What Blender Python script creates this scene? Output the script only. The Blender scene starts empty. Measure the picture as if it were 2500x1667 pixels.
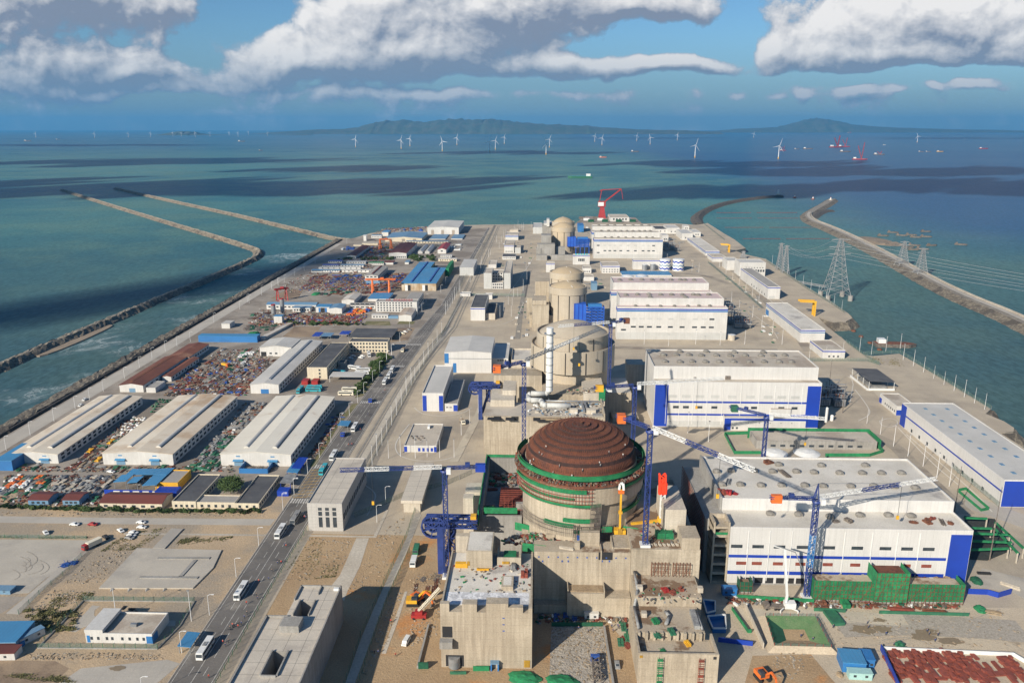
import bpy,bmesh,math,random
from mathutils import Vector,Matrix
sc=bpy.context.scene
COL=sc.collection
random.seed(7)
R=math.radians
sin,cos,pi=math.sin,math.cos,math.pi
# ------------------------------------------------------------------ camera
CAM_H,YAW,PITCH,FPX=190.0,R(1.8),R(15.05),1944.0
SEA=-8.0
cd=bpy.data.cameras.new('camera');cam=bpy.data.objects.new('camera',cd);COL.objects.link(cam)
cd.sensor_width=36;cd.lens=FPX/2500*36;cd.clip_start=1;cd.clip_end=200000
cam.location=(0,0,CAM_H);cam.rotation_euler=(pi/2-PITCH,0,YAW)
sc.camera=cam
FW=(-sin(YAW)*cos(PITCH),cos(YAW)*cos(PITCH),-sin(PITCH))
RT=(cos(YAW),sin(YAW),0)
UP=(-sin(YAW)*sin(PITCH),cos(YAW)*sin(PITCH),cos(PITCH))
CROP={'N':(0,0,1),'D':(0,0,2352/2500),'L1':(0,400,2352/900),'L2':(0,900,2352/900),'L3':(0,1230,2352/900),'L4':(600,500,3.36),'R1':(1200,500,3.36),'R2':(1650,450,2352/850),'C1':(900,800,3.36),'C2':(1000,1150,2275/750),'R3':(1550,850,2352/950),'R4':(1650,1080,2271/850),'E1':(500,1150,1516/500),'E2':(0,1290,4.16),'E3':(650,780,1501/450),'F1':(750,530,2207/380),'F2':(1150,520,2111/350),'U5':(1160,780,2023/400),'U6':(1150,1000,2053/550),'S1':(0,0,2352/1250),'S2':(1250,0,2352/1250),'S3':(1900,280,3.92),'S4':(800,280,3.92)}
def nat(c,x,y):
 o=CROP[c];return o[0]+x/o[2],o[1]+y/o[2]
def ray(c,x,y):
 x,y=nat(c,x,y);a=(x-1250)/FPX;b=(833.5-y)/FPX
 return[FW[i]+a*RT[i]+b*UP[i]for i in range(3)]
def at(c,x,y,z=0.0):
 d=ray(c,x,y);t=(z-CAM_H)/d[2];return(t*d[0],t*d[1],z)
def aty(c,x,y,Y):
 d=ray(c,x,y);t=Y/d[1];return(t*d[0],Y,CAM_H+t*d[2])
def pj(p):
 v=(p[0],p[1],p[2]-CAM_H);dot=lambda a:sum(i*j for i,j in zip(a,v));c=dot(FW)
 return 1250+FPX*dot(RT)/c,833.5-FPX*dot(UP)/c
def bx(c,xl,xr,yb,yt,ybk,z=0.0,depth=None):
 """measured box: front foot xl..xr at row yb, front top row yt, back roof edge row ybk -> x0,x1,y0,y1,z1"""
 a=at(c,xl,yb,z);b=at(c,xr,yb,z);Y=(a[1]+b[1])/2
 h=aty(c,(xl+xr)/2,yt,Y)[2]
 Y1=at(c,(xl+xr)/2,ybk,h)[1]if depth is None else Y+depth
 return a[0],b[0],Y,max(Y1,Y+2),h
def bt(c,xl,xr,yt,ybk,h,z=0.0,depth=None):
 """same, measured from the front roof edge with a known height"""
 a=at(c,xl,yt,h);b=at(c,xr,yt,h);Y=(a[1]+b[1])/2
 Y1=at(c,(xl+xr)/2,ybk,h)[1]if depth is None else Y+depth
 return a[0],b[0],Y,max(Y1,Y+2),h
 # ------------------------------------------------------------------ materials
def _n(nt,t,**k):
 n=nt.nodes.new(t)
 for a,v in k.items():setattr(n,a,v)
 return n
def _math(nt,op,a,b=None,c=None,clamp=False):
 n=nt.nodes.new('ShaderNodeMath');n.operation=op;n.use_clamp=clamp
 for i,v in enumerate((a,b,c)):
  if v is None:continue
  if isinstance(v,(int,float)):n.inputs[i].default_value=v
  else:nt.links.new(v,n.inputs[i])
 return n.outputs[0]
def _mix(nt,f,a,b,blend='MIX'):
 n=nt.nodes.new('ShaderNodeMix');n.data_type='RGBA';n.blend_type=blend
 for s,v in((n.inputs[0],f),(n.inputs[6],a),(n.inputs[7],b)):
  if isinstance(v,(int,float)):s.default_value=v
  elif isinstance(v,(tuple,list)):s.default_value=(*v[:3],1)
  else:nt.links.new(v,s)
 return n.outputs[2]
def _ramp(nt,f,lo,hi):
 n=nt.nodes.new('ShaderNodeMapRange');n.interpolation_type='SMOOTHSTEP'
 n.inputs['From Min'].default_value=lo;n.inputs['From Max'].default_value=hi
 nt.links.new(f,n.inputs['Value']);return n.outputs['Result']
def _noise(nt,co,scale,detail=4,rough=0.6,vec=None):
 n=nt.nodes.new('ShaderNodeTexNoise');n.inputs['Scale'].default_value=scale
 n.inputs['Detail'].default_value=detail;n.inputs['Roughness'].default_value=rough
 if vec:
  m=nt.nodes.new('ShaderNodeMapping');m.inputs['Scale'].default_value=vec
  nt.links.new(co,m.inputs['Vector']);co=m.outputs[0]
 nt.links.new(co,n.inputs['Vector']);return n.outputs['Fac']
MATS={}
def mat(name,c1,c2=None,scale=0.15,rough=0.8,metal=0.0,fine=0.25,streak=0.0,lines=(),bump=0.0,spec=None,c3=None,s3=0.02,t3=(0.52,0.62),alpha=None,blotch=(0.35,0.65)):
 """c1/c2 mixed by mid noise, c3 in wide stains, fine grain, run-down streaks, joint lines [(axis, spacing, width, strength)]"""
 m=bpy.data.materials.new(name);m.use_nodes=True;nt=m.node_tree;L=nt.links
 p=nt.nodes['Principled BSDF'];p.inputs['Roughness'].default_value=rough;p.inputs['Metallic'].default_value=metal
 if spec is not None:p.inputs['Specular IOR Level'].default_value=spec
 g=_n(nt,'ShaderNodeNewGeometry');co=g.outputs['Position']
 n1=_noise(nt,co,scale,5)
 col=_mix(nt,_ramp(nt,n1,*blotch),c1,c2 or c1)
 if c3:col=_mix(nt,_ramp(nt,_noise(nt,co,s3,6,0.65),*t3),col,c3)
 if streak:
  s=_noise(nt,co,1.0,3,0.6,(0.9,0.9,0.05))
  col=_mix(nt,streak,col,_mix(nt,_ramp(nt,s,0.3,0.7),(0.35,0.33,0.3),(1,1,1)),'MULTIPLY')
 if fine:
  f=_noise(nt,co,1.7,3,0.7)
  col=_mix(nt,fine,col,_mix(nt,_ramp(nt,f,0.25,0.75),(0.45,0.45,0.45),(1.35,1.35,1.35)),'MULTIPLY')
 if lines:
  sx=_n(nt,'ShaderNodeSeparateXYZ');L.new(co,sx.inputs[0])
  for ax,sp,w,k in lines:
   fr=_math(nt,'FRACT',_math(nt,'DIVIDE',sx.outputs[ax],sp))
   lt=_math(nt,'MULTIPLY',_math(nt,'LESS_THAN',fr,w/sp),abs(k))
   col=_mix(nt,lt,col,(0.02,0.02,0.02)if k>0 else(0.9,0.9,0.9))
 L.new(col,p.inputs['Base Color'])
 if bump:
  b=_n(nt,'ShaderNodeBump');b.inputs['Strength'].default_value=1;b.inputs['Distance'].default_value=bump
  L.new(_noise(nt,co,0.9,6,0.7),b.inputs['Height']);L.new(b.outputs[0],p.inputs['Normal'])
 if alpha is not None:
  w=_noise(nt,co,0.8,3);sx=_n(nt,'ShaderNodeSeparateXYZ');L.new(co,sx.inputs[0])
  L.new(_math(nt,'MULTIPLY_ADD',_ramp(nt,w,0.3,0.7),0.25,alpha),p.inputs['Alpha'])
 MATS[name]=m;return m
 # ------------------------------------------------------------------ mesh builder
class MB:
 def __init__(s):s.v=[];s.f=[];s.mi=[];s.sm=[]
 def add(s,vs,fs,m=0,smooth=False):
  o=len(s.v);s.v+=[tuple(v)for v in vs];s.f+=[tuple(i+o for i in f)for f in fs]
  s.mi+=[m]*len(fs);s.sm+=[smooth]*len(fs);return s
 def box(s,x0,x1,y0,y1,z0,z1,m=0):
  vs=[(x,y,z)for z in(z0,z1)for x,y in((x0,y0),(x1,y0),(x1,y1),(x0,y1))]
  return s.add(vs,[(3,2,1,0),(4,5,6,7),(0,1,5,4),(1,2,6,5),(2,3,7,6),(3,0,4,7)],m)
 def obox(s,cx,cy,z0,z1,lx,ly,rot=0,m=0):
  c,n=cos(rot),sin(rot);P=[(cx+c*a-n*b,cy+n*a+c*b)for a,b in((-lx/2,-ly/2),(lx/2,-ly/2),(lx/2,ly/2),(-lx/2,ly/2))]
  return s.prism(P,z0,z1,m)
 def prism(s,P,z0,z1,m=0,mt=None,P2=None):
  n=len(P);Q=P2 or P
  if sum(P[i][0]*P[(i+1)%n][1]-P[(i+1)%n][0]*P[i][1]for i in range(n))<0:P=P[::-1];Q=Q[::-1]
  s.add([(x,y,z0)for x,y in P]+[(x,y,z1)for x,y in Q],[(i,(i+1)%n,n+(i+1)%n,n+i)for i in range(n)]+[tuple(range(n-1,-1,-1))],m)
  s.add([(x,y,z1)for x,y in Q],[tuple(range(n))],m if mt is None else mt);return s
 def rev(s,x,y,prof,n=24,m=0,smooth=True,a0=0,a1=2*pi,ms=None):
  full=abs(a1-a0-2*pi)<1e-6;k=n if full else n+1
  vs=[(x+r*cos(a0+(a1-a0)*i/n),y+r*sin(a0+(a1-a0)*i/n),z)for r,z in prof for i in range(k)]
  for j in range(len(prof)-1):
   s.add(vs[j*k:(j+2)*k],[(i,(i+1)%k,k+(i+1)%k,k+i)for i in range(n)],ms[j]if ms else m,smooth)
  return s
 def cyl(s,x,y,z0,z1,r,n=12,m=0,r2=None):
  r2=r if r2 is None else r2
  return s.rev(x,y,[(0.001,z0),(r,z0)],n,m,False).rev(x,y,[(r,z0),(r2,z1)],n,m,n>8).rev(x,y,[(r2,z1),(0.001,z1)],n,m,False)
 def bar(s,a,b,w,m=0,h=None,n=4):
  a,b=Vector(a),Vector(b);d=b-a
  if d.length<1e-6:return s
  d.normalize();u=d.cross(Vector((0,0,1))if abs(d.z)<0.95 else Vector((1,0,0))).normalized();t=u.cross(d)
  if n==4:O=[(-w/2,-(h or w)/2),(w/2,-(h or w)/2),(w/2,(h or w)/2),(-w/2,(h or w)/2)]
  else:O=[(w/2*cos(2*pi*i/n),w/2*sin(2*pi*i/n))for i in range(n)]
  vs=[q+u*i+t*j for q in(a,b)for i,j in O]
  return s.add(vs,[(i,(i+1)%n,n+(i+1)%n,n+i)for i in range(n)]+[tuple(range(n-1,-1,-1)),tuple(range(n,2*n))],m,n>6)
 def path(s,pts,w,m=0,n=4,h=None):
  for a,b in zip(pts,pts[1:]):s.bar(a,b,w,m,h,n)
  return s
 def truss(s,a,b,w,m=0,t=0.25,step=None,tri=False,ms=None,h=None):
  """lattice beam between a and b, square or triangular section; ms: alternate colour bands"""
  a,b=Vector(a),Vector(b);d=b-a;L=d.length;d.normalize();h=h or w
  u=d.cross(Vector((0,0,1))if abs(d.z)<0.95 else Vector((0,1,0))).normalized();v=u.cross(d)
  if tri:O=[u*(-w/2),u*(w/2),v*h]
  else:O=[u*(-w/2)-v*(h/2),u*(w/2)-v*(h/2),u*(w/2)+v*(h/2),u*(-w/2)+v*(h/2)]
  k=max(1,round(L/(step or w*1.1)));n=len(O)
  for i in range(k):
   p,q=a+d*(L*i/k),a+d*(L*(i+1)/k);mm=ms[(i*len(ms))//k]if ms else m
   for j in range(n):
    s.bar(p+O[j],q+O[j],t,mm)
    e=(j+1)%n
    s.bar((p if i%2 else q)+O[j],(q if i%2 else p)+O[e],t*0.7,mm)
    s.bar(p+O[j],p+O[e],t*0.6,mm)
  return s
 def build(s,name,mats,parent=None,loc=None):
  if not isinstance(mats,(list,tuple)):mats=[mats]
  me=bpy.data.meshes.new(name);o=(0,0,0)
  if parent is not None:o=LOC.get(parent.name,(0,0,0))
  elif loc:o=loc
  me.from_pydata([(a-o[0],b-o[1],c-o[2])for a,b,c in s.v],[],s.f)
  for m in mats:me.materials.append(MATS[m]if isinstance(m,str)else m)
  me.polygons.foreach_set('material_index',s.mi);me.polygons.foreach_set('use_smooth',s.sm);me.update()
  ob=bpy.data.objects.new(name,me);COL.objects.link(ob)
  if parent is not None:ob.parent=parent;LOC[ob.name]=o
  elif loc:ob.location=loc;LOC[ob.name]=loc
  return ob
LOC={}
def tag(o,label=None,cat=None,group=None,kind=None):
 if label:o['label']=label
 if cat:o['category']=cat
 if group:o['group']=group
 if kind:o['kind']=kind
 return o
def thing(name,label,cat,loc=(0,0,0),group=None):
 o=bpy.data.objects.new(name,None);COL.objects.link(o);o.location=loc;LOC[o.name]=tuple(loc)
 return tag(o,label,cat,group)
def struct(name,mb,m):return tag(mb.build(name,m),kind='structure')
def kids(o):return[c for c in ALLKIDS.get(o.name,[])]
ALLKIDS={}
def dup(o,loc=None,rz=None,label=None,group=None,sc_=None,parent=None):
 if not ALLKIDS.get('_',None)==len(bpy.data.objects):
  ALLKIDS.clear()
  for q in bpy.data.objects:
   if q.parent:ALLKIDS.setdefault(q.parent.name,[]).append(q)
 c=o.copy();COL.objects.link(c)
 if parent is not None:c.parent=parent
 if loc is not None:c.location=loc
 if rz is not None:c.rotation_euler=(0,0,rz)
 if sc_ is not None:c.scale=sc_ if isinstance(sc_,(tuple,list))else(sc_,)*3
 if label:c['label']=label
 if group:c['group']=group
 for ch in list(ALLKIDS.get(o.name,[])):
  d=ch.copy();COL.objects.link(d);d.parent=c
  for g in list(ALLKIDS.get(ch.name,[])):
   e=g.copy();COL.objects.link(e);e.parent=d
 ALLKIDS['_']=len(bpy.data.objects)
 return c
def sheet(name,P,z,m,t=0.0):
 """flat ground sheet with a body of its own below it"""
 mb=MB();mb.prism([p[:2]for p in P],z-max(t,0.02),z,0);return struct(name,mb,m)
def poly(c,*xy,z=0.0):return[at(c,x,y,z)[:2]for x,y in xy]
# ------------------------------------------------------------------ light and sky
SUN_EL,SUN_AZ=R(27),(-0.6,-0.8)
SD=(SUN_AZ[0]*cos(SUN_EL),SUN_AZ[1]*cos(SUN_EL),sin(SUN_EL))
sl=bpy.data.lights.new('sun','SUN');sl.energy=5.0;sl.angle=R(0.53);sl.color=(1,0.91,0.77)
so=bpy.data.objects.new('sun',sl);COL.objects.link(so)
so.rotation_euler=Vector(SD).to_track_quat('Z','Y').to_euler()
w=bpy.data.worlds.new('World');sc.world=w;w.use_nodes=True
nt=w.node_tree;L=nt.links;bg=nt.nodes['Background'];bg.inputs['Strength'].default_value=0.07
sky=_n(nt,'ShaderNodeTexSky',sky_type='NISHITA',sun_disc=False,sun_elevation=SUN_EL,altitude=190,air_density=1.0,dust_density=0.6,ozone_density=2.0)
sky.sun_rotation=math.atan2(SUN_AZ[0],SUN_AZ[1])
skc=_mix(nt,1.0,sky.outputs[0],(0.58,0.86,1.1),'MULTIPLY');L.new(skc,bg.inputs['Color'])
m=bpy.data.materials.new('sky_clouds');m.use_nodes=True;nt=m.node_tree;L=nt.links;nt.nodes.clear();MATS['sky_clouds']=m;m.cycles.emission_sampling='NONE'
sx=_n(nt,'ShaderNodeSeparateXYZ');L.new(_n(nt,'ShaderNodeNewGeometry').outputs['Position'],sx.inputs[0])
dx,dy=sx.outputs[0],sx.outputs[1];dz=_math(nt,'SUBTRACT',sx.outputs[2],190.0)
ff=_math(nt,'ADD',_math(nt,'MULTIPLY',dx,-sin(YAW)),_math(nt,'MULTIPLY',dy,cos(YAW)))
rr=_math(nt,'ADD',_math(nt,'MULTIPLY',dx,cos(YAW)),_math(nt,'MULTIPLY',dy,sin(YAW)))
ff=_math(nt,'MAXIMUM',_math(nt,'ABSOLUTE',ff),0.12)
cu,cv=_math(nt,'DIVIDE',rr,ff),_math(nt,'DIVIDE',dz,ff)
cb=_n(nt,'ShaderNodeCombineXYZ');L.new(cu,cb.inputs[0]);L.new(cv,cb.inputs[1])
def uv(x,y):
 d=ray('D',x,y);f=-d[0]*sin(YAW)+d[1]*cos(YAW)
 return(d[0]*cos(YAW)+d[1]*sin(YAW))/f,d[2]/f
def blobs(nt,p,lst):
 tot=None
 for x,y,rx,ry,k in lst:
  u,v=uv(x,y);s=1/1900
  a=nt.nodes.new('ShaderNodeVectorMath');a.operation='SUBTRACT';nt.links.new(p,a.inputs[0]);a.inputs[1].default_value=(u,v,0)
  b=nt.nodes.new('ShaderNodeVectorMath');b.operation='DIVIDE';nt.links.new(a.outputs[0],b.inputs[0]);b.inputs[1].default_value=(rx*s,ry*s,1)
  c=nt.nodes.new('ShaderNodeVectorMath');c.operation='DOT_PRODUCT';nt.links.new(b.outputs[0],c.inputs[0]);nt.links.new(b.outputs[0],c.inputs[1])
  e=_math(nt,'EXPONENT',_math(nt,'MULTIPLY',c.outputs['Value'],-1.0))
  tot=_math(nt,'MULTIPLY',e,k)if tot is None else _math(nt,'MULTIPLY_ADD',e,k,tot)
 return tot
CL=[(130,-10,330,70,.60),(330,10,110,40,.4),(110,140,190,50,.36),(340,140,110,24,.25),(215,212,110,14,.26),(60,200,140,34,.42),(170,160,130,40,.4),(430,205,120,16,.3),(330,165,130,20,.36),(830,20,150,95,.80),(590,130,95,55,.58),(740,145,200,40,.62),(1000,120,90,40,.4),(1080,50,200,90,.64),(1330,10,230,60,.6),(1530,20,160,26,.5),(1120,150,120,26,.35),(1285,148,50,30,.62),(1400,152,50,24,.62),(1470,150,40,20,.5),(1570,132,60,24,.6),(1515,150,50,22,.4),(1640,150,60,22,.4),(1775,125,40,36,.5),(1940,90,170,65,.78),(2110,20,170,65,.78),(2290,40,170,75,.8),(2060,135,200,32,.55),(2340,110,130,40,.5),(1850,208,26,13,.5),(1965,203,34,11,.50),(2060,206,26,9,.44),(2140,200,26,9,.44),(2215,188,34,15,.6),(2270,190,24,12,.5),(1690,212,26,11,.44),(1780,214,22,8,.4),(1300,215,300,14,.14),(900,215,330,14,.2),(480,190,160,16,.2),(570,25,105,70,-.75),(455,120,70,40,-.45),(1600,95,150,34,-.75),(2250,170,300,13,-.6),(1900,178,260,10,-.5),(1700,70,50,60,-.6),(1350,118,70,14,-.4),(1240,190,500,12,-.3),(1180,120,50,20,-.3)]
GREY=[(150,30,330,110,.8),(120,170,260,70,.5),(780,185,330,32,.5),(900,140,110,22,.55),(1130,90,170,90,.42),(1350,30,280,80,.5),(1150,180,300,30,.5),(1620,165,140,26,.45),(2060,150,300,26,.36),(1980,95,60,18,.4),(2180,90,60,30,.3),(1950,200,420,14,.35),(1530,20,120,30,.3)]
g=bpy.data.node_groups.new('cloud_field','ShaderNodeTree')
g.interface.new_socket('p',in_out='INPUT',socket_type='NodeSocketVector');g.interface.new_socket('d',in_out='OUTPUT',socket_type='NodeSocketFloat')
gi,go=g.nodes.new('NodeGroupInput'),g.nodes.new('NodeGroupOutput')
wn=g.nodes.new('ShaderNodeTexNoise');wn.inputs['Scale'].default_value=9;wn.inputs['Detail'].default_value=3
g.links.new(gi.outputs[0],wn.inputs['Vector'])
wv=g.nodes.new('ShaderNodeVectorMath');wv.operation='MULTIPLY_ADD';g.links.new(wn.outputs['Color'],wv.inputs[0]);wv.inputs[1].default_value=(.05,.035,0)
av=g.nodes.new('ShaderNodeVectorMath');av.operation='ADD';g.links.new(gi.outputs[0],av.inputs[0]);av.inputs[1].default_value=(-.025,-.0175,0);g.links.new(av.outputs[0],wv.inputs[2])
pp=wv.outputs[0]
f1=_noise(g,pp,8,9,0.58,(1,1.8,1))
f2=_noise(g,pp,30,8,0.66,(1,1.35,1))
vb=g.nodes.new('ShaderNodeTexVoronoi');vb.feature='SMOOTH_F1';vb.inputs['Scale'].default_value=26;vb.inputs['Smoothness'].default_value=.6
vb.inputs['Detail'].default_value=3;vb.inputs['Roughness'].default_value=.55
g.links.new(pp,vb.inputs['Vector'])
fd=_math(g,'ADD',_math(g,'MULTIPLY_ADD',f1,1.35,-.60),_math(g,'MULTIPLY_ADD',f2,.46,-.23))
fd=_math(g,'SUBTRACT',fd,_math(g,'MULTIPLY_ADD',vb.outputs['Distance'],.30,-.13))
g.links.new(_math(g,'ADD',fd,blobs(g,pp,CL)),go.inputs[0])
def cf(off):
 a=nt.nodes.new('ShaderNodeVectorMath');a.operation='ADD';L.new(cb.outputs[0],a.inputs[0]);a.inputs[1].default_value=off
 q=nt.nodes.new('ShaderNodeGroup');q.node_tree=g;L.new(a.outputs[0],q.inputs[0]);return q.outputs[0]
D0,D1=cf((0,0,0)),cf((-.007,.011,0))
dens=_ramp(nt,D0,-0.06,0.15)
lit=_math(nt,'MULTIPLY_ADD',_math(nt,'SUBTRACT',D0,D1),1.7,0.66)
lit=_math(nt,'SUBTRACT',lit,_math(nt,'MULTIPLY',blobs(nt,cb.outputs[0],GREY),0.74),clamp=True)
ccol=_mix(nt,lit,(.185,.225,.30),(.74,.72,.70))
thin=_mix(nt,_ramp(nt,D0,-.12,.3),(.15,.235,.34),ccol)
al=_math(nt,'MULTIPLY',_math(nt,'MULTIPLY',dens,.96),_ramp(nt,cv,0.0,0.03))
veil=_math(nt,'MULTIPLY',_math(nt,'SUBTRACT',1.0,_ramp(nt,cv,0.015,0.12)),.62)
tot=_math(nt,'SUBTRACT',1,_math(nt,'MULTIPLY',_math(nt,'SUBTRACT',1,al),_math(nt,'SUBTRACT',1,veil)))
cc=_mix(nt,veil,thin,(.115,.215,.33))
em=nt.nodes.new('ShaderNodeEmission');L.new(cc,em.inputs[0]);tr=nt.nodes.new('ShaderNodeBsdfTransparent')
mx=nt.nodes.new('ShaderNodeMixShader');L.new(tot,mx.inputs[0]);L.new(tr.outputs[0],mx.inputs[1]);L.new(em.outputs[0],mx.inputs[2])
om=nt.nodes.new('ShaderNodeOutputMaterial');L.new(mx.outputs[0],om.inputs[0])
mb=MB();RS=74000;N=48;A=[pi/2+YAW+R(64)*(2*i/N-1)for i in range(N+1)]
mb.add([(RS*cos(a),RS*sin(a),z)for z in(-200,21000)for a in A],[(i+1,i,N+1+i,N+2+i)for i in range(N)],0,True)
struct('sky',mb,'sky_clouds')
w.cycles.sampling_method='MANUAL';w.cycles.sample_map_resolution=512
vs=sc.view_settings;vs.view_transform='Standard';vs.look='None';vs.exposure=0.36;vs.gamma=1;vs.use_curve_mapping=False
cy=sc.cycles;cy.use_denoising=True;cy.max_bounces=5;cy.diffuse_bounces=2;cy.glossy_bounces=2;cy.transmission_bounces=2;cy.volume_bounces=0;cy.transparent_max_bounces=12
cy.sample_clamp_indirect=4;cy.use_adaptive_sampling=True;cy.adaptive_threshold=0.012
# ------------------------------------------------------------------ sea
m=bpy.data.materials.new('sea');m.use_nodes=True;nt=m.node_tree;L=nt.links;p=nt.nodes['Principled BSDF'];MATS['sea']=m
co=_n(nt,'ShaderNodeNewGeometry').outputs['Position']
big=_noise(nt,co,0.0006,5,0.6,(1,1.0,1));mid=_noise(nt,co,0.004,6,0.65)
col=_mix(nt,_ramp(nt,big,.38,.62),(.030,.125,.16),(.085,.215,.20))
col=_mix(nt,_math(nt,'MULTIPLY',_ramp(nt,mid,.42,.62),.6),col,(.11,.215,.175))
sx=_n(nt,'ShaderNodeSeparateXYZ');L.new(co,sx.inputs[0])
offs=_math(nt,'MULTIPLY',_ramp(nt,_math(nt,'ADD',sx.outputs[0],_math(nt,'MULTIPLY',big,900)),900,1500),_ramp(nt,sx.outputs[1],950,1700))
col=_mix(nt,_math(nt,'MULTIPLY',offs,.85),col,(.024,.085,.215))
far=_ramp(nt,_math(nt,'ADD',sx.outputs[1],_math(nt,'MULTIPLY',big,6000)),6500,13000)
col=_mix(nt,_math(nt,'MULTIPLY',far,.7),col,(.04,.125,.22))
near=_math(nt,'SUBTRACT',1,_ramp(nt,sx.outputs[1],600,1700))
col=_mix(nt,_math(nt,'MULTIPLY',near,.6),col,(.066,.098,.112))
wv=_n(nt,'ShaderNodeTexNoise');wv.inputs['Scale'].default_value=.02;wv.inputs['Detail'].default_value=8;wv.inputs['Roughness'].default_value=.7;wv.inputs['Distortion'].default_value=1.6
mp=_n(nt,'ShaderNodeMapping');mp.inputs['Scale'].default_value=(1.2,.8,1);mp.inputs['Rotation'].default_value=(0,0,.5);L.new(co,mp.inputs[0]);L.new(mp.outputs[0],wv.inputs['Vector'])
ridge=_math(nt,'SUBTRACT',1,_math(nt,'MULTIPLY',_math(nt,'ABSOLUTE',_math(nt,'SUBTRACT',wv.outputs['Fac'],.5)),26),clamp=True)
chan=_math(nt,'MULTIPLY',_ramp(nt,sx.outputs[0],-470,-415),_math(nt,'SUBTRACT',1,_ramp(nt,sx.outputs[0],-352,-335)))
chan=_math(nt,'MULTIPLY',chan,_math(nt,'SUBTRACT',1,_ramp(nt,sx.outputs[1],1250,1500)))
amt=_math(nt,'MULTIPLY',chan,_ramp(nt,_noise(nt,co,.009,3),.48,.66))
col=_mix(nt,_math(nt,'MULTIPLY',_math(nt,'MULTIPLY',ridge,amt),.85),col,(.55,.6,.6))
col=_mix(nt,_math(nt,'MULTIPLY',amt,.28),col,(.3,.38,.38))
fg=_noise(nt,co,.22,4,.7,(1,.45,1))
col=_mix(nt,.55,col,_mix(nt,_ramp(nt,fg,.3,.7),(.62,.62,.62),(1.3,1.3,1.3)),'MULTIPLY')
L.new(col,p.inputs['Base Color']);p.inputs['Roughness'].default_value=.25;p.inputs['Specular IOR Level'].default_value=.008;p.inputs['IOR'].default_value=1.33
b=_n(nt,'ShaderNodeBump');b.inputs['Strength'].default_value=.6;b.inputs['Distance'].default_value=.8
L.new(_noise(nt,co,.16,6,.7,(1,.5,1)),b.inputs['Height']);L.new(b.outputs[0],p.inputs['Normal'])
mb=MB();S=49900
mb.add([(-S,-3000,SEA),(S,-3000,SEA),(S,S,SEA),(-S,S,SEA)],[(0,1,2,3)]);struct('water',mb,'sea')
# ------------------------------------------------------------------ air
hz=bpy.data.materials.new('haze');hz.use_nodes=True;nt=hz.node_tree;nt.nodes.clear()
o=nt.nodes.new('ShaderNodeOutputMaterial');v=nt.nodes.new('ShaderNodeVolumePrincipled');v.inputs['Density'].default_value=2.7e-5
v.inputs['Color'].default_value=(.13,.53,1,1);v.inputs['Anisotropy'].default_value=.1;nt.links.new(v.outputs[0],o.inputs['Volume']);MATS['haze']=hz
mb=MB();mb.box(-50000,50000,-3100,50000,SEA-3,760,0);tag(mb.build('haze','haze'),kind='stuff')
# ------------------------------------------------------------------ hills and islands far out
mat('hill',(.045,.075,.05),(.09,.10,.07),.004,.95,fine=.1,c3=(.22,.2,.17),s3=.002,t3=(.66,.72))
def hills(name,Y,prof,depth,seed):
 rnd=random.Random(seed);mb=MB();N=len(prof)
 P=[aty('D',x,y,Y)for x,y in prof];rows=7;xs=[]
 sub=[(P[i][0]+(P[i+1][0]-P[i][0])*k/6,P[i][2]+(P[i+1][2]-P[i][2])*k/6)for i in range(N-1)for k in range(6)]+[(P[-1][0],P[-1][2])]
 vs=[]
 for j in range(rows):
  t=j/(rows-1);e=sin(pi*t)**.8
  for X,z in sub:vs.append((X+rnd.uniform(-60,60),Y+depth*(t-.5)+rnd.uniform(-.04,.04)*depth,SEA-2+max(0,(z-SEA))*e*(1+rnd.uniform(-.09,.07))))
 n=len(sub);mb.add(vs,[(j*n+i,j*n+i+1,(j+1)*n+i+1,(j+1)*n+i)for j in range(rows-1)for i in range(n-1)],0,True)
 struct(name,mb,'hill')
hills('hills',26000,[(610,306),(690,300),(740,297),(800,296),(830,291),(862,281),(890,277),(930,275),(968,281),(1000,276),(1050,273),(1100,275),(1140,274),(1180,279),(1240,284),(1290,286),(1340,288),(1380,292),(1450,297),(1560,299),(1640,303)],3500,3)
hills('hills',33000,[(1600,304),(1700,296),(1790,292),(1830,281),(1868,272),(1905,275),(1960,287),(2050,293),(2180,297),(2300,299),(2420,303)],4000,4)
hills('hills',21000,[(370,312),(395,304),(418,301),(440,303),(470,309),(560,311),(640,310),(700,309),(740,312)],1200,5)
0 and hills('island',10500,[(1930,324),(1965,320),(2010,321),(2050,320),(2090,324)],500,6)
0 and hills('island',14000,[(700,315),(760,312),(820,314),(860,312),(910,316)],500,8)
# ------------------------------------------------------------------ clouds above the picture that put the dark patches on the sea
mat('cloud_white',(.8,.8,.8),None,rough=1,fine=0)
def cloud(x,y,rx,ry,seed,z=2300):
 P=at('D',x,y,SEA);rnd=random.Random(seed);t=(z-SEA)/SD[2];c=[P[i]+SD[i]*t for i in range(3)]
 bm=bmesh.new();bmesh.ops.create_icosphere(bm,subdivisions=4,radius=1)
 ph=[rnd.uniform(0,6)for _ in range(9)]
 for v in bm.verts:
  q=v.co;k=1+.22*sin(3*q.x+ph[0])*cos(4*q.y+ph[1])+.16*sin(7*q.x+ph[2]+2*q.y)+.12*sin(11*q.y+ph[3]-5*q.x)+.06*sin(23*q.x+ph[4])*sin(19*q.y+ph[5])
  v.co=Vector((q.x*rx*k,q.y*ry*k,q.z*(260 if q.z>0 else 60)*k))
 me=bpy.data.meshes.new('cloud');bm.to_mesh(me);bm.free();me.materials.append(MATS['cloud_white'])
 ob=bpy.data.objects.new('cloud',me);COL.objects.link(ob);ob.location=c;tag(ob,kind='structure')
CPX=lambda y:1900/math.dist(at('D',1176,y,SEA),(0,0,190))
CPY=lambda y:CPX(y)*(y-292)/1900
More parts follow.
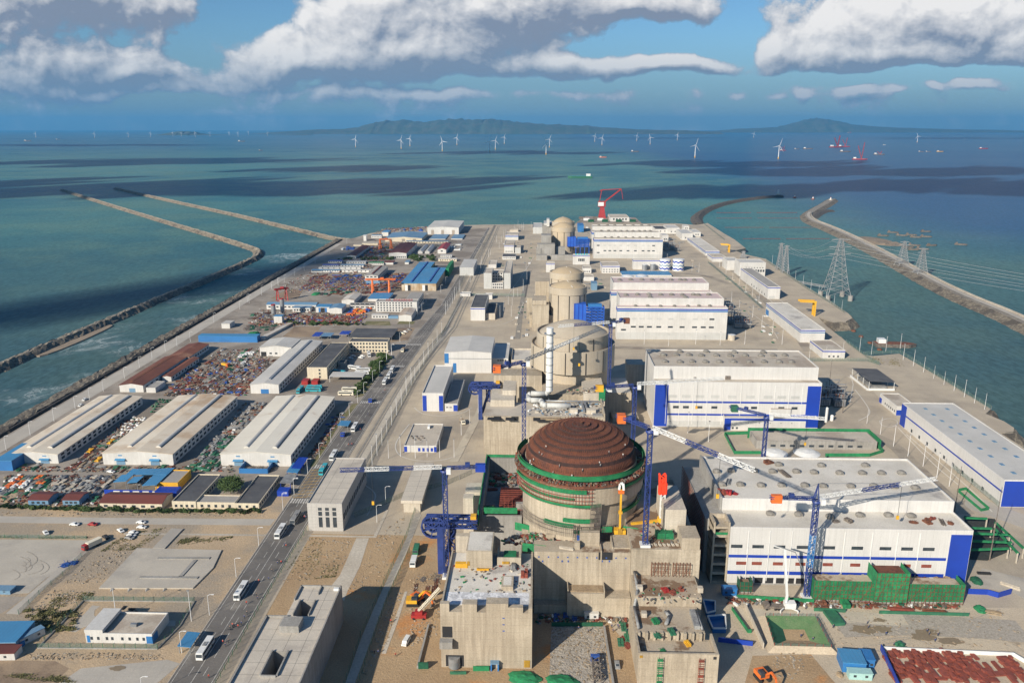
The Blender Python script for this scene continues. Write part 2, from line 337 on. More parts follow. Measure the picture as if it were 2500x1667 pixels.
CS=[(70,716,90,14,31),(90,438,520,330,1),(330,432,620,190,2),(620,440,560,110,3),(900,425,420,110,9),(380,372,900,280,4),(60,378,700,300,5),(1950,395,900,260,11),(2240,430,700,300,12),(1650,378,800,260,13),(1560,450,420,90,16),(1130,352,900,300,17),(2250,318,2600,1100,18),(1450,318,1800,700,19),(150,335,1500,500,20),(700,392,420,130,21)]
for x,y,rx,ry,sd in CS:
 q=random.Random(sd);n=13
 for k in range(n):
  f=2*k/(n-1)-1;e=(1-abs(f)*.55)*q.uniform(.5,1.1)
  cloud(x+f*rx*.8*CPX(y),y+q.uniform(-.8,.8)*ry*CPY(y),rx*q.uniform(.12,.4)*e,ry*q.uniform(.25,.7)*e,sd*31+k)
  # ------------------------------------------------------------------ land
mat('paving',(.49,.415,.31),(.41,.345,.265),.05,.9,fine=.3,c3=(.31,.265,.21),s3=.014,t3=(.5,.7),lines=[(0,6,.18,.12),(1,6,.18,.12)])
mat('rock',(.27,.23,.175),(.13,.11,.085),.35,.95,fine=.75,bump=1.2,c3=(.10,.085,.07),s3=.05)
mat('rock_dark',(.13,.115,.1),(.07,.062,.055),.3,.95,fine=.7,bump=1.2)
mat('rock_pale',(.40,.345,.265),(.27,.23,.175),.35,.95,fine=.7,bump=1.0)
mat('seawall',(.30,.265,.215),(.22,.195,.165),.2,.9,fine=.4)
LAND=[(-341,-200),(-341,300)]+[at('D',x,y)[:2]for x,y in((0,1015),(400,785),(800,551),(850,536),(900,527),(1000,520),(1115,516),(1400,514),(1550,513),(1600,517))]+[at('R2',x,y)[:2]for x,y in((215,262),(330,335),(395,372),(472,432),(400,446),(455,470),(610,505),(735,590),(880,690),(1060,800),(1165,872),(1192,905),(1150,925),(1060,928),(960,895),(1010,950),(1150,1060),(1270,1150),(1330,1160),(1510,1143),(1800,1310),(2130,1515))]+[at('R3',x,y)[:2]for x,y in((2120,395),(2230,440),(2292,480),(2290,500),(2240,508),(2200,506),(2352,600))]+[(420,300),(420,-200)]
mb=MB();mb.prism(LAND,SEA-2,0,1,0);struct('ground',mb,['paving','seawall'])
def resample(P,step):
 out=[]
 for a,b in zip(P,P[1:]):
  n=max(1,int(math.dist(a[:2],b[:2])/step))
  for i in range(n):out.append((a[0]+(b[0]-a[0])*i/n,a[1]+(b[1]-a[1])*i/n))
 return out+[tuple(P[-1][:2])]
def smooth(P,k=2):
 for _ in range(k):
  Q=[P[0]]
  for a,b in zip(P,P[1:]):Q+=[(.75*a[0]+.25*b[0],.75*a[1]+.25*b[1]),(.25*a[0]+.75*b[0],.25*a[1]+.75*b[1])]
  P=Q+[P[-1]]
 return P
def mound(P,crest,base,zt,zb=SEA-1,step=5,jit=.5,seed=1,taper=True,ms=1,road=False):
 """rubble bank swept along P; materials: 0 slopes, 1 crest"""
 rnd=random.Random(seed);P=resample(P,step);n=len(P);mb=MB();rows=[]
 K=[-1,-.8,-.6,-.4,-.2,0,.2,.4,.6,.8,1]
 for i,p in enumerate(P):
  a,b=P[max(0,i-1)],P[min(n-1,i+1)];d=Vector((b[0]-a[0],b[1]-a[1])).normalized();nx,ny=-d.y,d.x;row=[]
  for k in K:
   off=(crest/2)*k/.4 if abs(k)<=.4 else math.copysign(crest/2+(abs(k)-.4)/.6*(base-crest)/2,k)
   z=zt if abs(k)<=.4 else zt+(zb-zt)*(abs(k)-.4)/.6
   j=jit*(0.25 if(road and abs(k)<.4)else 1)
   row.append((p[0]+nx*off+rnd.uniform(-j,j),p[1]+ny*off+rnd.uniform(-j,j),z+rnd.uniform(-j,j)*.7))
  rows.append(row)
 vs=[v for r in rows for v in r];k=len(K)
 for i in range(n-1):
  for j in range(k-1):
   mb.f.append((i*k+j,i*k+j+1,(i+1)*k+j+1,(i+1)*k+j));mb.mi.append(1 if 3<=j<=6 else 0);mb.sm.append(False)
 mb.v=vs;mb.f+=[tuple(range(k)),tuple(range((n-1)*k,n*k))];mb.mi+=[0,0];mb.sm+=[False,False]
 return mb
def breakwater(label,P,crest,base,zt,mats,**k):
 return tag(mound(P,crest,base,zt,**k).build('breakwater',mats),label,'breakwater')
pL=lambda c,*q:[at(c,x,y,-3)[:2]for x,y in q]
breakwater('long rubble breakwater bending round the outfall channel, running to the left edge',smooth(pL('L1',(395,160),(610,228),(1000,345),(1400,462),(1590,520),(1655,545),(1640,580),(1560,620),(1300,730),(1000,850),(700,980),(300,1140),(0,1270),(-400,1450)),2),5,20,-3.0,['rock','rock_pale'],step=4,jit=.9)
breakwater('straight pale rubble groyne reaching from the coast road out into the sea',pL('L1',(738,152),(1080,228),(1500,318),(1900,412),(2120,465),(2240,482)),7,20,-3.0,['rock','rock_pale'],step=4,jit=.9,seed=2)
def shoal(label,P,m):
 mb=MB();Q=smooth(P+[P[0]],2)[:-1];c=(sum(q[0]for q in Q)/len(Q),sum(q[1]for q in Q)/len(Q))
 mb.prism(Q,SEA-1,SEA+1.0,0,P2=[(c[0]+(x-c[0])*.9,c[1]+(y-c[1])*.97)for x,y in Q]);tag(mb.build('shoal',m),kind='structure')
mat('silt',(.30,.235,.17),(.22,.175,.13),.05,.95,fine=.5)
shoal('',poly('L1',(170,1232),(300,1235),(740,1040),(720,1022),(500,1080),(280,1170),z=SEA),'silt')
shoal('',poly('L1',(1330,715),(1410,718),(1620,625),(1600,612),(1480,650),z=SEA),'silt')
breakwater('curved dark breakwater ending at the small white lighthouse',smooth(pL('R2',(165,262),(140,232),(142,205),(200,165),(300,128),(420,103),(560,85),(650,76),(715,74)),2),9,30,-2.5,['rock_dark','rock_dark'],step=6,jit=.9,seed=3)
breakwater('long s-shaped breakwater with a service road, carrying two lattice pylons',smooth(pL('R2',(1055,100),(1020,125),(960,155),(905,190),(890,215),(930,250),(1040,290),(1180,352),(1400,462),(1600,575),(1900,735),(2352,915),(2700,1110)),2),15,40,-2.3,['rock','seawall'],step=6,jit=.6,seed=4,road=True)
breakwater('sandy hooked spit curling off the s-shaped breakwater tip',smooth(pL('R2',(915,215),(950,190),(990,172),(1050,168)),2),12,34,-4.5,['rock_dark','rock_dark'],step=6,seed=5)
breakwater('low sandy landing spit where the fishing boats moor',smooth(pL('R2',(1230,352),(1330,350),(1400,385),(1510,385)),2),26,60,-5.5,['silt','silt'],step=6,seed=6)
def bank(label,P,side=1,**k):
 c='coast road' in label;tag(mound(P,9 if c else 3,26 if c else 18,.3 if c else-1.2,**k).build('rubble_bank',['rock_dark','rock']if c else['rock','rock']),label,'rubble bank')
bank('dark rubble bank lining the coast road beside the outfall channel',[(-349,250),(-349,1390)],step=4,jit=.8,seed=7)
bank('rubble bank along the far end of the site',LAND[4:12],step=6,jit=.8,seed=8)
bank('rubble bank of the harbour edge below the lamp-lined fence',LAND[-16:-10],step=6,jit=.8,seed=9)
bank('rounded rubble bank at the right-hand corner of the quay',LAND[-10:-3],step=4,jit=.8,seed=10)
bank('rubble bank under the gantry quay beside the large pylon',LAND[16:27],step=5,jit=.6,seed=11)
# ------------------------------------------------------------------ surfaces
mat('white_wall',(.62,.605,.575),(.55,.535,.505),.08,.6,fine=.08,streak=.16)
mat('white_clad',(.63,.615,.59),(.58,.565,.54),.05,.5,fine=.08,streak=.12,lines=[(0,3.1,.10,.22),(1,3.1,.10,.22),(2,6.5,.08,.12)])
mat('cream_wall',(.66,.58,.43),(.60,.52,.40),.1,.8,fine=.12,streak=.25)
mat('grey_clad',(.52,.52,.50),(.47,.47,.45),.06,.6,fine=.1,streak=.15,lines=[(2,2.2,.10,.2)])
mat('stone_clad',(.47,.45,.42),(.43,.41,.385),.06,.7,fine=.1,streak=.1,lines=[(2,1.8,.08,.3),(0,2.4,.08,.3),(1,2.4,.08,.3)])
mat('blue_clad',(.012,.05,.36),(.012,.045,.32),.1,.45,fine=.08)
mat('bright_blue',(.03,.17,.42),(.03,.145,.36),.1,.5,fine=.1)
mat('roof_white',(.57,.545,.50),(.49,.47,.43),.05,.6,fine=.12,lines=[(1,2.4,.12,.10)])
mat('roof_cream',(.74,.66,.53),(.66,.56,.43),.03,.6,fine=.15,c3=(.50,.36,.23),s3=.025,t3=(.47,.66),lines=[(0,1.6,.14,.12),(1,7,.2,.15)])
mat('roof_cream_rust',(.76,.71,.60),(.70,.64,.53),.03,.6,fine=.15,c3=(.45,.33,.22),s3=.06,t3=(.60,.72),lines=[(0,1.6,.14,.12),(1,7,.2,.18)])
mat('roof_rust',(.21,.075,.04),(.15,.055,.033),.05,.7,fine=.3,c3=(.33,.17,.10),s3=.02,t3=(.52,.68),lines=[(0,1.4,.14,.25)])
mat('roof_maroon',(.16,.045,.035),(.13,.04,.03),.05,.7,fine=.2,lines=[(0,1.2,.12,.3)])
mat('roof_blue',(.06,.25,.47),(.065,.22,.40),.05,.5,fine=.15,lines=[(0,1.5,.14,.2)])
mat('roof_blue_dull',(.12,.24,.38),(.16,.27,.37),.05,.6,fine=.2,lines=[(0,1.5,.14,.2)])
mat('roof_slate',(.075,.075,.08),(.11,.11,.112),.08,.8,fine=.3,c3=(.2,.19,.18),s3=.05,t3=(.6,.75))
mat('roof_grey',(.36,.34,.31),(.31,.29,.265),.08,.85,fine=.25,lines=[(1,4,.12,.2)])
mat('roof_slab',(.56,.50,.415),(.49,.44,.37),.07,.85,fine=.2,c3=(.33,.29,.25),s3=.03,t3=(.52,.7),lines=[(0,6.2,.22,.45),(1,6.2,.22,.45)])
mat('roof_gravel',(.52,.46,.38),(.45,.40,.33),.08,.9,fine=.25,c3=(.36,.30,.24),s3=.03)
mat('roof_dirty',(.66,.62,.55),(.55,.51,.44),.05,.8,fine=.25,c3=(.36,.33,.30),s3=.035,t3=(.55,.68))
mat('roof_pink',(.58,.45,.43),(.52,.42,.40),.05,.8,fine=.2)
mat('concrete',(.50,.43,.33),(.41,.345,.26),.05,.9,fine=.25,streak=.38,c3=(.34,.29,.22),s3=.03,t3=(.52,.7),lines=[(2,3.0,.10,.22),(0,4.5,.08,.16),(1,4.5,.08,.16)])
mat('concrete_pale',(.58,.52,.43),(.50,.44,.355),.05,.9,fine=.2,streak=.3,lines=[(2,3.6,.1,.15)])
mat('concrete_dome',(.46,.40,.315),(.41,.35,.27),.04,.9,fine=.2,streak=.12,c3=(.52,.42,.29),s3=.02,t3=(.5,.7))
mat('concrete_grey',(.36,.345,.32),(.29,.275,.25),.07,.9,fine=.25,streak=.3,lines=[(2,2.4,.08,.2)])
mat('concrete_stain',(.44,.37,.28),(.38,.31,.23),.07,.9,fine=.3,c3=(.2,.13,.08),s3=.06,t3=(.5,.56))
mat('glass',(.035,.045,.055),(.06,.07,.08),.4,.15,fine=0,spec=.5)
mat('vent_grey',(.25,.235,.21),(.19,.175,.155),.3,.8);mat('dark',(.02,.02,.022),None,.5,.8,fine=0)
mat('steel',(.38,.39,.40),(.30,.31,.32),.3,.45,metal=.5,fine=.2)
mat('white_paint',(.72,.72,.70),(.66,.66,.64),.5,.4,fine=.08)
mat('cream_paint',(.72,.66,.52),None,.5,.4,fine=.08)
mat('crane_blue',(.03,.055,.22),(.02,.04,.15),.3,.5,fine=.15)
mat('red_paint',(.36,.03,.028),(.28,.025,.025),.3,.5,fine=.2)
mat('orange_paint',(.75,.17,.03),(.62,.14,.03),.3,.5,fine=.2)
mat('yellow_paint',(.72,.40,.03),(.62,.33,.03),.3,.5,fine=.2)
mat('teal_paint',(.04,.36,.42),None,.3,.4,fine=.1)
mat('green_paint',(.035,.17,.09),(.03,.12,.07),.3,.6,fine=.2)
mat('rust',(.20,.075,.04),(.12,.05,.03),.4,.9,fine=.5)
mat('rust_red',(.27,.065,.04),(.19,.05,.035),.3,.85,fine=.4)
mat('wood',(.36,.27,.17),(.26,.19,.12),.4,.9,fine=.5)
mat('scrap',(.20,.17,.14),(.12,.10,.09),.5,.9,fine=.6)
mat('grey_steel',(.31,.31,.30),(.20,.20,.20),.4,.6,fine=.5)
mat('blue_steel',(.03,.10,.38),(.03,.08,.28),.3,.5,fine=.3)
mat('net',(.018,.22,.085),(.015,.15,.06),.4,.9,fine=.4,alpha=.72)
mat('net_solid',(.02,.23,.085),(.015,.15,.06),.4,.9,fine=.4)
mat('net_dark',(.012,.10,.05),(.01,.075,.04),.4,.9,fine=.4)
mat('fence_net',(.13,.20,.16),None,.4,.9,fine=0,alpha=.24)
mat('asphalt',(.125,.115,.105),(.17,.155,.14),.05,.9,fine=.35,c3=(.27,.245,.21),s3=.04,t3=(.52,.66))
mat('road_pale',(.46,.42,.36),(.40,.365,.315),.05,.9,fine=.2,lines=[(0,5,.12,.15),(1,5,.12,.15)])
mat('sand',(.50,.37,.235),(.42,.315,.205),.045,.95,fine=.35,c3=(.34,.28,.21),s3=.03,t3=(.42,.6),bump=.25)
mat('earth',(.44,.31,.18),(.37,.25,.14),.05,.95,fine=.4,c3=(.50,.24,.09),s3=.03,t3=(.55,.66),bump=.3)
mat('yard',(.36,.31,.255),(.29,.255,.215),.06,.95,fine=.35,c3=(.22,.185,.15),s3=.02,t3=(.45,.6))
mat('yard_brown',(.34,.25,.165),(.27,.195,.13),.06,.95,fine=.4,c3=(.17,.12,.085),s3=.025,t3=(.45,.6))
mat('slab',(.47,.425,.355),(.41,.37,.31),.06,.9,fine=.2,c3=(.35,.32,.28),s3=.03,t3=(.5,.66))
mat('track',(.30,.275,.235),(.24,.22,.19),.2,.95,fine=.5)
mat('grass',(.13,.135,.05),(.19,.165,.075),.15,.95,fine=.6,c3=(.26,.22,.12),s3=.05)
mat('leaf',(.045,.085,.022),(.075,.115,.03),.6,.8,fine=.3)
mat('bark',(.12,.085,.06),None,1,.9)
mat('skin',(.45,.28,.2),None,1,.7,fine=0)
mat('cloth_blue',(.04,.06,.16),None,1,.9,fine=0);mat('cloth_dark',(.05,.05,.055),None,1,.9,fine=0);mat('cloth_red',(.45,.06,.04),None,1,.9,fine=0);mat('cloth_pale',(.5,.5,.48),None,1,.9,fine=0)
mat('tyre',(.02,.02,.02),None,1,.9,fine=0)
mat('lamp_white',(.75,.75,.74),None,1,.4,fine=0)
# ------------------------------------------------------------------ buildings
def patch(root,B,name,face,u0,u1,z0,z1,m,proud=.07,back=.02):
 x0,x1,y0,y1=B[:4];mb=MB()
 if face=='S':mb.box(x0+(x1-x0)*u0,x0+(x1-x0)*u1,y0-proud,y0+back,z0,z1)
 elif face=='N':mb.box(x0+(x1-x0)*u0,x0+(x1-x0)*u1,y1-back,y1+proud,z0,z1)
 elif face=='E':mb.box(x1-back,x1+proud,y0+(y1-y0)*u0,y0+(y1-y0)*u1,z0,z1)
 else:mb.box(x0-proud,x0+back,y0+(y1-y0)*u0,y0+(y1-y0)*u1,z0,z1)
 return mb.build(name,m,root)
def copies(o,offs):
 for d in offs:
  c=o.copy();COL.objects.link(c);c.parent=o.parent;c.location=(o.location[0]+d[0],o.location[1]+d[1],o.location[2]+d[2])
def wins(root,B,face,n,u0,u1,z,w,h,m='glass',name='window',proud=.08):
 """n equal openings on a face between fractions u0..u1, sill at height z"""
 x0,x1,y0,y1=B[:4];Ln=(x1-x0)if face in 'SN' else(y1-y0)
 us=[u0+(u1-u0)*(i+.5)/n for i in range(n)]
 o=patch(root,B,name,face,us[0]-w/2/Ln,us[0]+w/2/Ln,z,z+h,m,proud)
 copies(o,[((u-us[0])*Ln,0,0)if face in 'SN' else(0,(u-us[0])*Ln,0)for u in us[1:]])
 return o
def shell(mb,B,z0=0.0,m=0):
 x0,x1,y0,y1,h=B;mb.box(x0,x1,y0,y1,z0,h,m);return mb
def house(name,label,cat,B,wall,roof,kind='flat',z=0.0,rise=1.2,par=.9,over=.4,group=None,win=(),pat=(),th=.25):
 x0,x1,y0,y1,h=B;root=thing(name,label,cat,((x0+x1)/2,(y0+y1)/2,z),group);mb=MB();rf=MB()
 if kind=='flat':
  t=.35;mb.box(x0,x1,y0,y1,z,h-par)
  if par>0:
   mb.box(x0,x1,y0,y0+t,h-par,h);mb.box(x0,x1,y1-t,y1,h-par,h);mb.box(x0,x0+t,y0+t,y1-t,h-par,h);mb.box(x1-t,x1,y0+t,y1-t,h-par,h)
  rf.box(x0+t,x1-t,y0+t,y1-t,h-par+.01,h-par+.08)
 else:
  mb.box(x0,x1,y0,y1,z,h)
  if kind=='gabley':
   c=(x0+x1)/2;k=rise/((x1-x0)/2)
   for y in(y0,y1):mb.add([(x0,y,h),(x1,y,h),(c,y,h+rise)],[(0,1,2)])
   for a,b in((x0-over,c),(c,x1+over)):
    za,zb=(h-over*k if a<x0 else h+rise),(h-over*k if b>x1 else h+rise)
    rf.add([(a,y0-over,za),(b,y0-over,zb),(b,y1+over,zb),(a,y1+over,za),(a,y0-over,za+th),(b,y0-over,zb+th),(b,y1+over,zb+th),(a,y1+over,za+th)],[(3,2,1,0),(4,5,6,7),(0,1,5,4),(1,2,6,5),(2,3,7,6),(3,0,4,7)])
  elif kind=='gablex':
   c=(y0+y1)/2;k=rise/((y1-y0)/2)
   for x in(x0,x1):mb.add([(x,y0,h),(x,y1,h),(x,c,h+rise)],[(0,1,2)])
   for a,b in((y0-over,c),(c,y1+over)):
    za,zb=(h-over*k if a<y0 else h+rise),(h-over*k if b>y1 else h+rise)
    rf.add([(x0-over,a,za),(x1+over,a,za),(x1+over,b,zb),(x0-over,b,zb),(x0-over,a,za+th),(x1+over,a,za+th),(x1+over,b,zb+th),(x0-over,b,zb+th)],[(3,2,1,0),(4,5,6,7),(0,1,5,4),(1,2,6,5),(2,3,7,6),(3,0,4,7)])
  elif kind=='slab':rf.box(x0-over,x1+over,y0-over,y1+over,h+.01,h+.01+th)
 mb.build('wall',wall,root);rf.build('roof',roof,root)
 for a in win:wins(root,B,*a)
 for a in pat:patch(root,B,*a)
 return root
def canopy(name,label,cat,B,roof,posts='steel',group=None,n=3,slope=0.0,th=.2,pw=.25):
 x0,x1,y0,y1,h=B;root=thing(name,label,cat,((x0+x1)/2,(y0+y1)/2,0),group)
 MB().add([(x0,y0,h),(x1,y0,h-slope),(x1,y1,h-slope),(x0,y1,h),(x0,y0,h+th),(x1,y0,h-slope+th),(x1,y1,h-slope+th),(x0,y1,h+th)],[(3,2,1,0),(4,5,6,7),(0,1,5,4),(1,2,6,5),(2,3,7,6),(3,0,4,7)]).build('roof',roof,root)
 o=MB().box(x0+.3,x0+.3+pw,y0+.3,y0+.3+pw,0,h-slope).build('post',posts,root)
 copies(o,[((x1-x0-.9)*a,(y1-y0-.9)*i/max(1,n-1),0)for a in(0,1)for i in range(n)if a or i])
 return root
def fence(label,P,h=2.6,gap=4,m='fence_net',post='green_paint',name='fence',pw=.12,group=None,z=0.0):
 root=thing(name,label,'fence',(P[0][0],P[0][1],z),group);mb=MB();L=resample(P,gap)
 for a,b in zip(P,P[1:]):mb.add([(a[0],a[1],z+.1),(b[0],b[1],z+.1),(b[0],b[1],z+h),(a[0],a[1],z+h)],[(0,1,2,3)])
 mb.build('netting',m,root);L=L[::max(1,len(L)//90+1)]if len(L)>95 else L
 o=MB().box(-pw/2,pw/2,-pw/2,pw/2,0,h+.15).build('post',post);o.parent=root
 copies(o,[(p[0]-P[0][0],p[1]-P[0][1],0)for p in L[1:]])
 return root
 # ------------------------------------------------------------------ repeats
PROTO={}
def place(key,make,x,y,z=0,rz=0,label=None,group=None,s=None):
 if key not in PROTO:
  o=make();PROTO[key]=o;o.location=(x,y,z);o.rotation_euler=(0,0,rz)
  if s:o.scale=s if isinstance(s,(tuple,list))else(s,)*3
  if label:o['label']=label
  if group:o['group']=group
  elif 'group' in o:del o['group']
  return o
 c=dup(PROTO[key],(x,y,z),rz,label,group,s or 1.0)
 if not group and 'group' in c:del c['group']
 return c
def one(name,cat,mb,mats):
 o=mb.build(name,mats);o['category']=cat;return o
def mk_lamp(h=9,two=False,m='lamp_white'):
 t=thing('street_lamp','','street lamp');mb=MB();mb.cyl(0,0,0,h,.13,6,0,.08);mb.build('pole',m,t)
 for s in((1,-1)if two else(1,)):
  MB().path([(0,0,h-.1),(s*.8,0,h+.5),(s*2.0,0,h+.6)],.12).build('arm',m,t)
  MB().box(min(s*1.7,s*2.7),max(s*1.7,s*2.7),-.16,.16,h+.48,h+.64).build('lamp_head',m,t)
 return t
def mk_mast(h=14):
 t=thing('floodlight_mast','','light mast');MB().cyl(0,0,0,h,.16,6,0,.08).build('pole','lamp_white',t)
 MB().box(-.5,.5,-.2,.1,h-.5,h).build('floodlight','steel',t);return t
def mk_bus(body='white_paint',L=11.5,W=2.5):
 t=thing('bus','','bus');h=3.0
 mb=MB();prof=[(-L/2,.35),(-L/2+.05,1.4),(-L/2+.3,h-.15),(-L/2+.7,h),(L/2-.3,h),(L/2,h-.3),(L/2,.35)]
 n=len(prof);vs=[(x,y,z)for x in(-W/2,W/2)for y,z in prof]
 mb.add(vs,[tuple(range(n)),tuple(range(2*n-1,n-1,-1))]+[(i,n+i,n+(i+1)%n,(i+1)%n)for i in range(n)]);mb.build('body',body,t)
 MB().add([(-W/2+.12,-L/2+.01,1.35),(W/2-.12,-L/2+.01,1.35),(W/2-.12,-L/2+.22,2.6),(-W/2+.12,-L/2+.22,2.6)],[(0,1,2,3)]).build('windscreen','glass',t)
 for s in(-1,1):MB().box(*sorted((s*W/2,s*(W/2+.03))),-L/2+1,L/2-.5,1.5,2.5).build('side_window','glass',t)
 MB().box(-.7,.7,-1,1.4,h,h+.22).build('roof_unit','grey_steel',t)
 for s in(-1,1):
  for y in(-L/2+2.2,L/2-2.6):w=MB();w.bar((s*(W/2-.3),y,.5),(s*(W/2+.02),y,.5),1.0,0,n=10);w.build('wheel','tyre',t)
 return t
def mk_car(body='white_paint',L=4.5,W=1.8,van=False):
 t=thing('car','','car');h=1.9 if van else 1.48
 prof=[(-L/2,.3),(-L/2,.75),(-L*.28,.92),(-L*.12,h),(L*.25,h),(L*.42,.95),(L/2,.9),(L/2,.3)]if not van else[(-L/2,.3),(-L/2,.95),(-L*.40,1.05),(-L*.3,h),(L/2-.1,h),(L/2,.3)]
 n=len(prof);vs=[(x*(.84 if z>1 else 1),y,z)for x in(-W/2,W/2)for y,z in prof]
 MB().add(vs,[tuple(range(n)),tuple(range(2*n-1,n-1,-1))]+[(i,n+i,n+(i+1)%n,(i+1)%n)for i in range(n)]).build('body',body,t)
 a,b=(prof[2],prof[3]);e=.025
 MB().add([(-W*.36,a[0]-e,a[1]+.06),(W*.36,a[0]-e,a[1]+.06),(W*.34,b[0]-e,b[1]-.03),(-W*.34,b[0]-e,b[1]-.03)],[(0,1,2,3)]).build('windscreen','glass',t)
 if not van:MB().add([(-W*.35,L*.25+.02,h-.03),(W*.35,L*.25+.02,h-.03),(W*.38,L*.42+.02,1.0),(-W*.38,L*.42+.02,1.0)],[(3,2,1,0)]).build('rear_window','glass',t)
 for s in(-1,1):MB().box(*sorted((s*W*.42,s*(W*.45))),-L*.17,L*.3,.98,h-.15).build('side_window','glass',t)
 for s in(-1,1):
  for y in(-L*.31,L*.31):MB().bar((s*(W/2-.2),y,.32),(s*(W/2+.02),y,.32),.64,0,n=8).build('wheel','tyre',t)
 return t
def mk_truck(cab='white_paint',load='grey_steel',L=9,H=2.2,name='truck'):
 t=thing(name,'','truck');W=2.5
 MB().add([(x,y,z)for x in(-W/2,W/2)for y,z in((-L/2,.5),(-L/2,1.7),(-L/2+.3,2.8),(-L/2+2,2.8),(-L/2+2,.5))],[(0,1,2,3,4),(9,8,7,6,5)]+[(i,5+i,5+(i+1)%5,(i+1)%5)for i in range(5)]).build('cab',cab,t)
 MB().add([(-W*.44,-L/2-.02,1.72),(W*.44,-L/2-.02,1.72),(W*.42,-L/2+.24,2.6),(-W*.42,-L/2+.24,2.6)],[(0,1,2,3)]).build('windscreen','glass',t)
 MB().box(-W/2,W/2,-L/2+2.2,L/2,1.0,1.0+H).build('load_body',load,t);MB().box(-.5,.5,-L/2+.5,L/2-.3,.6,.98).build('chassis','dark',t)
 for s in(-1,1):
  for y in(-L/2+1.2,L/2-1.2,L/2-2.5):MB().bar((s*(W/2-.35),y,.5),(s*(W/2+.02),y,.5),1,0,n=8).build('wheel','tyre',t)
 return t
def mk_excavator(c='yellow_paint'):
 t=thing('excavator','','excavator')
 for s in(-1,1):MB().add([(s*1.3+a,y,z)for a in(-.3,.3)for y,z in((-1.9,.1),(-1.6,0),(1.6,0),(1.9,.1),(1.9,.7),(1.6,.9),(-1.6,.9),(-1.9,.7))],[tuple(range(7,-1,-1)),tuple(range(8,16))]+[(i,(i+1)%8,8+(i+1)%8,8+i)for i in range(8)]).build('track','tyre',t)
 MB().box(-1.4,1.4,-1.4,2.0,1.0,2.2).build('body',c,t);k=MB().box(-1.3,-.2,-1.6,.3,1.6,3.0).build('cab','glass',t)
 MB().path([(.3,-1.2,2),(.3,-3.6,4.6),(.3,-5.6,4.2)],.5,0).build('boom',c,t);MB().bar((.3,-5.6,4.3),(.3,-6.6,1.6),.4).build('arm',c,t)
 MB().add([(x,y,z)for x in(-.3,.9)for y,z in((-6.6,1.7),(-7.2,.9),(-6.4,.5),(-5.9,1.0))],[(0,1,2,3),(7,6,5,4),(0,4,5,1),(1,5,6,2),(2,6,7,3)]).build('bucket','scrap',t);return t
def lump(seed,rx,ry,rz,sub=2,k=.25):
 rnd=random.Random(seed);bm=bmesh.new();bmesh.ops.create_icosphere(bm,subdivisions=sub,radius=1)
 for v in bm.verts:
  f=1+rnd.uniform(-k,k);v.co=Vector((v.co.x*rx*f,v.co.y*ry*f,max(-.02,v.co.z)*rz*f))
 mb=MB();mb.add([v.co[:]for v in bm.verts],[tuple(q.index for q in f.verts)for f in bm.faces]);bm.free();return mb
def mk_stack(kind,m):
 rnd=random.Random(kind+m);mb=MB();nm=kind
 if kind=='rebar_bundle':
  for i in range(9):
   x=rnd.uniform(-1.3,1.3);y=rnd.uniform(-.5,.5);z=rnd.choice((.0,.3,.55));mb.bar((x,-4+y,z+.18),(x+rnd.uniform(-.3,.3),4+y,z+.18),.34)
 elif kind=='pipe_stack':
  for r in range(3):
   for i in range(5-r):mb.bar((-1.3+.33*r+.66*i,-3,.33+.56*r),(-1.3+.33*r+.66*i,3,.33+.56*r),.62,0,n=8)
 elif kind=='plank_stack':
  for i in range(4):mb.obox(rnd.uniform(-.1,.1),rnd.uniform(-.2,.2),.36*i+.06,.36*i+.34,2.2,4.4,rnd.uniform(-.05,.05))
 elif kind=='crate_stack':
  for i in range(2):
   for j in range(3):
    z=0
    for q in range(rnd.choice((1,2,2))):mb.obox(-.9+1.8*i,-2+2*j,z,z+1.05,1.5,1.6,rnd.uniform(-.1,.1));z+=1.07
 elif kind=='scrap_heap':
  mb=lump(kind+m,2.2,3,.8)
  for i in range(16):
   a=rnd.uniform(0,6.3);x,y=rnd.uniform(-1.6,1.6),rnd.uniform(-2.2,2.2);mb.bar((x,y,rnd.uniform(.3,1)),(x+2*cos(a),y+2*sin(a),rnd.uniform(.2,1.2)),.16)
 elif kind=='scaffold_rack':
  for i in range(6):mb.obox(-1.25+.5*i,0,.1,.1+rnd.uniform(.8,1.5),.32,rnd.uniform(3.6,4.6),0)
  for y in(-1.5,1.5):mb.box(-1.5,1.5,y-.1,y+.1,0,.12)
 elif kind=='covered_heap':mb=lump(kind+m,2.4,3.2,1.7,3,.12)
 elif kind=='cable_drum':
  for y in(-.75,.65):mb.bar((0,y,1.05),(0,y+.1,1.05),2.1,0,n=14)
  mb.bar((0,-.65,1.05),(0,.65,1.05),1.4,0,n=12)
 elif kind=='bulk_bag':mb=lump(kind+m,1.0,1.0,1.3,2,.1)
 elif kind=='container':
  t=thing('container','','container');mb.box(-1.22,1.22,-3.03,3.03,0,2.6)
  for i in range(12):mb.box(-1.27,1.27,-2.9+.5*i,-2.7+.5*i,.1,2.5)
  mb.build('body',m,t);MB().box(-1.1,1.1,-3.1,-3.03,.15,2.45).build('door',m,t);return t
 return one(nm,kind.replace('_',' '),mb,m)
def stack(kind,m,x,y,rz=0,label=None,group=None,s=1.0,z=0):return place((kind,m),lambda:mk_stack(kind,m),x,y,z,rz,label,group,s)
ADJ={'rust':'rust brown','rust_red':'rust red','grey_steel':'grey','wood':'tan','scrap':'dark brown','green_paint':'green','net_solid':'green','blue_steel':'blue','bright_blue':'bright blue','red_paint':'red','white_paint':'white','orange_paint':'orange','yellow_paint':'yellow','concrete_pale':'pale','net_dark':'dark green','dark':'black'}
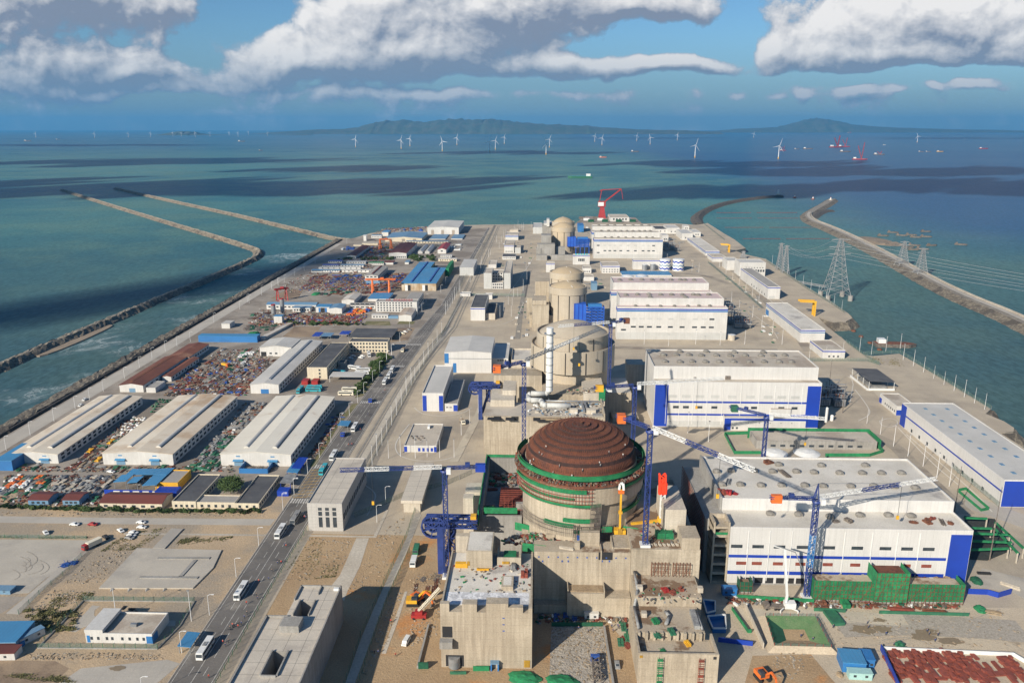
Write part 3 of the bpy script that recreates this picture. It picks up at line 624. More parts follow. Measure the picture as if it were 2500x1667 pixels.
def yard(c,Q,nx,ny,kinds,where,s=1.0,rot=0.0,fill=.85,seed=1):
 """a yard of separate stacks laid out in rows over the quad Q (measured in crop c)"""
 rnd=random.Random(seed);P=[at(c,*q)for q in Q]
 for i in range(nx):
  for j in range(ny):
   if rnd.random()>fill:continue
   u,v=(i+.5+rnd.uniform(-.25,.25))/nx,(j+.5+rnd.uniform(-.25,.25))/ny
   x=(P[0][0]*(1-u)+P[1][0]*u)*(1-v)+(P[3][0]*(1-u)+P[2][0]*u)*v
   y=(P[0][1]*(1-u)+P[1][1]*u)*(1-v)+(P[3][1]*(1-u)+P[2][1]*u)*v
   k,m=kinds[rnd.randrange(len(kinds))]
   lb=f"{ADJ[m]} {k.replace('_', ' ')} in the {where}"
   stack(k,m,x,y,rot+rnd.uniform(-.08,.08)+(pi/2 if rnd.random()<.15 else 0),lb,f"{ADJ[m]} {k.replace('_', ' ')}s in the {where}",(s*rnd.uniform(.75,1.15),s*rnd.uniform(.9,1.4),s*rnd.uniform(.4,.8)))
def mk_person(top='cloth_blue',hat='yellow_paint'):
 me=bpy.data.meshes.new('person');J=[(0,0,.95),(0,.01,1.2),(0,.02,1.42),(0,0,1.53),(0,-.02,1.66),(.2,.02,1.40),(.27,.05,1.12),(.26,-.1,.9),(-.2,.02,1.40),(-.27,-.03,1.12),(-.25,-.2,.93),(.1,0,.88),(.12,-.14,.5),(.12,-.08,.08),(.12,-.22,.04),(-.1,0,.88),(-.12,.08,.5),(-.12,.26,.1),(-.12,.14,.04)]
 Ed=[(0,1),(1,2),(2,3),(3,4),(2,5),(5,6),(6,7),(2,8),(8,9),(9,10),(0,11),(11,12),(12,13),(13,14),(0,15),(15,16),(16,17),(17,18)]
 rad=[.16,.15,.17,.07,.115,.075,.055,.045,.075,.055,.045,.1,.07,.055,.045,.1,.07,.055,.045]
 me.from_pydata(J,Ed,[]);ob=bpy.data.objects.new('person',me);COL.objects.link(ob)
 sk=ob.modifiers.new('skin','SKIN')
 for v,r in zip(me.skin_vertices[0].data,rad):v.radius=(r,r*.8)
 me.skin_vertices[0].data[0].use_root=True
 dg=bpy.context.evaluated_depsgraph_get();nm=bpy.data.meshes.new_from_object(ob.evaluated_get(dg));ob.modifiers.clear();ob.data=nm
 nm.materials.clear()
 for q in('cloth_dark',top,'skin',hat):nm.materials.append(MATS[q])
 for f in nm.polygons:z=f.center.z;f.material_index=0 if z<.93 else 1 if z<1.47 else 2 if z<1.67 else 3
 ob['category']='person';return ob
def person(x,y,rz,top,hat,label,group,z=0):return place(('person',top,hat),lambda:mk_person(top,hat),x,y,z,rz,label,group)
def leaves(rx,ry,rz,n,seed,size=.5,base=0.0):
 rnd=random.Random(seed);mb=MB();cl=[]
 for _ in range(max(8,n//60)):
  a,b,r=rnd.uniform(0,2*pi),rnd.uniform(-.5,1),rnd.uniform(.55,1.0);q=math.sqrt(max(0,1-b*b));cl.append((r*q*cos(a),r*q*sin(a),r*b))
 for i in range(n):
  c=cl[i%len(cl)];p=Vector((c[0]*rx+rnd.gauss(0,.17)*rx,c[1]*ry+rnd.gauss(0,.17)*ry,base+rz+c[2]*rz*.9+rnd.gauss(0,.14)*rz))
  if p.z<.1:p.z=.1
  u=Vector((rnd.gauss(0,1),rnd.gauss(0,1),rnd.gauss(0,1))).normalized();v=u.orthogonal().normalized();s=size*rnd.uniform(.6,1.3)
  mb.add([p+u*s,p+v*s*.6,p-u*s,p-v*s*.6],[(0,1,2,3)])
 return mb
def mk_tree(r=4,h=7,n=2600,seed=1,name='tree'):
 t=thing(name,'',name);rnd=random.Random(seed);mb=MB();mb.cyl(0,0,0,h*.45,.28,8,0,.16)
 for k in range(6):a=k*1.05;mb.bar((0,0,h*.35),(cos(a)*r*.6,sin(a)*r*.6,h*.7),.16)
 mb.build('trunk','bark',t);leaves(r,r,h*.42,n,seed,.38,h*.16).build('crown','leaf',t);return t
def mk_bush(seed=1):return one('bush','bush',leaves(1.5,1.5,1.0,420,seed,.3),'leaf')
# ================================================================== ground sheets, left and foreground
def q4(name,P,z,m):return sheet(name,P,z,m)
sheet('ground_sand',[(-340,150),(-129,150),(-129,385),(-340,392)],.05,'sand')
sheet('ground_yard',[(-338,392.2),(-129.5,385.2),(-125.5,560),(-122,640),(-104,860),(-100,1150),(-96,1560),(-180,1500),(-300,1450),(-338,1380)],.05,'yard')
sheet('coast_road',[(-336,395),(-323,395),(-324,700),(-326,1000),(-330,1330),(-338,1330)],.11,'road_pale')
sheet('ground_earth',[(-128.6,150),(48,150),(48,235),(20,300),(-25,318),(-40,345),(-111,345)],.05,'earth')
RD=[(-129.3,150),(-129.3,393),(-125.6,550),(-122.6,619),(-105.6,854),(-102.5,1060),(-96,1560)]
RE=[(-113.5,150),(-112.5,393),(-109.5,550),(-106.0,619),(-95.5,854),(-94.5,1060),(-92,1560)]
sheet('road',RD+RE[::-1],.12,'asphalt')
def lerp2(a,b,t):return(a[0]+(b[0]-a[0])*t,a[1]+(b[1]-a[1])*t)
mb=MB();ci=0
for t,dash in((.06,0),(.34,1),(.5,0),(.67,1),(.95,0)):
 L_=resample([lerp2(a,b,t)for a,b in zip(RD,RE)],5)
 for k,(a,b)in enumerate(zip(L_,L_[1:])):
  if dash and k%2:continue
  mb.add([(a[0]-.11,a[1],.16),(a[0]+.11,a[1],.16),(b[0]+.11,b[1],.16),(b[0]-.11,b[1],.16)],[(0,1,2,3)])
mat('road_paint',(.62,.60,.55),(.40,.38,.35),.5,.8,fine=.4);mat('road_paint_yellow',(.42,.27,.07),(.30,.2,.08),.5,.8,fine=.4)
for(y0,xa,xb)in((377,-128.6,-114),(421,-127.8,-113),(533,-125.5,-111),(690,-119,-104),(622,-122,-108)):
 for i in range(11):x=xa+(xb-xa)*(i+.5)/11;mb.box(x-.35,x+.35,y0,y0+5,.13,.165)
struct('road_marking',mb,'road_paint')
mb=MB()
for i in range(7):x=-128.4+i*2.3;mb.box(x-.1,x+.1,383,419,.13,.166)
for i in range(10):y=383+i*3.9;mb.bar((-128.4,y,.16),(-114.4,y+3,.165),.2)
struct('road_marking',mb,'road_paint_yellow')
mb=MB()
for Q in(RD,RE):
 for a,b in zip(Q,Q[1:]):s=-.3 if Q is RD else .3;mb.add([(a[0],a[1],.2),(a[0]+s,a[1],.2),(b[0]+s,b[1],.2),(b[0],b[1],.2),(a[0],a[1],0),(a[0]+s,a[1],0),(b[0]+s,b[1],0),(b[0],b[1],0)],[(0,1,2,3),(0,4,7,3),(1,5,6,2)])
struct('kerb',mb,'road_pale')
sheet('pavement',[(-113,150),(-108,150),(-108,425),(-105,620),(-92,1060),(-90,1560),(-91.6,1560),(-94,1060),(-105.5,619),(-112,393)],.10,'paving')
RC=[(-108,420),(-105,588),(-99,664),(-90,756),(-88,1000),(-86,1590)]
for dx_,w_,m_ in((1.2,.7,'track'),(3.2,.45,'track'),(8.5,.8,'track'),(11.5,.45,'track')):
 P=[(a+dx_,b)for a,b in RC];sheet('track_channel',[(a-w_,b)for a,b in P]+[(a+w_,b)for a,b in P[::-1]],.13,m_)
P=[(a+5.6,b)for a,b in RC[:4]];sheet('rail_slab',[(a-1.9,b)for a,b in P]+[(a+1.9,b)for a,b in P[::-1]],.15,'concrete_pale')
sheet('road',poly('L3',(-500,70),(700,88),(1760,96),(1725,136),(700,128),(-500,112)),.09,'road_pale')
sheet('path',poly('E1',(-600,455),(475,468),(465,480),(-600,468)),.09,'concrete_pale')
sheet('parking_area',poly('E2',(-700,104),(900,118),(860,240),(600,440),(470,500),(290,655),(-700,690)),.08,'slab')
sheet('road',poly('E2',(880,200),(930,200),(500,560),(190,872),(60,862),(300,660),(560,440)),.10,'road_pale')
sheet('ground_slab',poly('E2',(-300,690),(260,690),(20,860),(-300,880)),.07,'yard')
sheet('path',poly('E2',(690,1045),(770,1052),(830,1010),(905,985),(1780,990),(1782,935),(1000,915),(955,880),(960,830),(1020,785),(935,780)),.10,'road_pale')
sheet('ground_mud',poly('E2',(-200,1330),(560,1345),(700,1420),(560,1560),(-200,1580)),.08,'yard_brown')
sheet('road',poly('E2',(560,1600),(820,1420),(1700,1330),(1830,1370),(1560,1600)),.09,'road_pale')
sheet('path',poly('E1',(1122,495),(1215,495),(1150,700),(1060,880),(1030,960),(960,900),(935,850),(1000,770)),.10,'concrete_pale')
sheet('path',poly('E1',(765,470),(1250,480),(1345,280),(1360,290),(1268,492),(762,484)),.11,'concrete_pale')
sheet('path',poly('E1',(1560,230),(1500,480),(1290,930),(1160,1230),(1040,1568),(1110,1568),(1240,1230),(1345,930),(1480,640),(1600,330)),.12,'concrete_pale')
sheet('path',poly('E1',(1480,890),(1400,1110),(1310,1350),(1340,1350),(1430,1110),(1500,890)),.12,'concrete_pale')
mb=MB();P=poly('E2',(1005,600),(1960,600),(2165,395),(2250,215),(1390,195),z=.6);mb.prism(P,0,.6)
P2=poly('E2',(1550,195),(1670,200),(1860,0),(1740,-5),z=.62);mb.prism(P2,0,.62);t=thing('foundation_slab','large raw concrete foundation slab in the sand left of the main road','foundation',(P[0][0],P[0][1],0));mb.build('slab','slab',t)
for a,b in(((1600,300),(2130,300)),((1420,492),(2010,498)),((1830,490),(1985,318))):
 a,b=at('E2',*a,.7),at('E2',*b,.7);MB().bar(a,b,1.6,0,h=.5).build('kerb_beam','concrete_grey',t)
for i in range(4):a=at('E2',1140+i*178,612,.3);MB().add([(a[0]-1,a[1],0),(a[0]+1,a[1],0),(a[0],a[1]-2,0),(a[0],a[1],.8)],[(0,1,2),(0,2,3),(1,3,2)]).build('buttress','concrete_grey',t)
# ================================================================== warehouses and sheds on the left
WIN_E=lambda n,z,w=3,h=1.5:[('E',n,.02,.98,z,w,h)]
def big_shed(label,B,roof,rise=1.6):
 x0,x1,y0,y1,h=B
 t=house('warehouse',label,'warehouse',B,'white_wall',roof,'gabley',rise=rise,win=WIN_E(17,h*.62,3.2,1.3)+WIN_E(17,h*.2,3.2,1.5))
 w=x1-x0
 for f in(.31,.72):
  xm=x0+w*f;zb=h+rise*(1-abs(f-.5)*2);mb=MB();ya,yb=y0+(y1-y0)*.07,y1-2
  n=8;vs=[(xm+1.7*cos(pi*i/n),y,zb-.3+1.5*sin(pi*i/n))for y in(ya,yb)for i in range(n+1)]
  mb.add(vs,[(i,i+1,n+2+i,n+1+i)for i in range(n)]+[tuple(range(n,-1,-1)),tuple(range(n+1,2*n+2))]);rm=mb.build('roof_monitor','roof_white',t)
  MB().box(xm+1.6,xm+2.0,ya,yb,zb-.6,zb+.35).build('monitor_louvre','dark',rm)
 for f in(.25,.74):
  u=(x0+w*f);patch(t,B,'door','S',f-2.6/w,f+2.6/w,0,h*.42,'roof_blue_dull',.1)
  MB().add([(u-3,y0-1.6,h*.45),(u+3,y0-1.6,h*.45),(u+3,y0,h*.56),(u-3,y0,h*.56)],[(0,1,2,3)]).build('door_canopy','roof_blue',t)
  patch(t,B,'number_plate','S',f-1.2/w,f+1.2/w,h*.78,h*.88,'roof_blue',.06)
 return t
big_shed('long white warehouse with rust-stained cream roof next to the coast road',bx('L2',45,378,602,545,172),'roof_cream')
big_shed('long white warehouse with tan stained roof, middle of the three big sheds',bx('L2',658,1112,613,542,170),'roof_cream')
big_shed('long white warehouse with pale roof and rusty cross streaks, nearest the main road',bx('L2',1410,1862,620,547,175),'roof_cream_rust')
B=bx('L1',1600,1782,1465,1408,1128)
t=house('warehouse','narrow white warehouse with bright white roof and one dark ridge slot','warehouse',B,'white_wall','roof_white','gabley',rise=1.3,win=WIN_E(20,B[4]*.6,3,1.3)+WIN_E(20,B[4]*.18,3,1.5))
MB().box((B[0]+B[1])/2+.4,(B[0]+B[1])/2+2.2,B[2]+8,B[3]-4,B[4]+.9,B[4]+1.9).build('roof_monitor','steel',t);patch(t,B,'door','S',.36,.64,0,3.4,'bright_blue')
B=bx('L1',1660,1862,1228,1172,1118)
t=house('warehouse','squarish white gabled workshop behind the narrow white warehouse','warehouse',B,'white_wall','roof_white','gabley',rise=1.8,win=[('S',2,.25,.6,2,2,1.4)]);patch(t,B,'door','S',.03,.2,0,4,'dark')
B=bx('L1',765,918,1456,1412,1228)
t=house('warehouse','low shed with dark red rusty roof beside the coast road','warehouse',B,'white_wall','roof_rust','gabley',rise=1.4,win=WIN_E(9,2,3,1.4));patch(t,B,'door','S',.4,.66,0,3,'roof_blue_dull')
MB().box(B[0]+6,B[0]+8.5,B[2]+4,B[3]-3,B[4]+1,B[4]+1.8).build('roof_monitor','rust',t)
B2=(B[1]-9,B[1]+6,B[3]+.5,B[3]+40,5);house('warehouse','rear rust-roofed shed with faded orange end, further along the coast road','warehouse',(B[0]+2,B[1]+2,B[3]+.5,at('L1',1250,1150,5)[1],B[4]-.4),'white_wall','roof_rust','gabley',rise=1.4,win=WIN_E(8,2,3,1.4))
B=bx('L1',1036,1095,1388,1358,1236);house('shed','small white shed with rust red roof built against the dark red shed','shed',B,'white_wall','roof_rust','gabley',rise=.8,win=WIN_E(9,1.4,2.5,1.4))
B=bx('L1',935,995,1460,1428,1385);house('shed','small white flat-roofed hut at the front corner of the dark red shed','shed',B,'white_wall','roof_grey',par=.3)
B=bx('L1',1265,1645,1138,1100,1085);house('shed','long bright blue steel enclosure across the yard by the coast road','shed',B,'bright_blue','roof_blue','slab',over=.2)
B=bx('L1',1415,1468,1050,1020,1000);house('shed','small white cube-like hut beside the lamp-lined coast road','shed',B,'white_wall','roof_white','slab',over=.3)
B=bx('L1',1962,2090,1372,1298,1138);x0,x1,y0,y1,h=B
t=house('dormitory','long cream dormitory block with dark flat roof and window-filled side','building',B,'cream_wall','roof_slate',par=.4,win=[('E',18,.02,.98,z,1.6,1.7)for z in(.9,3.7,6.5)]+[('S',1,.55,.7,z,1.4,1.6)for z in(.9,3.7,6.5)])
B=bx('L4',850,1168,1212,1122,1092)
house('dormitory','cream three-storey dormitory facing the camera with dark roof','building',B,'cream_wall','roof_slate',par=.5,win=[('S',12,.02,.98,z,1.5,1.6)for z in(1,4.2,7.3)])
B=bx('L4',760,815,1335,1290,1240);house('gatehouse','grey porch-like block sticking out from the dormitory side','building',(B[0],B[1],B[2],B[2]+7,4.5),'concrete_grey','roof_slate',par=.5)
# ---- front strip
B=bx('L2',690,960,800,778,660);x0,x1,y0,y1,h=B;h=4
t=thing('shed','u-shaped blue roofed open shed around a scrap-filled court','shed',(x0,y0,0))
for k,(a,b,c_,d)in enumerate(((x0,x0+7,y0+6,y1-8),(x0+2,x1+2,y1-8,y1),(x1-5,x1+3,y0+2,y1+1),(x0+8,x1-9,y0+5,y0+13))):
 MB().add([(a,c_,h),(b,c_,h+.6),(b,d,h+.6),(a,d,h),(a,c_,h+.2),(b,c_,h+.8),(b,d,h+.8),(a,d,h+.2)],[(3,2,1,0),(4,5,6,7),(0,1,5,4),(1,2,6,5),(2,3,7,6),(3,0,4,7)]).build('roof','roof_blue',t)
 mb=MB();[mb.bar((x,y,0),(x,y,h+.2),.25)for x in(a+.3,b-.3)for y in(c_+.3,d-.3)];mb.build('frame','steel',t)
MB().box(x0-2,x1+2,y0-.3,y0,0,2.6).build('hoarding','blue_clad',t);mb=MB();wn=[MB().box(x0+3+i*5.3,x0+6.5+i*5.3,y0-.4,y0-.31,1.3,2.1).build('sign_panel','white_paint',t)for i in range(7)]
B=bx('L2',992,1140,775,752,668);house('building','flat-roofed building with a bright yellow fascia','building',(B[0],B[1],B[2],B[3],4.6),'yellow_paint','roof_grey',par=.6)
B=bx('L2',990,1130,818,782,775);t=house('shed','royal blue box cabin standing in front of the yellow building','shed',(B[0],B[1],B[2],B[2]+6,3),'blue_clad','blue_clad','slab',over=.1,win=[('S',3,.1,.9,1.2,1.4,.9,'white_paint')])
B=bx('L2',1100,1255,895,845,668);house('building','cream building with worn dark flat roof, left wing of the courtyard','building',B,'cream_wall','roof_slate',par=.7,win=[('S',4,.05,.95,1.2,1.3,1.4),('E',10,.05,.95,1.3,1.4,1.5)])
B2=bx('L2',1500,1655,900,858,674);house('building','cream building with worn dark flat roof nearest the main road','building',B2,'cream_wall','roof_slate',par=.7,win=[('S',3,.05,.95,1.2,1.3,1.4),('E',12,.03,.97,1.3,1.4,1.5)])
house('building','low cream link building joining the two dark-roofed wings','building',(B[1]+.05,B2[0]-.05,B[2]+.4,B[2]+9,B[4]-.5),'cream_wall','roof_grey',par=.5,win=[('S',5,.05,.95,1.1,1.4,1.5)])
p=at('L2',1468,800);place('court_tree',lambda:mk_tree(6,9,5200,5),p[0],p[1]+1,0,0,'round dark green tree in the courtyard between the cream buildings')
B=bx('L2',637,1040,897,862,806);house('building','long cream cabin with dark maroon pitched roof behind the hedge','building',(B[0],B[1],B[2],B[2]+12,3.6),'cream_wall','roof_maroon','gablex',rise=1.6,win=[('S',6,.02,.92,1.2,2.0,1.3)])
for xl,xr,lb in((182,312,'small maroon-roofed cabin, the left of two beside the material yard'),(402,510,'small maroon-roofed cabin between the yard and the long maroon one')):
 B=bx('L2',xl,xr,872,848,815);house('shed',lb,'shed',(B[0],B[1],B[2],B[2]+9,3.2),'roof_blue_dull','roof_maroon','gablex',rise=.9,win=[('S',3,.1,.9,1.1,1.5,1.2)])
B=bx('L2',-30,85,650,585,555);house('shed','bright blue block at the left edge in front of the first warehouse','shed',(B[0],B[1],B[2],B[2]+26,6),'bright_blue','roof_blue','slab',over=.1)
B=bx('L2',1525,1710,668,640,612);t=thing('skip_enclosure','open blue steel enclosure full of scrap before the third warehouse','enclosure',(B[0],B[2],0));x0,x1,y0,y1=B[:4];y1=y0+11
for a in((x0,x1,y0,y0+.3),(x0,x0+.3,y0+.3,y1),(x1-.3,x1,y0+.3,y1)):MB().box(*a,0,3).build('panel','bright_blue',t)
for i in range(3):stack('scrap_heap','scrap',x0+4+i*5.5,y0+5.5,.4*i,'dark scrap heap inside the open blue enclosure','scrap heaps in the blue enclosure',1.2)
for(c,xl,xr,yb,yt,yk,lb,m,mm)in(('E1',606,690,48,18,-30,'bright blue canopy roof beside the cream building wall','roof_blue',0),('E1',640,710,20,-10,-75,'royal blue canopy roof behind the blue and grey ones','blue_clad',0),('E1',556,640,130,85,40,'blue-framed open shelter with patched grey roof by the lamp posts','grey_steel',0)):
 B=bx(c,xl,xr,yb,yt,yk);canopy('canopy',lb,'canopy',(B[0],B[1],B[2],B[3]+4,3.4),m,'blue_clad',n=3,slope=.5)
B=bx('E1',536,620,186,160,135);house('shed','royal blue container cabin at the end of the canopies','shed',(B[0],B[1],B[2],B[2]+5,2.8),'blue_clad','blue_clad','slab',over=.05)
canopy('bus_shelter','pale blue bus shelter roof by the road near the fenced white building','bus shelter',(lambda a,b:(a[0],a[0]+5,a[1],b[1],3.2))(at('E2',1800,1200,3),at('E2',1900,1050,3)),'roof_blue',n=3,slope=.4)
canopy('bus_shelter','small pale blue bus shelter beside the grass strip and warehouse','bus shelter',(lambda a:(a[0],a[0]+7,a[1],a[1]+9,3.2))(at('E3',580,865,3)),'roof_blue',n=2,slope=.3)
B=bx('E3',512,790,512,470,445);canopy('canopy','white roofed car shelter in the bus park by the hedge','canopy',(B[0],B[1],B[2],B[2]+13,4.4),'roof_white','white_paint',n=2)
# ---- fenced white building
B=bx('E2',872,1560,1165,1050,965);x0,x1,y0,y1,h=B;h=4.4
t=house('building','small white flat-roofed building with blue corners inside its own fence','building',(x0,x1,y0,y0+14,h),'white_wall','roof_gravel',par=.7)
for u in(.09,.19,.32,.40,.55,.66,.775,.87):patch(t,(x0,x1,y0,y0+14,h),'window','S',u-.018,u+.018,1.5,2.8,'glass')
patch(t,(x0,x1,y0,y0+14,h),'corner_panel','S',.02,.065,.3,3.3,'bright_blue');patch(t,(x0,x1,y0,y0+14,h),'corner_panel','S',.91,1,.3,3.4,'bright_blue',.1);patch(t,(x0,x1,y0,y0+14,h),'corner_panel','E',0,.3,.3,3.4,'bright_blue',.1)
MB().box(x0-.1,x0+(x1-x0)*.27,y0-.12,y0+14.1,h+.01,h+1.4).build('raised_block','white_wall',t);MB().box(x0+15,x0+17.4,y0+5,y0+6.2,h-.6,h+.6).build('vent','steel',t)
P=[at('E2',*q)[:2]for q in((385,1215),(1600,1225),(1830,990),(1975,745),(850,735),(385,1215))]
fence('dark green mesh fence on a low kerb round the small white building',P,2.4,4);mb=MB();[mb.bar((*a,.25),(*b,.25),.5)for a,b in zip(P,P[1:])];struct('kerb_wall',mb,'concrete_grey')
fence('green mesh fence along the edge of the tyre-marked parking area',[at('E2',*q)[:2]for q in((885,225),(640,480),(400,670),(190,870))],2.2,5)
fence('green mesh fence at the back of the tyre-marked parking area',[at('E2',*q)[:2]for q in((-300,92),(400,100),(880,108))],2,5)
fence('green mesh fence along the right side of the main road',[(-111.5,200),(-112.2,281),(-111,347)],2.6,4)
fence('mesh fence along the left side of the sunken concrete path',[at('E1',*q)[:2]for q in((1030,1600),(1155,1230),(1285,930),(1496,480),(1590,200))],2.8,4)
fence('mesh fence along the right side of the sunken concrete path',[at('E1',*q)[:2]for q in((1130,1600),(1250,1230),(1360,930),(1516,600))],2.8,4)
def cabin(label,c,a,m,roof,rot,L_,W_,h=2.9,cat='cabin'):
 p=at(c,*a);mb=MB();mb.obox(0,0,0,h,L_,W_,0);t=thing('cabin',label,cat,(p[0],p[1],0));t.rotation_euler=(0,0,rot);o=mb.build('wall',m);o.parent=t
 o=MB().obox(0,0,h+.01,h+.25,L_+.4,W_+.4).build('roof',roof);o.parent=t
 for s in(-.25,.25):o=MB().box(L_*s-.5,L_*s+.5,-W_/2-.05,-W_/2+.02,1.1,2.0).build('window','glass');o.parent=t
 return t
cabin('striped blue and tan roofed shed at the left edge by the brown mud','E2',(70,1130),'roof_blue_dull','roof_blue',.06,15,13,3.6)
cabin('maroon-roofed white cabin at the left edge beside the blue wall','E2',(20,1215),'white_wall','roof_maroon',.06,12,4)
cabin('maroon-roofed white cabin lowest in the left edge group','E2',(0,1295),'white_wall','roof_maroon',.06,14,5)
cabin('narrow white cabin with dull blue roof leaning on the blue wall','E2',(320,1120),'white_wall','roof_blue_dull',1.0,9,3)
a,b=at('E2',100,1320),at('E2',395,1040);tag(MB().bar((a[0],a[1],1),(b[0],b[1],1),.3,0,h=2).build('hoarding','bright_blue'),'bright blue site hoarding slanting past the cabins in the left corner','hoarding')
cabin('low dark blue tarpaulin-covered container on the tyre-marked parking area','E2',(20,640),'roof_blue_dull','roof_blue_dull',0,10,4,1.6)
# ================================================================== big grey buildings beside the road
B=bx('L3',1970,2192,172,-5,-380);y1=at('E3',730,1125,B[4])[1];B=(B[0],B[1],B[2],y1,B[4])
t=house('building','long pale stone-clad building with three slot windows beside the road','building',B,'stone_clad','roof_slab',par=.6)
for u in(.36,.565,.77):
 for z0,z1 in((.14,.50),(.55,.70),(.74,.84)):patch(t,B,'window','S',u-.055,u+.055,B[4]*z0,B[4]*z1,'glass',.05)
wins(t,B,'E',14,.02,.98,B[4]*.35,2.4,3.2)
B=bx('E3',1120,1255,1568,1488,1190);B=(B[0],B[1],B[2],at('E3',1280,1190,B[4])[1],B[4])
t=house('building','smaller stone-roofed building with overhanging slab under the crane jib','building',B,'concrete_pale','roof_slab','slab',over=1.2,th=1.6)
A=[at('E1',*q,15)[:2]for q in((715,852),(1018,855),(700,1560),(190,1568),(470,1075),(655,995))]
xL,xR,yN=at('E1',200,1540,15)[0],at('E1',1015,856,15)[0],at('E1',870,855,15)[1];yF=at('E1',470,1075,15)[1];xM=at('E1',712,855,15)[0];yM=at('E1',680,950,15)[1]
H_=15;t=thing('building','large raw concrete building with open roof wells at the lower edge','building',(xL,yF,0))
w1=[at('E1',*q,H_)for q in((415,1518),(525,1525),(628,1335),(510,1340))];w2=[at('E1',*q,H_)for q in((655,1070),(750,1075),(795,960),(690,955))]
wx0,wx1=w1[0][0],w1[1][0];wy0,wy1=w1[0][1],w1[2][1];vx0,vx1=w2[0][0],w2[1][0]+.6;vy0,vy1=w2[0][1],w2[2][1]
mb=MB();Y0=150
cells=[(xL,xR,Y0,wy0),(xL,wx0,wy0,wy1),(wx1,xR,wy0,wy1),(xL,xR,wy1,yF),(xL+8,vx0,yF,vy0),(xL+8,xR,yF,vy0),(vx1,xR,vy0,vy1),(xM,vx0,vy0,vy1),(xM,xR,vy1,yN)]
cells.pop(4)
for a in cells:mb.box(*a,0,H_)
mb.build('wall','concrete_grey',t)
mb=MB();[mb.box(a[0]+.03,a[1]-.03,a[2]+.03,a[3]-.03,H_+.01,H_+.05)for a in cells];mb.build('roof','roof_slab',t)
mb=MB()
for a in((xR-.5,xR,Y0,yN),(xM,xR,yN-.5,yN),(xL,xL+.5,Y0,yF),(xL,xL+8,yF-.5,yF),(xM,xM+.5,vy1,yN),(wx0-.5,wx0,wy0,wy1),(wx1,wx1+.5,wy0,wy1),(wx0,wx1,wy0-.5,wy0),(vx0-.4,vx0,vy0,vy1),(vx1,vx1+.4,vy0,vy1),((xM+xR)/2,(xM+xR)/2+.4,vy1+4,yN)):mb.box(*a,H_+.05,H_+.8)
mb.build('parapet','concrete_grey',t)
p=at('E1',640,1165,H_);MB().box(p[0]-3.5,p[0]+3.5,p[1]-2.5,p[1]+3.5,H_+.05,H_+2.8).build('stair_hood','concrete_grey',t)
p=at('E1',975,880,H_);MB().box(p[0]-1,p[0]+1,p[1]-.6,p[1]+.6,H_+.05,H_+1).build('vent','white_paint',t)
# ================================================================== vehicles
for(c,x,y,m,lb)in(('E1',560,450,'white_paint','white bus on the road level with the stone-clad building'),('E1',270,890,'white_paint','white bus on the dark road, the middle one near the sand slab'),('L3',1310,925,'white_paint','white bus nearest the bottom edge, beside the bus shelter'),('E3',720,880,'white_paint','white bus beside the pale blue shelter on the road'),('E3',548,1110,'white_paint','white bus just behind the teal bus'),('E3',465,1225,'teal_paint','teal bus at the zebra crossing'),('E1',672,350,'grey_steel','grey bus parked at the corner of the stone-clad building'),('E3',1027,408,'white_paint','white bus farthest of the three in a row'),('E3',1002,455,'white_paint','white bus in the middle of the row of three'),('E3',968,505,'white_paint','white bus leading the row of three')):
 p=at(c,x,y,1);place(('bus',m),lambda:mk_bus(m),p[0],p[1],.12,0,lb,'buses on the main road')
for(x,y,m,r,lb)in((720,395,'white_paint',1.2,'white coach standing slantwise in the bus park'),(790,412,'white_paint',pi/2,'white coach, upper of two behind the car shelter'),(780,440,'white_paint',pi/2,'white coach, lower of two behind the car shelter'),(835,285,'white_paint',.3,'white coach in front of the cream dormitory'),(680,572,'cream_paint',pi/2,'cream coach beside the hedge'),(650,605,'cream_paint',pi/2,'pink and cream coach at the bottom of the bus park'),(385,575,'teal_paint',pi/2,'teal coach parked crosswise below the dormitory'),(395,555,'teal_paint',pi/2,'teal coach, rear one of the crosswise pair'),(275,575,'teal_paint',0,'teal coach parked lengthwise beside the warehouse'),(595,432,'teal_paint',1.2,'pale teal coach in the shade of the dormitory')):
 p=at('E3',x,y,1);place(('bus',m),lambda:mk_bus(m),p[0],p[1],.1,r,lb,'coaches in the bus park')
for(c,x,y,lb)in(('E3',325,520,'red container with pale roof below the dormitory end, left of two'),('E3',405,520,'red container with pale roof below the dormitory end, right of two')):
 p=at(c,x,y);stack('container','red_paint',p[0],p[1],0,lb,'red containers below the dormitory',(2,1.2,1.2))
for(c,x,y,m,r,lb)in(('L3',475,128,'white_paint',1.45,'white car on the sand next to the red car'),('L3',592,128,'red_paint',1.45,'red car on the sand by the pale cross road'),('L3',900,115,'white_paint',1.45,'white car on the edge of the pale cross road'),('L3',903,146,'white_paint',1.5,'white car just below the one on the cross road'),('L3',770,168,'white_paint',.9,'white car parked alone left of the car row'),('L3',852,180,'white_paint',1.3,'white car at the back of the row of three'),('L3',838,198,'white_paint',1.3,'white car in the middle of the row of three'),('L3',826,214,'grey_steel',1.3,'silver car at the front of the row of three'),('L3',676,210,'dark',.95,'black car parked behind the red and white truck'),('L3',292,182,'white_paint',.8,'white car alone by the back fence of the parking area'),('L2',540,195,'white_paint',0,'white van driving on the coast road'),('L2',514,232,'white_paint',0,'white car behind the van on the coast road'),('L2',708,655,'white_paint',1.3,'white car parked before the middle warehouse'),('C2',1538,1430,'grey_steel',0,'grey car parked on the building site by the gravel pit')):
 p=at(c,x,y,.7);place(('car',m),lambda:mk_car(m),p[0],p[1],.1,r,lb,'parked and driving cars')
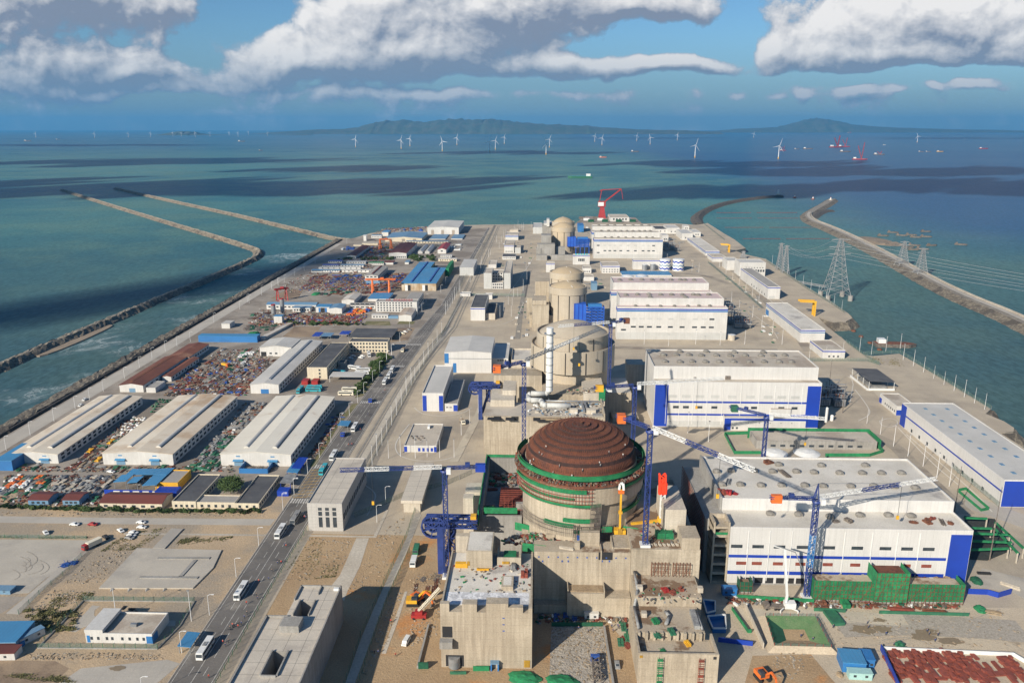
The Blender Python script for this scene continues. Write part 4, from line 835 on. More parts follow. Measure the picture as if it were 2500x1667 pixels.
p=at('E2',935,170,1);place('truck_red',lambda:mk_truck('red_paint','cream_paint'),p[0],p[1],.1,-.5,'red cab truck with a cream box at the edge of the parking area')
p=at('E3',628,935,1);place('truck_blue',lambda:mk_truck('blue_clad','grey_steel',6,1),p[0],p[1],.12,0,'small blue truck on the main road near the bus shelter')
p=at('E3',848,660,1);place('truck_blue',lambda:mk_truck('blue_clad'),p[0],p[1],.12,.1,'small blue truck farther up the road by the zebra crossing')
p=at('L1',1440,1285,1);place('truck_orange',lambda:mk_truck('orange_paint','yellow_paint',8,1.6),p[0],p[1],.1,1.0,'orange truck between the steel stacks in the middle yard')
p=at('E3',1113,250,1);place('truck_dun',lambda:mk_truck('cream_paint','wood',8,1.6),p[0],p[1],.12,0,'dun coloured truck coming down the far part of the road')
for i,(x,y)in enumerate(((672,372),(755,350))):p=at('E2',x,y);stack('scrap_heap','blue_steel',p[0],p[1],.5*i,('heap of blue machine parts at the parking area fence','smaller heap of blue machine parts right at the fence')[i],None,(.9,.75)[i])
# ================================================================== lamps along roads
LG='street lamps along the main road'
for(c,x,y)in(('E1',35,1065),('E1',233,785),('E1',400,550),('E1',580,290),('E1',662,175),('E3',138,1545),('E3',228,1420),('E3',338,1258),('E3',434,1125),('E3',528,1000),('E3',605,870),('E3',678,782),('E3',745,680),('E3',796,610),('E3',868,510),('E3',925,430),('E3',982,345),('E3',1022,290),('L3',1160,950),('L3',915,1250)):
 p=at(c,x,y);place('lamp',mk_lamp,p[0],p[1],0,0,'white curved-arm street lamp on the verge of the main road',LG)
CG='street lamps along the coast road'
for(x,y)in((40,520),(193,425),(345,335),(480,255),(572,200),(660,145),(-90,620)):
 p=at('L2',x,y);place('lamp',mk_lamp,p[0],p[1],0,0,'white street lamp on the sea side of the coast road',CG)
for(x,y)in((795,1370),(890,1300),(970,1240),(1055,1195),(1130,1165),(1215,1135),(1365,1010),(1530,930),(1590,890),(1670,840),(1735,800),(1775,775)):
 p=at('L1',x,y);place('lamp',mk_lamp,p[0],p[1],0,0,'white street lamp on the sea side of the coast road',CG)
for(x,y)in((15,800),(130,725),(210,690),(265,660),(318,635),(400,580),(480,540),(570,480),(690,400),(830,320)):
 p=at('L4',x,y);place('lamp',mk_lamp,p[0],p[1],0,0,'white street lamp on the sea side of the coast road',CG)
for(x,y,lb)in((1275,378,'white street lamp in front of the stone-clad building corner'),(1340,235,'white street lamp in the shadow of the stone-clad building')):
 p=at('E1',x,y);place('lamp',mk_lamp,p[0],p[1],0,0,lb)
for(x,y,lb)in((1186,920,'tall white pole rising behind the small white building'),(1945,938,'tall white pole by the gate of the small white building')):
 p=at('E2',x,y);place('mast',mk_mast,p[0],p[1],0,0,lb)
rnd=random.Random(21)
for i,(c,x,y)in enumerate([('L3',1820,268),('L3',1825,276),('L3',1785,375),('L3',1770,385),('L3',1795,380),('L3',1740,435),('L3',1715,485),('L3',1650,500),('L3',1640,590),('L3',1640,610),('L3',1570,640),('L3',1580,705),('L3',1560,730),('L3',1480,780),('L3',1490,790),('L3',1500,785),('L3',1520,790),('L3',1470,800),('L3',1545,770),('L3',1420,890),('L3',1455,885),('L3',1435,910),('L3',1330,1110),('E1',725,340),('E1',745,345),('E1',735,350),('E1',755,335),('E1',750,352),('E1',1378,1120),('E1',1250,1350),('E1',1290,1350),('E1',1410,1370),('E3',680,1020),('E3',690,1030),('E3',700,1025),('E3',710,1020),('E3',685,1010),('E3',672,1030),('E3',845,785),('E3',830,780),('E3',770,905),('E3',890,720),('E3',950,600),('E3',965,585),('E3',805,830)]):
 p=at(c,x,y);k=i%3
 person(p[0]+rnd.uniform(-.3,.3),p[1],rnd.uniform(-.6,.6)+(pi if i%2 else 0),('cloth_blue','cloth_red','cloth_dark')[k],('yellow_paint','red_paint','white_paint')[k],('person in blue work clothes and yellow helmet walking on the roadside','person in red work clothes and red helmet walking on the roadside','person in dark work clothes and white helmet walking on the roadside')[k],('walkers in blue','walkers in red','walkers in dark clothes')[k],.12)
sheet('grass_verge',[at('E3',*q)[:2]for q in((350,1200),(400,1195),(590,860),(760,680),(700,690),(560,860))],.14,'grass')
sheet('grass_verge',[at('E3',*q)[:2]for q in((720,640),(790,620),(1000,340),(960,290),(880,330),(830,480))],.14,'grass')
sheet('grass_verge',[at('L4',*q)[:2]for q in((965,985),(1190,990),(1180,955),(990,955))],.14,'grass');sheet('grass_verge',[at('L4',*q)[:2]for q in((1240,978),(1375,980),(1390,958),(1260,955))],.14,'grass')
HB='bushes in the hedge along the main road'
for i in range(46):
 t_=i/45;a=[(725,610),(790,540),(880,460),(880,400),(930,350),(985,320)];k=min(4,int(t_*5));f=t_*5-k
 p=at('E3',a[k][0]+(a[k+1][0]-a[k][0])*f+rnd.uniform(-14,14),a[k][1]+(a[k+1][1]-a[k][1])*f+rnd.uniform(-12,12));place('bush',mk_bush,p[0],p[1],0,rnd.uniform(0,6),'dense green bush in the hedge between bus park and main road',HB,(rnd.uniform(1.3,2.1),)*3)
for i,(x,y,s)in enumerate(((880,400,1.0),(905,415,.8),(940,320,.9))):p=at('E3',x,y);place('hedge_tree',lambda:mk_tree(4.5,7,2400,9),p[0],p[1],0,i,('large round tree beside the coaches','round tree close to the main road lamp','spreading tree in front of the cream dormitory')[i],None,s)
for i in range(60):
 u=i/59;p=at('L2',10+1640*u,886+30*min(1,u*1.6)+rnd.uniform(-3,6));place('bush',mk_bush,p[0],p[1],0,rnd.uniform(0,6),'low shrub in the ragged hedge below the maroon and cream buildings','shrubs below the maroon and cream buildings',(rnd.uniform(1.0,2.0),rnd.uniform(.7,1.2),rnd.uniform(.6,1.3)))
for i in range(60):
 p=at('E2',rnd.uniform(280,760),960+rnd.uniform(-140,90));place('tussock',lambda:one('tussock','tussock',leaves(1.2,1.2,.35,90,3,.28),'grass'),p[0],p[1],0,rnd.uniform(0,6),'dry grass tussock on the rough bank by the fenced building','dry tussocks on the rough bank',rnd.uniform(.7,1.5))
 # ================================================================== material yards
RUST=[('rebar_bundle','rust'),('rebar_bundle','rust_red'),('rebar_bundle','scrap')]
GREEN=[('scaffold_rack','green_paint'),('scaffold_rack','grey_steel'),('crate_stack','grey_steel'),('pipe_stack','green_paint')]
MIX=[('rebar_bundle','rust'),('plank_stack','wood'),('scaffold_rack','grey_steel'),('scrap_heap','scrap'),('crate_stack','green_paint'),('pipe_stack','grey_steel')]
yard('L2',((935,285),(1040,285),(1112,195),(1010,195)),6,6,[('cable_drum','net_dark'),('cable_drum','green_paint')],'drum yard between the two rusty warehouses',.8,seed=2)
yard('L2',((735,430),(880,430),(935,310),(850,310)),6,8,[('bulk_bag','white_paint'),('bulk_bag','concrete_pale')],'bag yard between the two rusty warehouses',1.1,seed=3)
yard('L2',((430,650),(600,650),(760,460),(640,460)),4,7,RUST+[('plank_stack','wood'),('pipe_stack','green_paint'),('crate_stack','yellow_paint')],'lane between the first two warehouses',.85,seed=4)
yard('L2',((1180,655),(1390,655),(1500,430),(1380,430)),6,10,GREEN,'lane before the third warehouse',.85,fill=.95,seed=5)
yard('L2',((1450,400),(1560,400),(1720,215),(1600,215)),3,6,[('crate_stack','grey_steel'),('pipe_stack','grey_steel'),('scaffold_rack','grey_steel')],'upper lane before the third warehouse',.9,seed=6)
yard('L2',((-40,805),(300,805),(320,690),(60,690)),9,6,GREEN+[('crate_stack','orange_paint'),('scrap_heap','net_solid'),('crate_stack','white_paint'),('scrap_heap','scrap')],'crowded yard at the left edge',.85,fill=.95,seed=7)
yard('L2',((310,805),(650,805),(740,690),(360,690)),9,5,[('plank_stack','concrete_pale'),('crate_stack','grey_steel'),('pipe_stack','grey_steel'),('rebar_bundle','scrap')],'pale yard left of the blue u-shaped shed',.9,fill=.95,seed=8)
yard('L2',((100,655),(230,655),(260,605),(140,605)),3,2,GREEN,'apron of the first warehouse',.8,seed=9)
yard('L2',((600,655),(1110,655),(1110,625),(640,625)),10,2,MIX,'apron of the middle warehouse',.75,fill=.7,seed=10)
yard('L2',((30,880),(630,880),(630,830),(30,830)),9,2,MIX,'strip around the small maroon cabins',.8,fill=.7,seed=11)
yard('L2',((850,770),(930,770),(980,700),(870,700)),3,4,[('scrap_heap','scrap'),('crate_stack','grey_steel'),('rebar_bundle','rust')],'court of the blue u-shaped shed',.7,seed=12)
yard('L1',((1035,1480),(1180,1480),(1330,1355),(1200,1355)),5,5,RUST,'rust yard before the dark red shed',1,fill=.95,seed=13)
yard('L1',((1190,1470),(1370,1470),(1490,1355),(1340,1355)),5,5,[('scrap_heap','scrap'),('rebar_bundle','scrap'),('rebar_bundle','rust_red'),('scaffold_rack','grey_steel')],'grey and rust yard left of the narrow warehouse',1,fill=.95,seed=14)
yard('L1',((1400,1470),(1560,1470),(1600,1390),(1490,1390)),4,3,RUST,'rust plot at the narrow warehouse front',1,fill=1,seed=15)
yard('L1',((1250,1325),(1400,1325),(1520,1180),(1420,1180)),4,7,[('scrap_heap','scrap'),('rebar_bundle','scrap'),('scaffold_rack','grey_steel')],'dark plot behind the rust yard',1,seed=16)
yard('L1',((1420,1330),(1530,1330),(1650,1180),(1560,1180)),3,7,[('crate_stack','white_paint'),('crate_stack','grey_steel'),('scaffold_rack','green_paint'),('rebar_bundle','rust_red')],'mixed plot beside the workshop',1,seed=17)
yard('L1',((1545,1360),(1680,1360),(1760,1245),(1660,1245)),4,4,RUST,'rust plot beside the narrow warehouse wall',1,fill=.95,seed=18)
yard('E3',((330,1130),(400,1130),(610,770),(580,770)),2,14,RUST+[('rebar_bundle','blue_steel'),('plank_stack','wood')],'lane along the third warehouse',.85,seed=19)
yard('E2',((1200,870),(1400,870),(1400,800),(1230,800)),4,2,[('plank_stack','dark')],'plot behind the fenced white building',.5,seed=20)
# ================================================================== far industrial quarter behind the warehouses
mat('rusty_clad',(.58,.50,.38),(.42,.29,.16),.08,.7,fine=.2,streak=.4,lines=[(0,2.6,.15,.2)])
mat('roof_rust_white',(.56,.52,.46),(.40,.30,.22),.05,.7,fine=.2,lines=[(0,2,.15,.15)])
def H(label,c,xl,xr,yb,yt,yk,wall='white_wall',roof='roof_white',kind='gabley',rise=1.2,win=(),pat=(),name='shed',cat='shed',par=.6,over=.3,group=None,hmin=None):
 B=bx(c,xl,xr,yb,yt,yk)
 if hmin:B=(*B[:4],hmin)
 return house(name,label,cat,B,wall,roof,kind,rise=rise,win=win,pat=pat,par=par,over=over,group=group),B
H('big white assembly hall at the far corner of the yard, three doors','F1',1705,2150,245,150,55,roof='roof_white',kind='gabley',rise=1.5,name='warehouse',cat='warehouse',pat=[('door','S',a,a+.09,0,8,'yard')for a in(.12,.44,.78)])
H('wide hall with faded blue arched roof left of the assembly hall','F1',1105,1630,350,300,222,wall='cream_wall',roof='roof_blue_dull',rise=2.4,name='warehouse',cat='warehouse',pat=[('door','S',a,a+.09,0,5,'yard')for a in(.1,.45,.75)])
H('low shed with faded blue roof in front of the assembly hall','F1',1735,1960,320,310,245,roof='roof_blue_dull',kind='slab');H('low blue-grey roofed shed right before the assembly hall','F1',2040,2200,320,305,248,roof='roof_blue_dull',kind='slab')
H('long low cream shed row below the faded blue hall','F1',1400,2000,375,345,335,wall='cream_wall',roof='roof_blue_dull',kind='slab',win=[('S',14,.02,.98,1.2,2,1.6)])
H('small white office with blue roof beside the sea wall bend','F1',1060,1150,270,215,185,roof='roof_blue',kind='slab');H('white windowed cabin row at the sea wall bend','F1',910,1055,300,262,250,roof='roof_blue_dull',kind='slab',win=[('S',6,.05,.95,1.4,1.6,1.4)])
B=bx('F1',800,840,340,262,250);house('tower','slim white watch tower at the sea wall bend','tower',(B[0],B[1],B[2],B[2]+7,B[4]),'white_wall','white_paint','slab',over=.8)
H('low tan-roofed store by the coast road','F1',655,770,412,395,385,roof='roof_gravel',kind='slab',wall='cream_wall');H('low tan-roofed store with a dark recess left of the red gantry','F1',775,1005,400,372,352,roof='roof_gravel',kind='slab',wall='cream_wall')
H('maroon-roofed shed near the coast road, the narrower one','F1',560,690,590,548,405,wall='white_wall',roof='roof_maroon',rise=1,win=[('S',5,.1,.9,1.2,2,1.4)])
H('maroon-roofed shed with pale side walls, the wider one','F1',1158,1410,588,512,368,wall='white_wall',roof='roof_maroon',rise=1.5,name='warehouse',cat='warehouse',win=[('S',9,.02,.98,1.2,1.8,2)])
for xl,lb in((1570,'pale half-round shed, left of the pair'),(1668,'pale half-round shed, right of the pair')):
 H(lb,'F1',xl,xl+65,520,492,402,roof='roof_white',rise=2)
H('white house with bright red pitched roof','F1',1850,1970,518,462,375,roof='red_paint',rise=2.2,win=[('S',1,.4,.6,3,3,2)])
H('white cabin row beside the far road, upper','F1',1890,2050,575,545,532,kind='slab',win=[('S',5,.05,.95,1.2,1.6,1.4)]);H('white cabin row beside the far road, lower','F1',1860,2120,628,595,580,kind='slab',wall='cream_wall',win=[('S',7,.05,.95,1.2,1.6,1.4)])
B=bx('F1',1340,1830,1045,940,720);x0,x1,y0,y1,h=B;y2=at('F1',1690,640,h)[1];xc=(x0+x1)/2
t=house('warehouse','sky blue roofed double hall with rusty corrugated front','warehouse',(x0,x1,y0,y1,h),'rusty_clad','roof_blue','slab',over=.6,th=.5,pat=[('door','S',.18,.26,0,7,'dark'),('door','S',.68,.76,0,7,'dark'),('door','S',.10,.175,0,7,'white_paint'),('door','S',.6,.675,0,7,'white_paint')])
MB().box(x0,xc,y1,y2,0,h).build('wall','rusty_clad',t);MB().box(x0-.6,xc-.1,y1+.61,y2,h+.01,h+.5).build('roof','roof_blue',t)
for u in(.27,.78):MB().box(x0+(x1-x0)*u-.8,x0+(x1-x0)*u+.8,y0+6,(y2 if u<.5 else y1)-3,h+.5,h+1.5).build('roof_monitor','blue_steel',t)
MB().box(xc+.2,x1-.3,y1+.7,y2-2,0,h*.55).build('annex','roof_slate',t);tag(MB().box(x1+.4,x1+5,y1-12,y2+6,0,h+1.5).build('scaffold_screen','net_solid'),'green netted scaffold along the end of the sky blue hall','scaffold')
B=bx('F1',822,1005,910,832,700);t=house('workshop','two-storey grey-roofed workshop behind the blue tower crane','building',B,'white_wall','roof_grey','gabley',rise=1.2,win=[('S',3,.05,.95,z,3,1.6)for z in(1.2,5)]+[('E',12,.02,.98,z,2.4,1.6)for z in(1.2,5)])
MB().box((B[0]+B[1])/2-1,(B[0]+B[1])/2+1,B[2]+5,B[3]-4,B[4]+.9,B[4]+2).build('roof_monitor','roof_maroon',t)
B=bx('F1',830,1030,945,915,912);tag(MB().box(B[0],B[1],B[2],B[2]+4,0,3).build('hoarding','roof_blue_dull'),'blue-grey hoarding below the two-storey workshop','hoarding')
B=bx('F1',975,1560,1345,1200,1180);x0,x1,y0,y1,h=B;y1=y0+14
t=house('office','white four-storey office block with red rooftop lettering','building',(x0,x1,y0,y1,h),'white_wall','roof_grey',par=.6,win=[('S',12,.02,.9,h*a,1.6,1.5)for a in(.09,.33,.57,.8)])
yE=at('F1',1640,1065,h)[1];MB().box(x1-14,x1-.01,y1+.02,yE,0,h-.1).build('wall','white_wall',t);MB().box(x1-13.7,x1-.3,y1+.1,yE-.3,h-.09,h-.04).build('roof','roof_grey',t)
wins(t,(x0,x1,y1,yE,h),'E',16,.03,.97,h*.33,1.6,1.5);wins(t,(x0,x1,y1,yE,h),'E',16,.03,.97,h*.62,1.6,1.5)
s=tag(thing('rooftop_sign','row of red characters standing along the white office roof edge','sign',((x0+x1)/2,y0+1,h)),None);rnd=random.Random(4)
for i in range(11):
 if i==2:continue
 xx=x0+(x1-x0)*(.25+.66*i/11);g_=MB();w_=2.2
 g_.box(xx,xx+w_,y0+.9,y0+1.1,h+.3+2.0,h+.3+2.3);g_.box(xx,xx+w_,y0+.9,y0+1.1,h+.3+.9+(i%3)*.2,h+.3+1.2+(i%3)*.2);g_.box(xx+w_*(.3+.1*(i%4)),xx+w_*(.42+.1*(i%4)),y0+.88,y0+1.12,h+.3,h+2.8)
 if i%2:g_.box(xx,xx+.25,y0+.9,y0+1.1,h+.3,h+2.3);g_.box(xx+w_-.25,xx+w_,y0+.9,y0+1.1,h+.3,h+2.3)
 g_.build('letter','red_paint',s)
H('bright blue mono-roof shed behind the white office','F1',860,1150,1195,1158,1075,roof='roof_blue',kind='slab',over=.4)
H('long shed with dull tan roof left of the bright blue mono-roof','F1',490,670,1240,1180,1080,roof='roof_rust_white',rise=1.3)
H('two-storey white block with brown roof adjoining the office','F1',600,970,1300,1250,1215,roof='roof_grey',kind='gablex',rise=1,win=[('S',5,.03,.97,z,4,1.4)for z in(1.2,4.5)])
H('white shed with pale rust roof at the road corner of the office','F1',1298,1480,1478,1395,1295,roof='roof_rust_white',rise=1)
H('low white cabin at the foot of the office','F1',915,1148,1438,1390,1370,kind='slab',roof='roof_white',win=[('S',5,.05,.95,1.2,1.6,1.4)])
B=bx('F1',1152,1290,1440,1405,1385);tag(MB().box(B[0],B[1],B[2],B[2]+5,0,B[4]).build('container','roof_blue_dull'),'grey-blue container row between cabin and rust-roofed shed','container')
H('long blue-roofed white works building by the silos','L4',170,580,858,820,800,roof='roof_blue_dull',kind='gablex',rise=1.5,win=[('S',12,.02,.98,2,2.4,1.5)])
H('white blue-roofed works front with arched windows','L4',385,530,880,845,830,roof='roof_blue_dull',kind='slab',win=[('S',6,.05,.95,1.4,1.8,1.8)])
H('white works bay with a wide open blue door','L4',575,690,882,838,815,roof='roof_blue',kind='slab',pat=[('door','S',.35,.65,0,5,'dark'),('door','S',.2,.34,0,5,'bright_blue'),('door','S',.66,.8,0,5,'bright_blue')])
H('white corner shed with grey roof at the end of the works','L4',685,790,893,850,815,roof='roof_blue_dull',rise=1)
for k,(xl,xr,yb,lb,rf)in enumerate(((215,440,712,'blue prefab cabin row beside the coast road bend','blue_clad'),(300,490,655,'royal blue prefab cabin row, the upper left one','blue_clad'),(555,830,665,'white prefab cabin row with pale roof, upper middle','roof_white'),(470,800,712,'pale blue prefab cabin row, middle one','roof_blue_dull'),(870,1085,680,'white prefab cabin row under green netting','net_solid'),(60,210,785,'pale blue prefab cabin at the coast road','roof_blue'),(195,460,785,'pale blue roofed prefab row, the lowest on the left','roof_blue_dull'),(490,930,785,'white two-storey prefab row above the steel yard','roof_white'),(160,760,745,'long white prefab row in the middle of the cabins','roof_white'))):
 H(lb,'F1',xl,xr,yb,yb-30,yb-45,roof=rf,kind='slab',win=[('S',7,.03,.97,1.3,1.5,1.3)],name='cabin',cat='cabin')
H('small flat brown-roofed hut right of the prefab rows','F1',1085,1220,675,645,620,roof='roof_maroon',kind='slab');H('grey hut with blue roof at the car park','F1',1385,1440,670,640,610,roof='roof_blue_dull',kind='slab')
def portal(label,c,a,b,h,m,w=4.0,leg=1.0,over=0.0,name='gantry_crane'):
 A,B_=at(c,*a),at(c,*b);t=thing(name,label,'gantry crane',A);d=(Vector(B_)-Vector(A));u=d.normalized();n=Vector((-u.y,u.x,0))
 for e in(A,B_):
  for s in(-1,1):MB().bar(Vector(e)+n*w*s,Vector(e)+n*w*.3*s+Vector((0,0,h)),leg).build('leg',m,t)
  MB().bar(Vector(e)+n*w,Vector(e)-n*w,leg*.8).bar(Vector(e)+n*w*.6+Vector((0,0,h*.5)),Vector(e)-n*w*.6+Vector((0,0,h*.5)),leg*.6).build('sill_beam',m,t)
 for s in(-.3,.3):p,q=Vector(A)-u*over+n*w*s+Vector((0,0,h+.6)),Vector(B_)+u*over+n*w*s+Vector((0,0,h+.6));MB().truss(p,q,1.2,0,.3,2).build('girder',m,t)
 p=Vector(A).lerp(Vector(B_),.6);MB().box(p.x-2,p.x+2,p.y-1.5,p.y+1.5,h+1.3,h+2.8).build('trolley',m,t);return t
portal('red gantry crane between the two maroon-roofed sheds','F1',(1035,450),(1190,455),15,'orange_paint',5,1.4)
portal('orange gantry crane over the rebar beds before the blue hall','F1',(930,1065),(1165,1065),15,'orange_paint',5,1.4,8)
t=portal('red portal crane behind the long blue works building','L4',(265,790),(335,780),13,'red_paint',4,.9,3)
for(x,y,lb)in((233,935,'grey cement silo left of the small white kiosk'),(305,915,'tall grey cement silo with a red top frame')):
 p=at('L4',x,y);t=thing('silo',lb,'silo',p);h=15 if x<300 else 19
 MB().rev(p[0],p[1],[(.3,3),(2.3,6),(2.3,h-1),(1.2,h),(.01,h+.1)],14).build('shell','steel',t)
 for k in range(4):a=k*pi/2+.8;MB().bar((p[0]+2*cos(a),p[1]+2*sin(a),0),(p[0]+2*cos(a),p[1]+2*sin(a),6),.35).build('leg','steel',t)
 mb=MB();mb.rev(p[0],p[1],[(2.2,h-.9),(2.2,h+.3)],10).build('handrail','red_paint',t)
B=bx('L4',232,300,972,915,905);house('kiosk','small white kiosk with pale blue roof at the silos','kiosk',(B[0],B[1],B[2],B[2]+7,B[4]),'white_wall','roof_blue','slab',over=.2)
for(xl,xr,yb,yk,m,lb)in((540,605,1078,1045,'blue_clad','royal blue canopy left of the curved one'),(612,700,1078,1050,'roof_blue_dull','curved dull blue canopy behind the dormitory'),(765,845,1062,1035,'blue_clad','royal blue canopy right of the curved one'),(840,1200,1088,1015,'roof_slate','wide dark trellis roof behind the dormitory')):
 B=bt('L4',xl,xr,yb,yk,4);canopy('canopy',lb,'canopy',(*B[:4],4),m,n=3)
tag(sheet('ground_yard',[at('L4',*q)[:2]for q in((300,1085),(550,1085),(620,1000),(400,1000))],.09,'yard_brown'))
mb=MB();mb.path([(*at('L4',*q)[:2],1.2)for q in((130,1110),(370,985))],5,0,4,2.4);tag(mb.build('hoarding','roof_rust_white'),'long pale wall slanting between the dark plot and the brown yard','wall')
for(x,y,s,lb)in((60,1065,1.6,'big green netting-covered heap behind the blue enclosure'),(580,735,1.5,'green tarpaulin heap in the brown yard')):p=at('L4',x,y);stack('covered_heap','net_solid',p[0],p[1],1.2,lb,None,(s*2,s,s))
for(q,nm)in((((860,440),(1200,440),(1400,320),(1050,320)),2),(((1060,700),(1260,700),(1420,560),(1180,560)),3),(((200,770),(430,770),(470,700),(330,700)),4),(((60,990),(930,985),(1010,900),(150,905)),5),(((430,700),(640,640),(800,560),(560,600)),0),(((660,705),(960,705),(1060,590),(760,600)),1)):sheet('ground_yard',[at('L4',*a)[:2]for a in q],.08,'yard_brown')
yard('F1',((0,960),(180,950),(280,810),(60,850)),5,6,RUST,'dark steel yard near the coast road',1.3,fill=.95,seed=31)
yard('F1',((300,940),(740,940),(770,820),(420,820)),8,7,[('rebar_bundle','rust'),('rebar_bundle','scrap'),('rebar_bundle','blue_steel'),('scaffold_rack','blue_steel')],'blue and rust beds left of the blue tower crane',1.4,fill=.95,seed=32)
yard('F1',((150,1110),(620,1110),(660,1010),(320,1010)),8,4,RUST+[('scaffold_rack','green_paint')],'rust and green beds above the works building',1.4,fill=.8,seed=33)
yard('F1',((720,1090),(1250,1070),(1330,900),(900,960)),9,5,RUST+[('rebar_bundle','orange_paint'),('scrap_heap','scrap')],'rebar beds under the orange gantry',1.4,fill=.9,seed=34)
yard('F1',((1120,930),(1400,900),(1450,800),(1260,830)),5,4,[('rebar_bundle','blue_steel'),('rebar_bundle','rust')],'plot left of the sky blue hall',1.4,seed=35)
yard('F1',((840,580),(1080,580),(1230,430),(960,420)),6,6,RUST+[('scaffold_rack','green_paint'),('pipe_stack','grey_steel')],'plot between the maroon-roofed sheds',1.4,seed=36)
yard('F1',((560,1420),(870,1340),(960,1260),(620,1300)),6,3,[('crate_stack','orange_paint'),('scrap_heap','red_paint'),('scrap_heap','yellow_paint'),('crate_stack','blue_steel')],'yard of orange formwork before the office',1.3,seed=37)
yard('F1',((30,1520),(850,1500),(700,1390),(60,1400)),12,4,[('scrap_heap','red_paint'),('rebar_bundle','rust_red'),('scrap_heap','scrap'),('rebar_bundle','red_paint')],'yard of red steel before the works',1.2,fill=.5,seed=38)
yard('F1',((1170,260),(1690,215),(1680,135),(1280,190)),9,3,[('scrap_heap','scrap'),('container','blue_steel'),('scrap_heap','net_dark'),('crate_stack','grey_steel')],'far corner yard by the sea wall',1.6,seed=39)
yard('F1',((2010,480),(2190,480),(2200,390),(2040,390)),4,3,[('container','white_paint'),('crate_stack','grey_steel')],'car park beside the red-roofed house',1.2,seed=40)
yard('F1',((470,470),(640,470),(700,430),(560,420)),3,2,[('container','blue_steel'),('container','white_paint')],'plot by the coast road bend',1.4,fill=1,seed=41)
yard('L4',((0,1030),(230,1030),(260,985),(0,985)),6,3,[('scrap_heap','scrap'),('scrap_heap','net_dark')],'dark plot behind the blue enclosure',1.2,seed=42)
yard('L4',((10,940),(200,940),(200,880),(60,880)),5,3,MIX,'plot left of the silos',1.2,seed=43)
yard('F1',((1480,640),(2060,640),(2060,560),(1480,560)),9,3,[('scrap_heap','scrap'),('container','white_paint'),('scrap_heap','net_dark')],'cluttered lane behind the sky blue hall',1,fill=.6,seed=44)
for i in range(34):
 p=at('F1',rnd.uniform(1450,1820),rnd.uniform(560,625));place('bush',mk_bush,p[0],p[1],0,rnd.uniform(0,6),'bush in the far green patch behind the sky blue hall','bushes in the far green patch',rnd.uniform(1.4,2.6))
for i in range(26):
 p=at('F1',440+800*rnd.random(),605+rnd.uniform(-14,10));place('bush',mk_bush,p[0],p[1],0,rnd.uniform(0,6),'bush along the lane above the prefab rows','bushes above the prefab rows',rnd.uniform(1.2,2))
for i in range(30):
 p=at('L4',350+620*rnd.random(),985+rnd.uniform(-10,6));place('bush',mk_bush,p[0],p[1],0,rnd.uniform(0,6),'shrub along the border of the red steel yard','shrubs bordering the red steel yard',rnd.uniform(1,1.7))
LG2='street lamps along the far road'
for(x,y)in((1195,1230),(1155,1285),(1265,1125),(1345,1005),(1410,915),(1445,880),(1480,800),(1600,720),(1640,650)):p=at('L4',x,y);place('lamp',mk_lamp,p[0],p[1],0,0,'white street lamp at the far stretch of the main road',LG2)
sheet('path',[at('L4',*q)[:2]for q in((1170,1130),(1330,1110),(1390,1010),(1240,1010))],.1,'yard_brown')
for i,(x,y,m,lb)in enumerate(((880,1245,'white_paint','white car, one of those in front of the cream dormitory'),(860,1262,'white_paint','white car, one of those in front of the cream dormitory'),(945,1258,'white_paint','white car, one of those in front of the cream dormitory'),(960,1245,'white_paint','white car, one of those in front of the cream dormitory'),(835,1290,'grey_steel','silver car in the shade of the dormitory'),(1290,1060,'cream_paint','cream car in the lot by the far road'),(1310,1045,'white_paint','white car in the lot by the far road'),(1340,1030,'grey_steel','silver car in the lot by the far road'))):
 p=at('L4',x,y);place(('car',m),lambda:mk_car(m),p[0],p[1],.1,1.2,lb,'cars at the dormitory and far road')
# ================================================================== reactor buildings
def drum(mb,X,Y,R_,z0,z1,n=64,m=0):mb.rev(X,Y,[(R_,z0),(R_,z1)],n,m)
def dome_prof(R_,z0,z1,n=10,t0=0.0):return[(R_*cos(a),z0+(z1-z0)*sin(a))for a in[pi/2*(t0+(1-t0)*i/n)for i in range(n)]]+[(.01,z1)]
# ---- unit with the rebar dome (nearest)
X6,Y6=aty('U6',1000,370,329)[0],329.0;ZR=51.2;ZA=aty('U6',1005,128,329)[2]
t=thing('reactor_building','round reactor building under construction, crowned by a rust-brown rebar dome','reactor building',(X6,Y6,0))
mb=MB();drum(mb,X6,Y6,25.6,0,37.5);mb.rev(X6,Y6,[(25.6,37.5),(27.7,38.4)],64);drum(mb,X6,Y6,27.7,38.4,47.5);mb.rev(X6,Y6,[(27.7,47.5),(24.6,47.6)],64);drum(mb,X6,Y6,24.6,47.6,49.8);mb.rev(X6,Y6,[(24.6,49.8),(23,49.9)],64);mb.build('containment_wall','concrete',t)
mat('rebar_dome',(.155,.052,.028),(.11,.038,.023),.5,.9,fine=.4,c3=(.08,.035,.028),s3=.2,t3=(.5,.75))
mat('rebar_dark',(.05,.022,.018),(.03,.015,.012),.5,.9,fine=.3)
mb=MB();RD_=24.4;zb=49.6;H_=ZA-zb
def dz(r):return zb+H_*(1-(r/RD_)**2)**.5 if r<RD_ else zb
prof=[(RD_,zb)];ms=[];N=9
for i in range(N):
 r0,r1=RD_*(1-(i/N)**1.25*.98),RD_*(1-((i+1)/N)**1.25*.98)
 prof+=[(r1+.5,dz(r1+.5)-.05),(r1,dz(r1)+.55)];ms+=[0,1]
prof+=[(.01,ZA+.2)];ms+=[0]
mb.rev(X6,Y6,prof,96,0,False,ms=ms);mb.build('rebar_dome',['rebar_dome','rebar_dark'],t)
mb=MB()
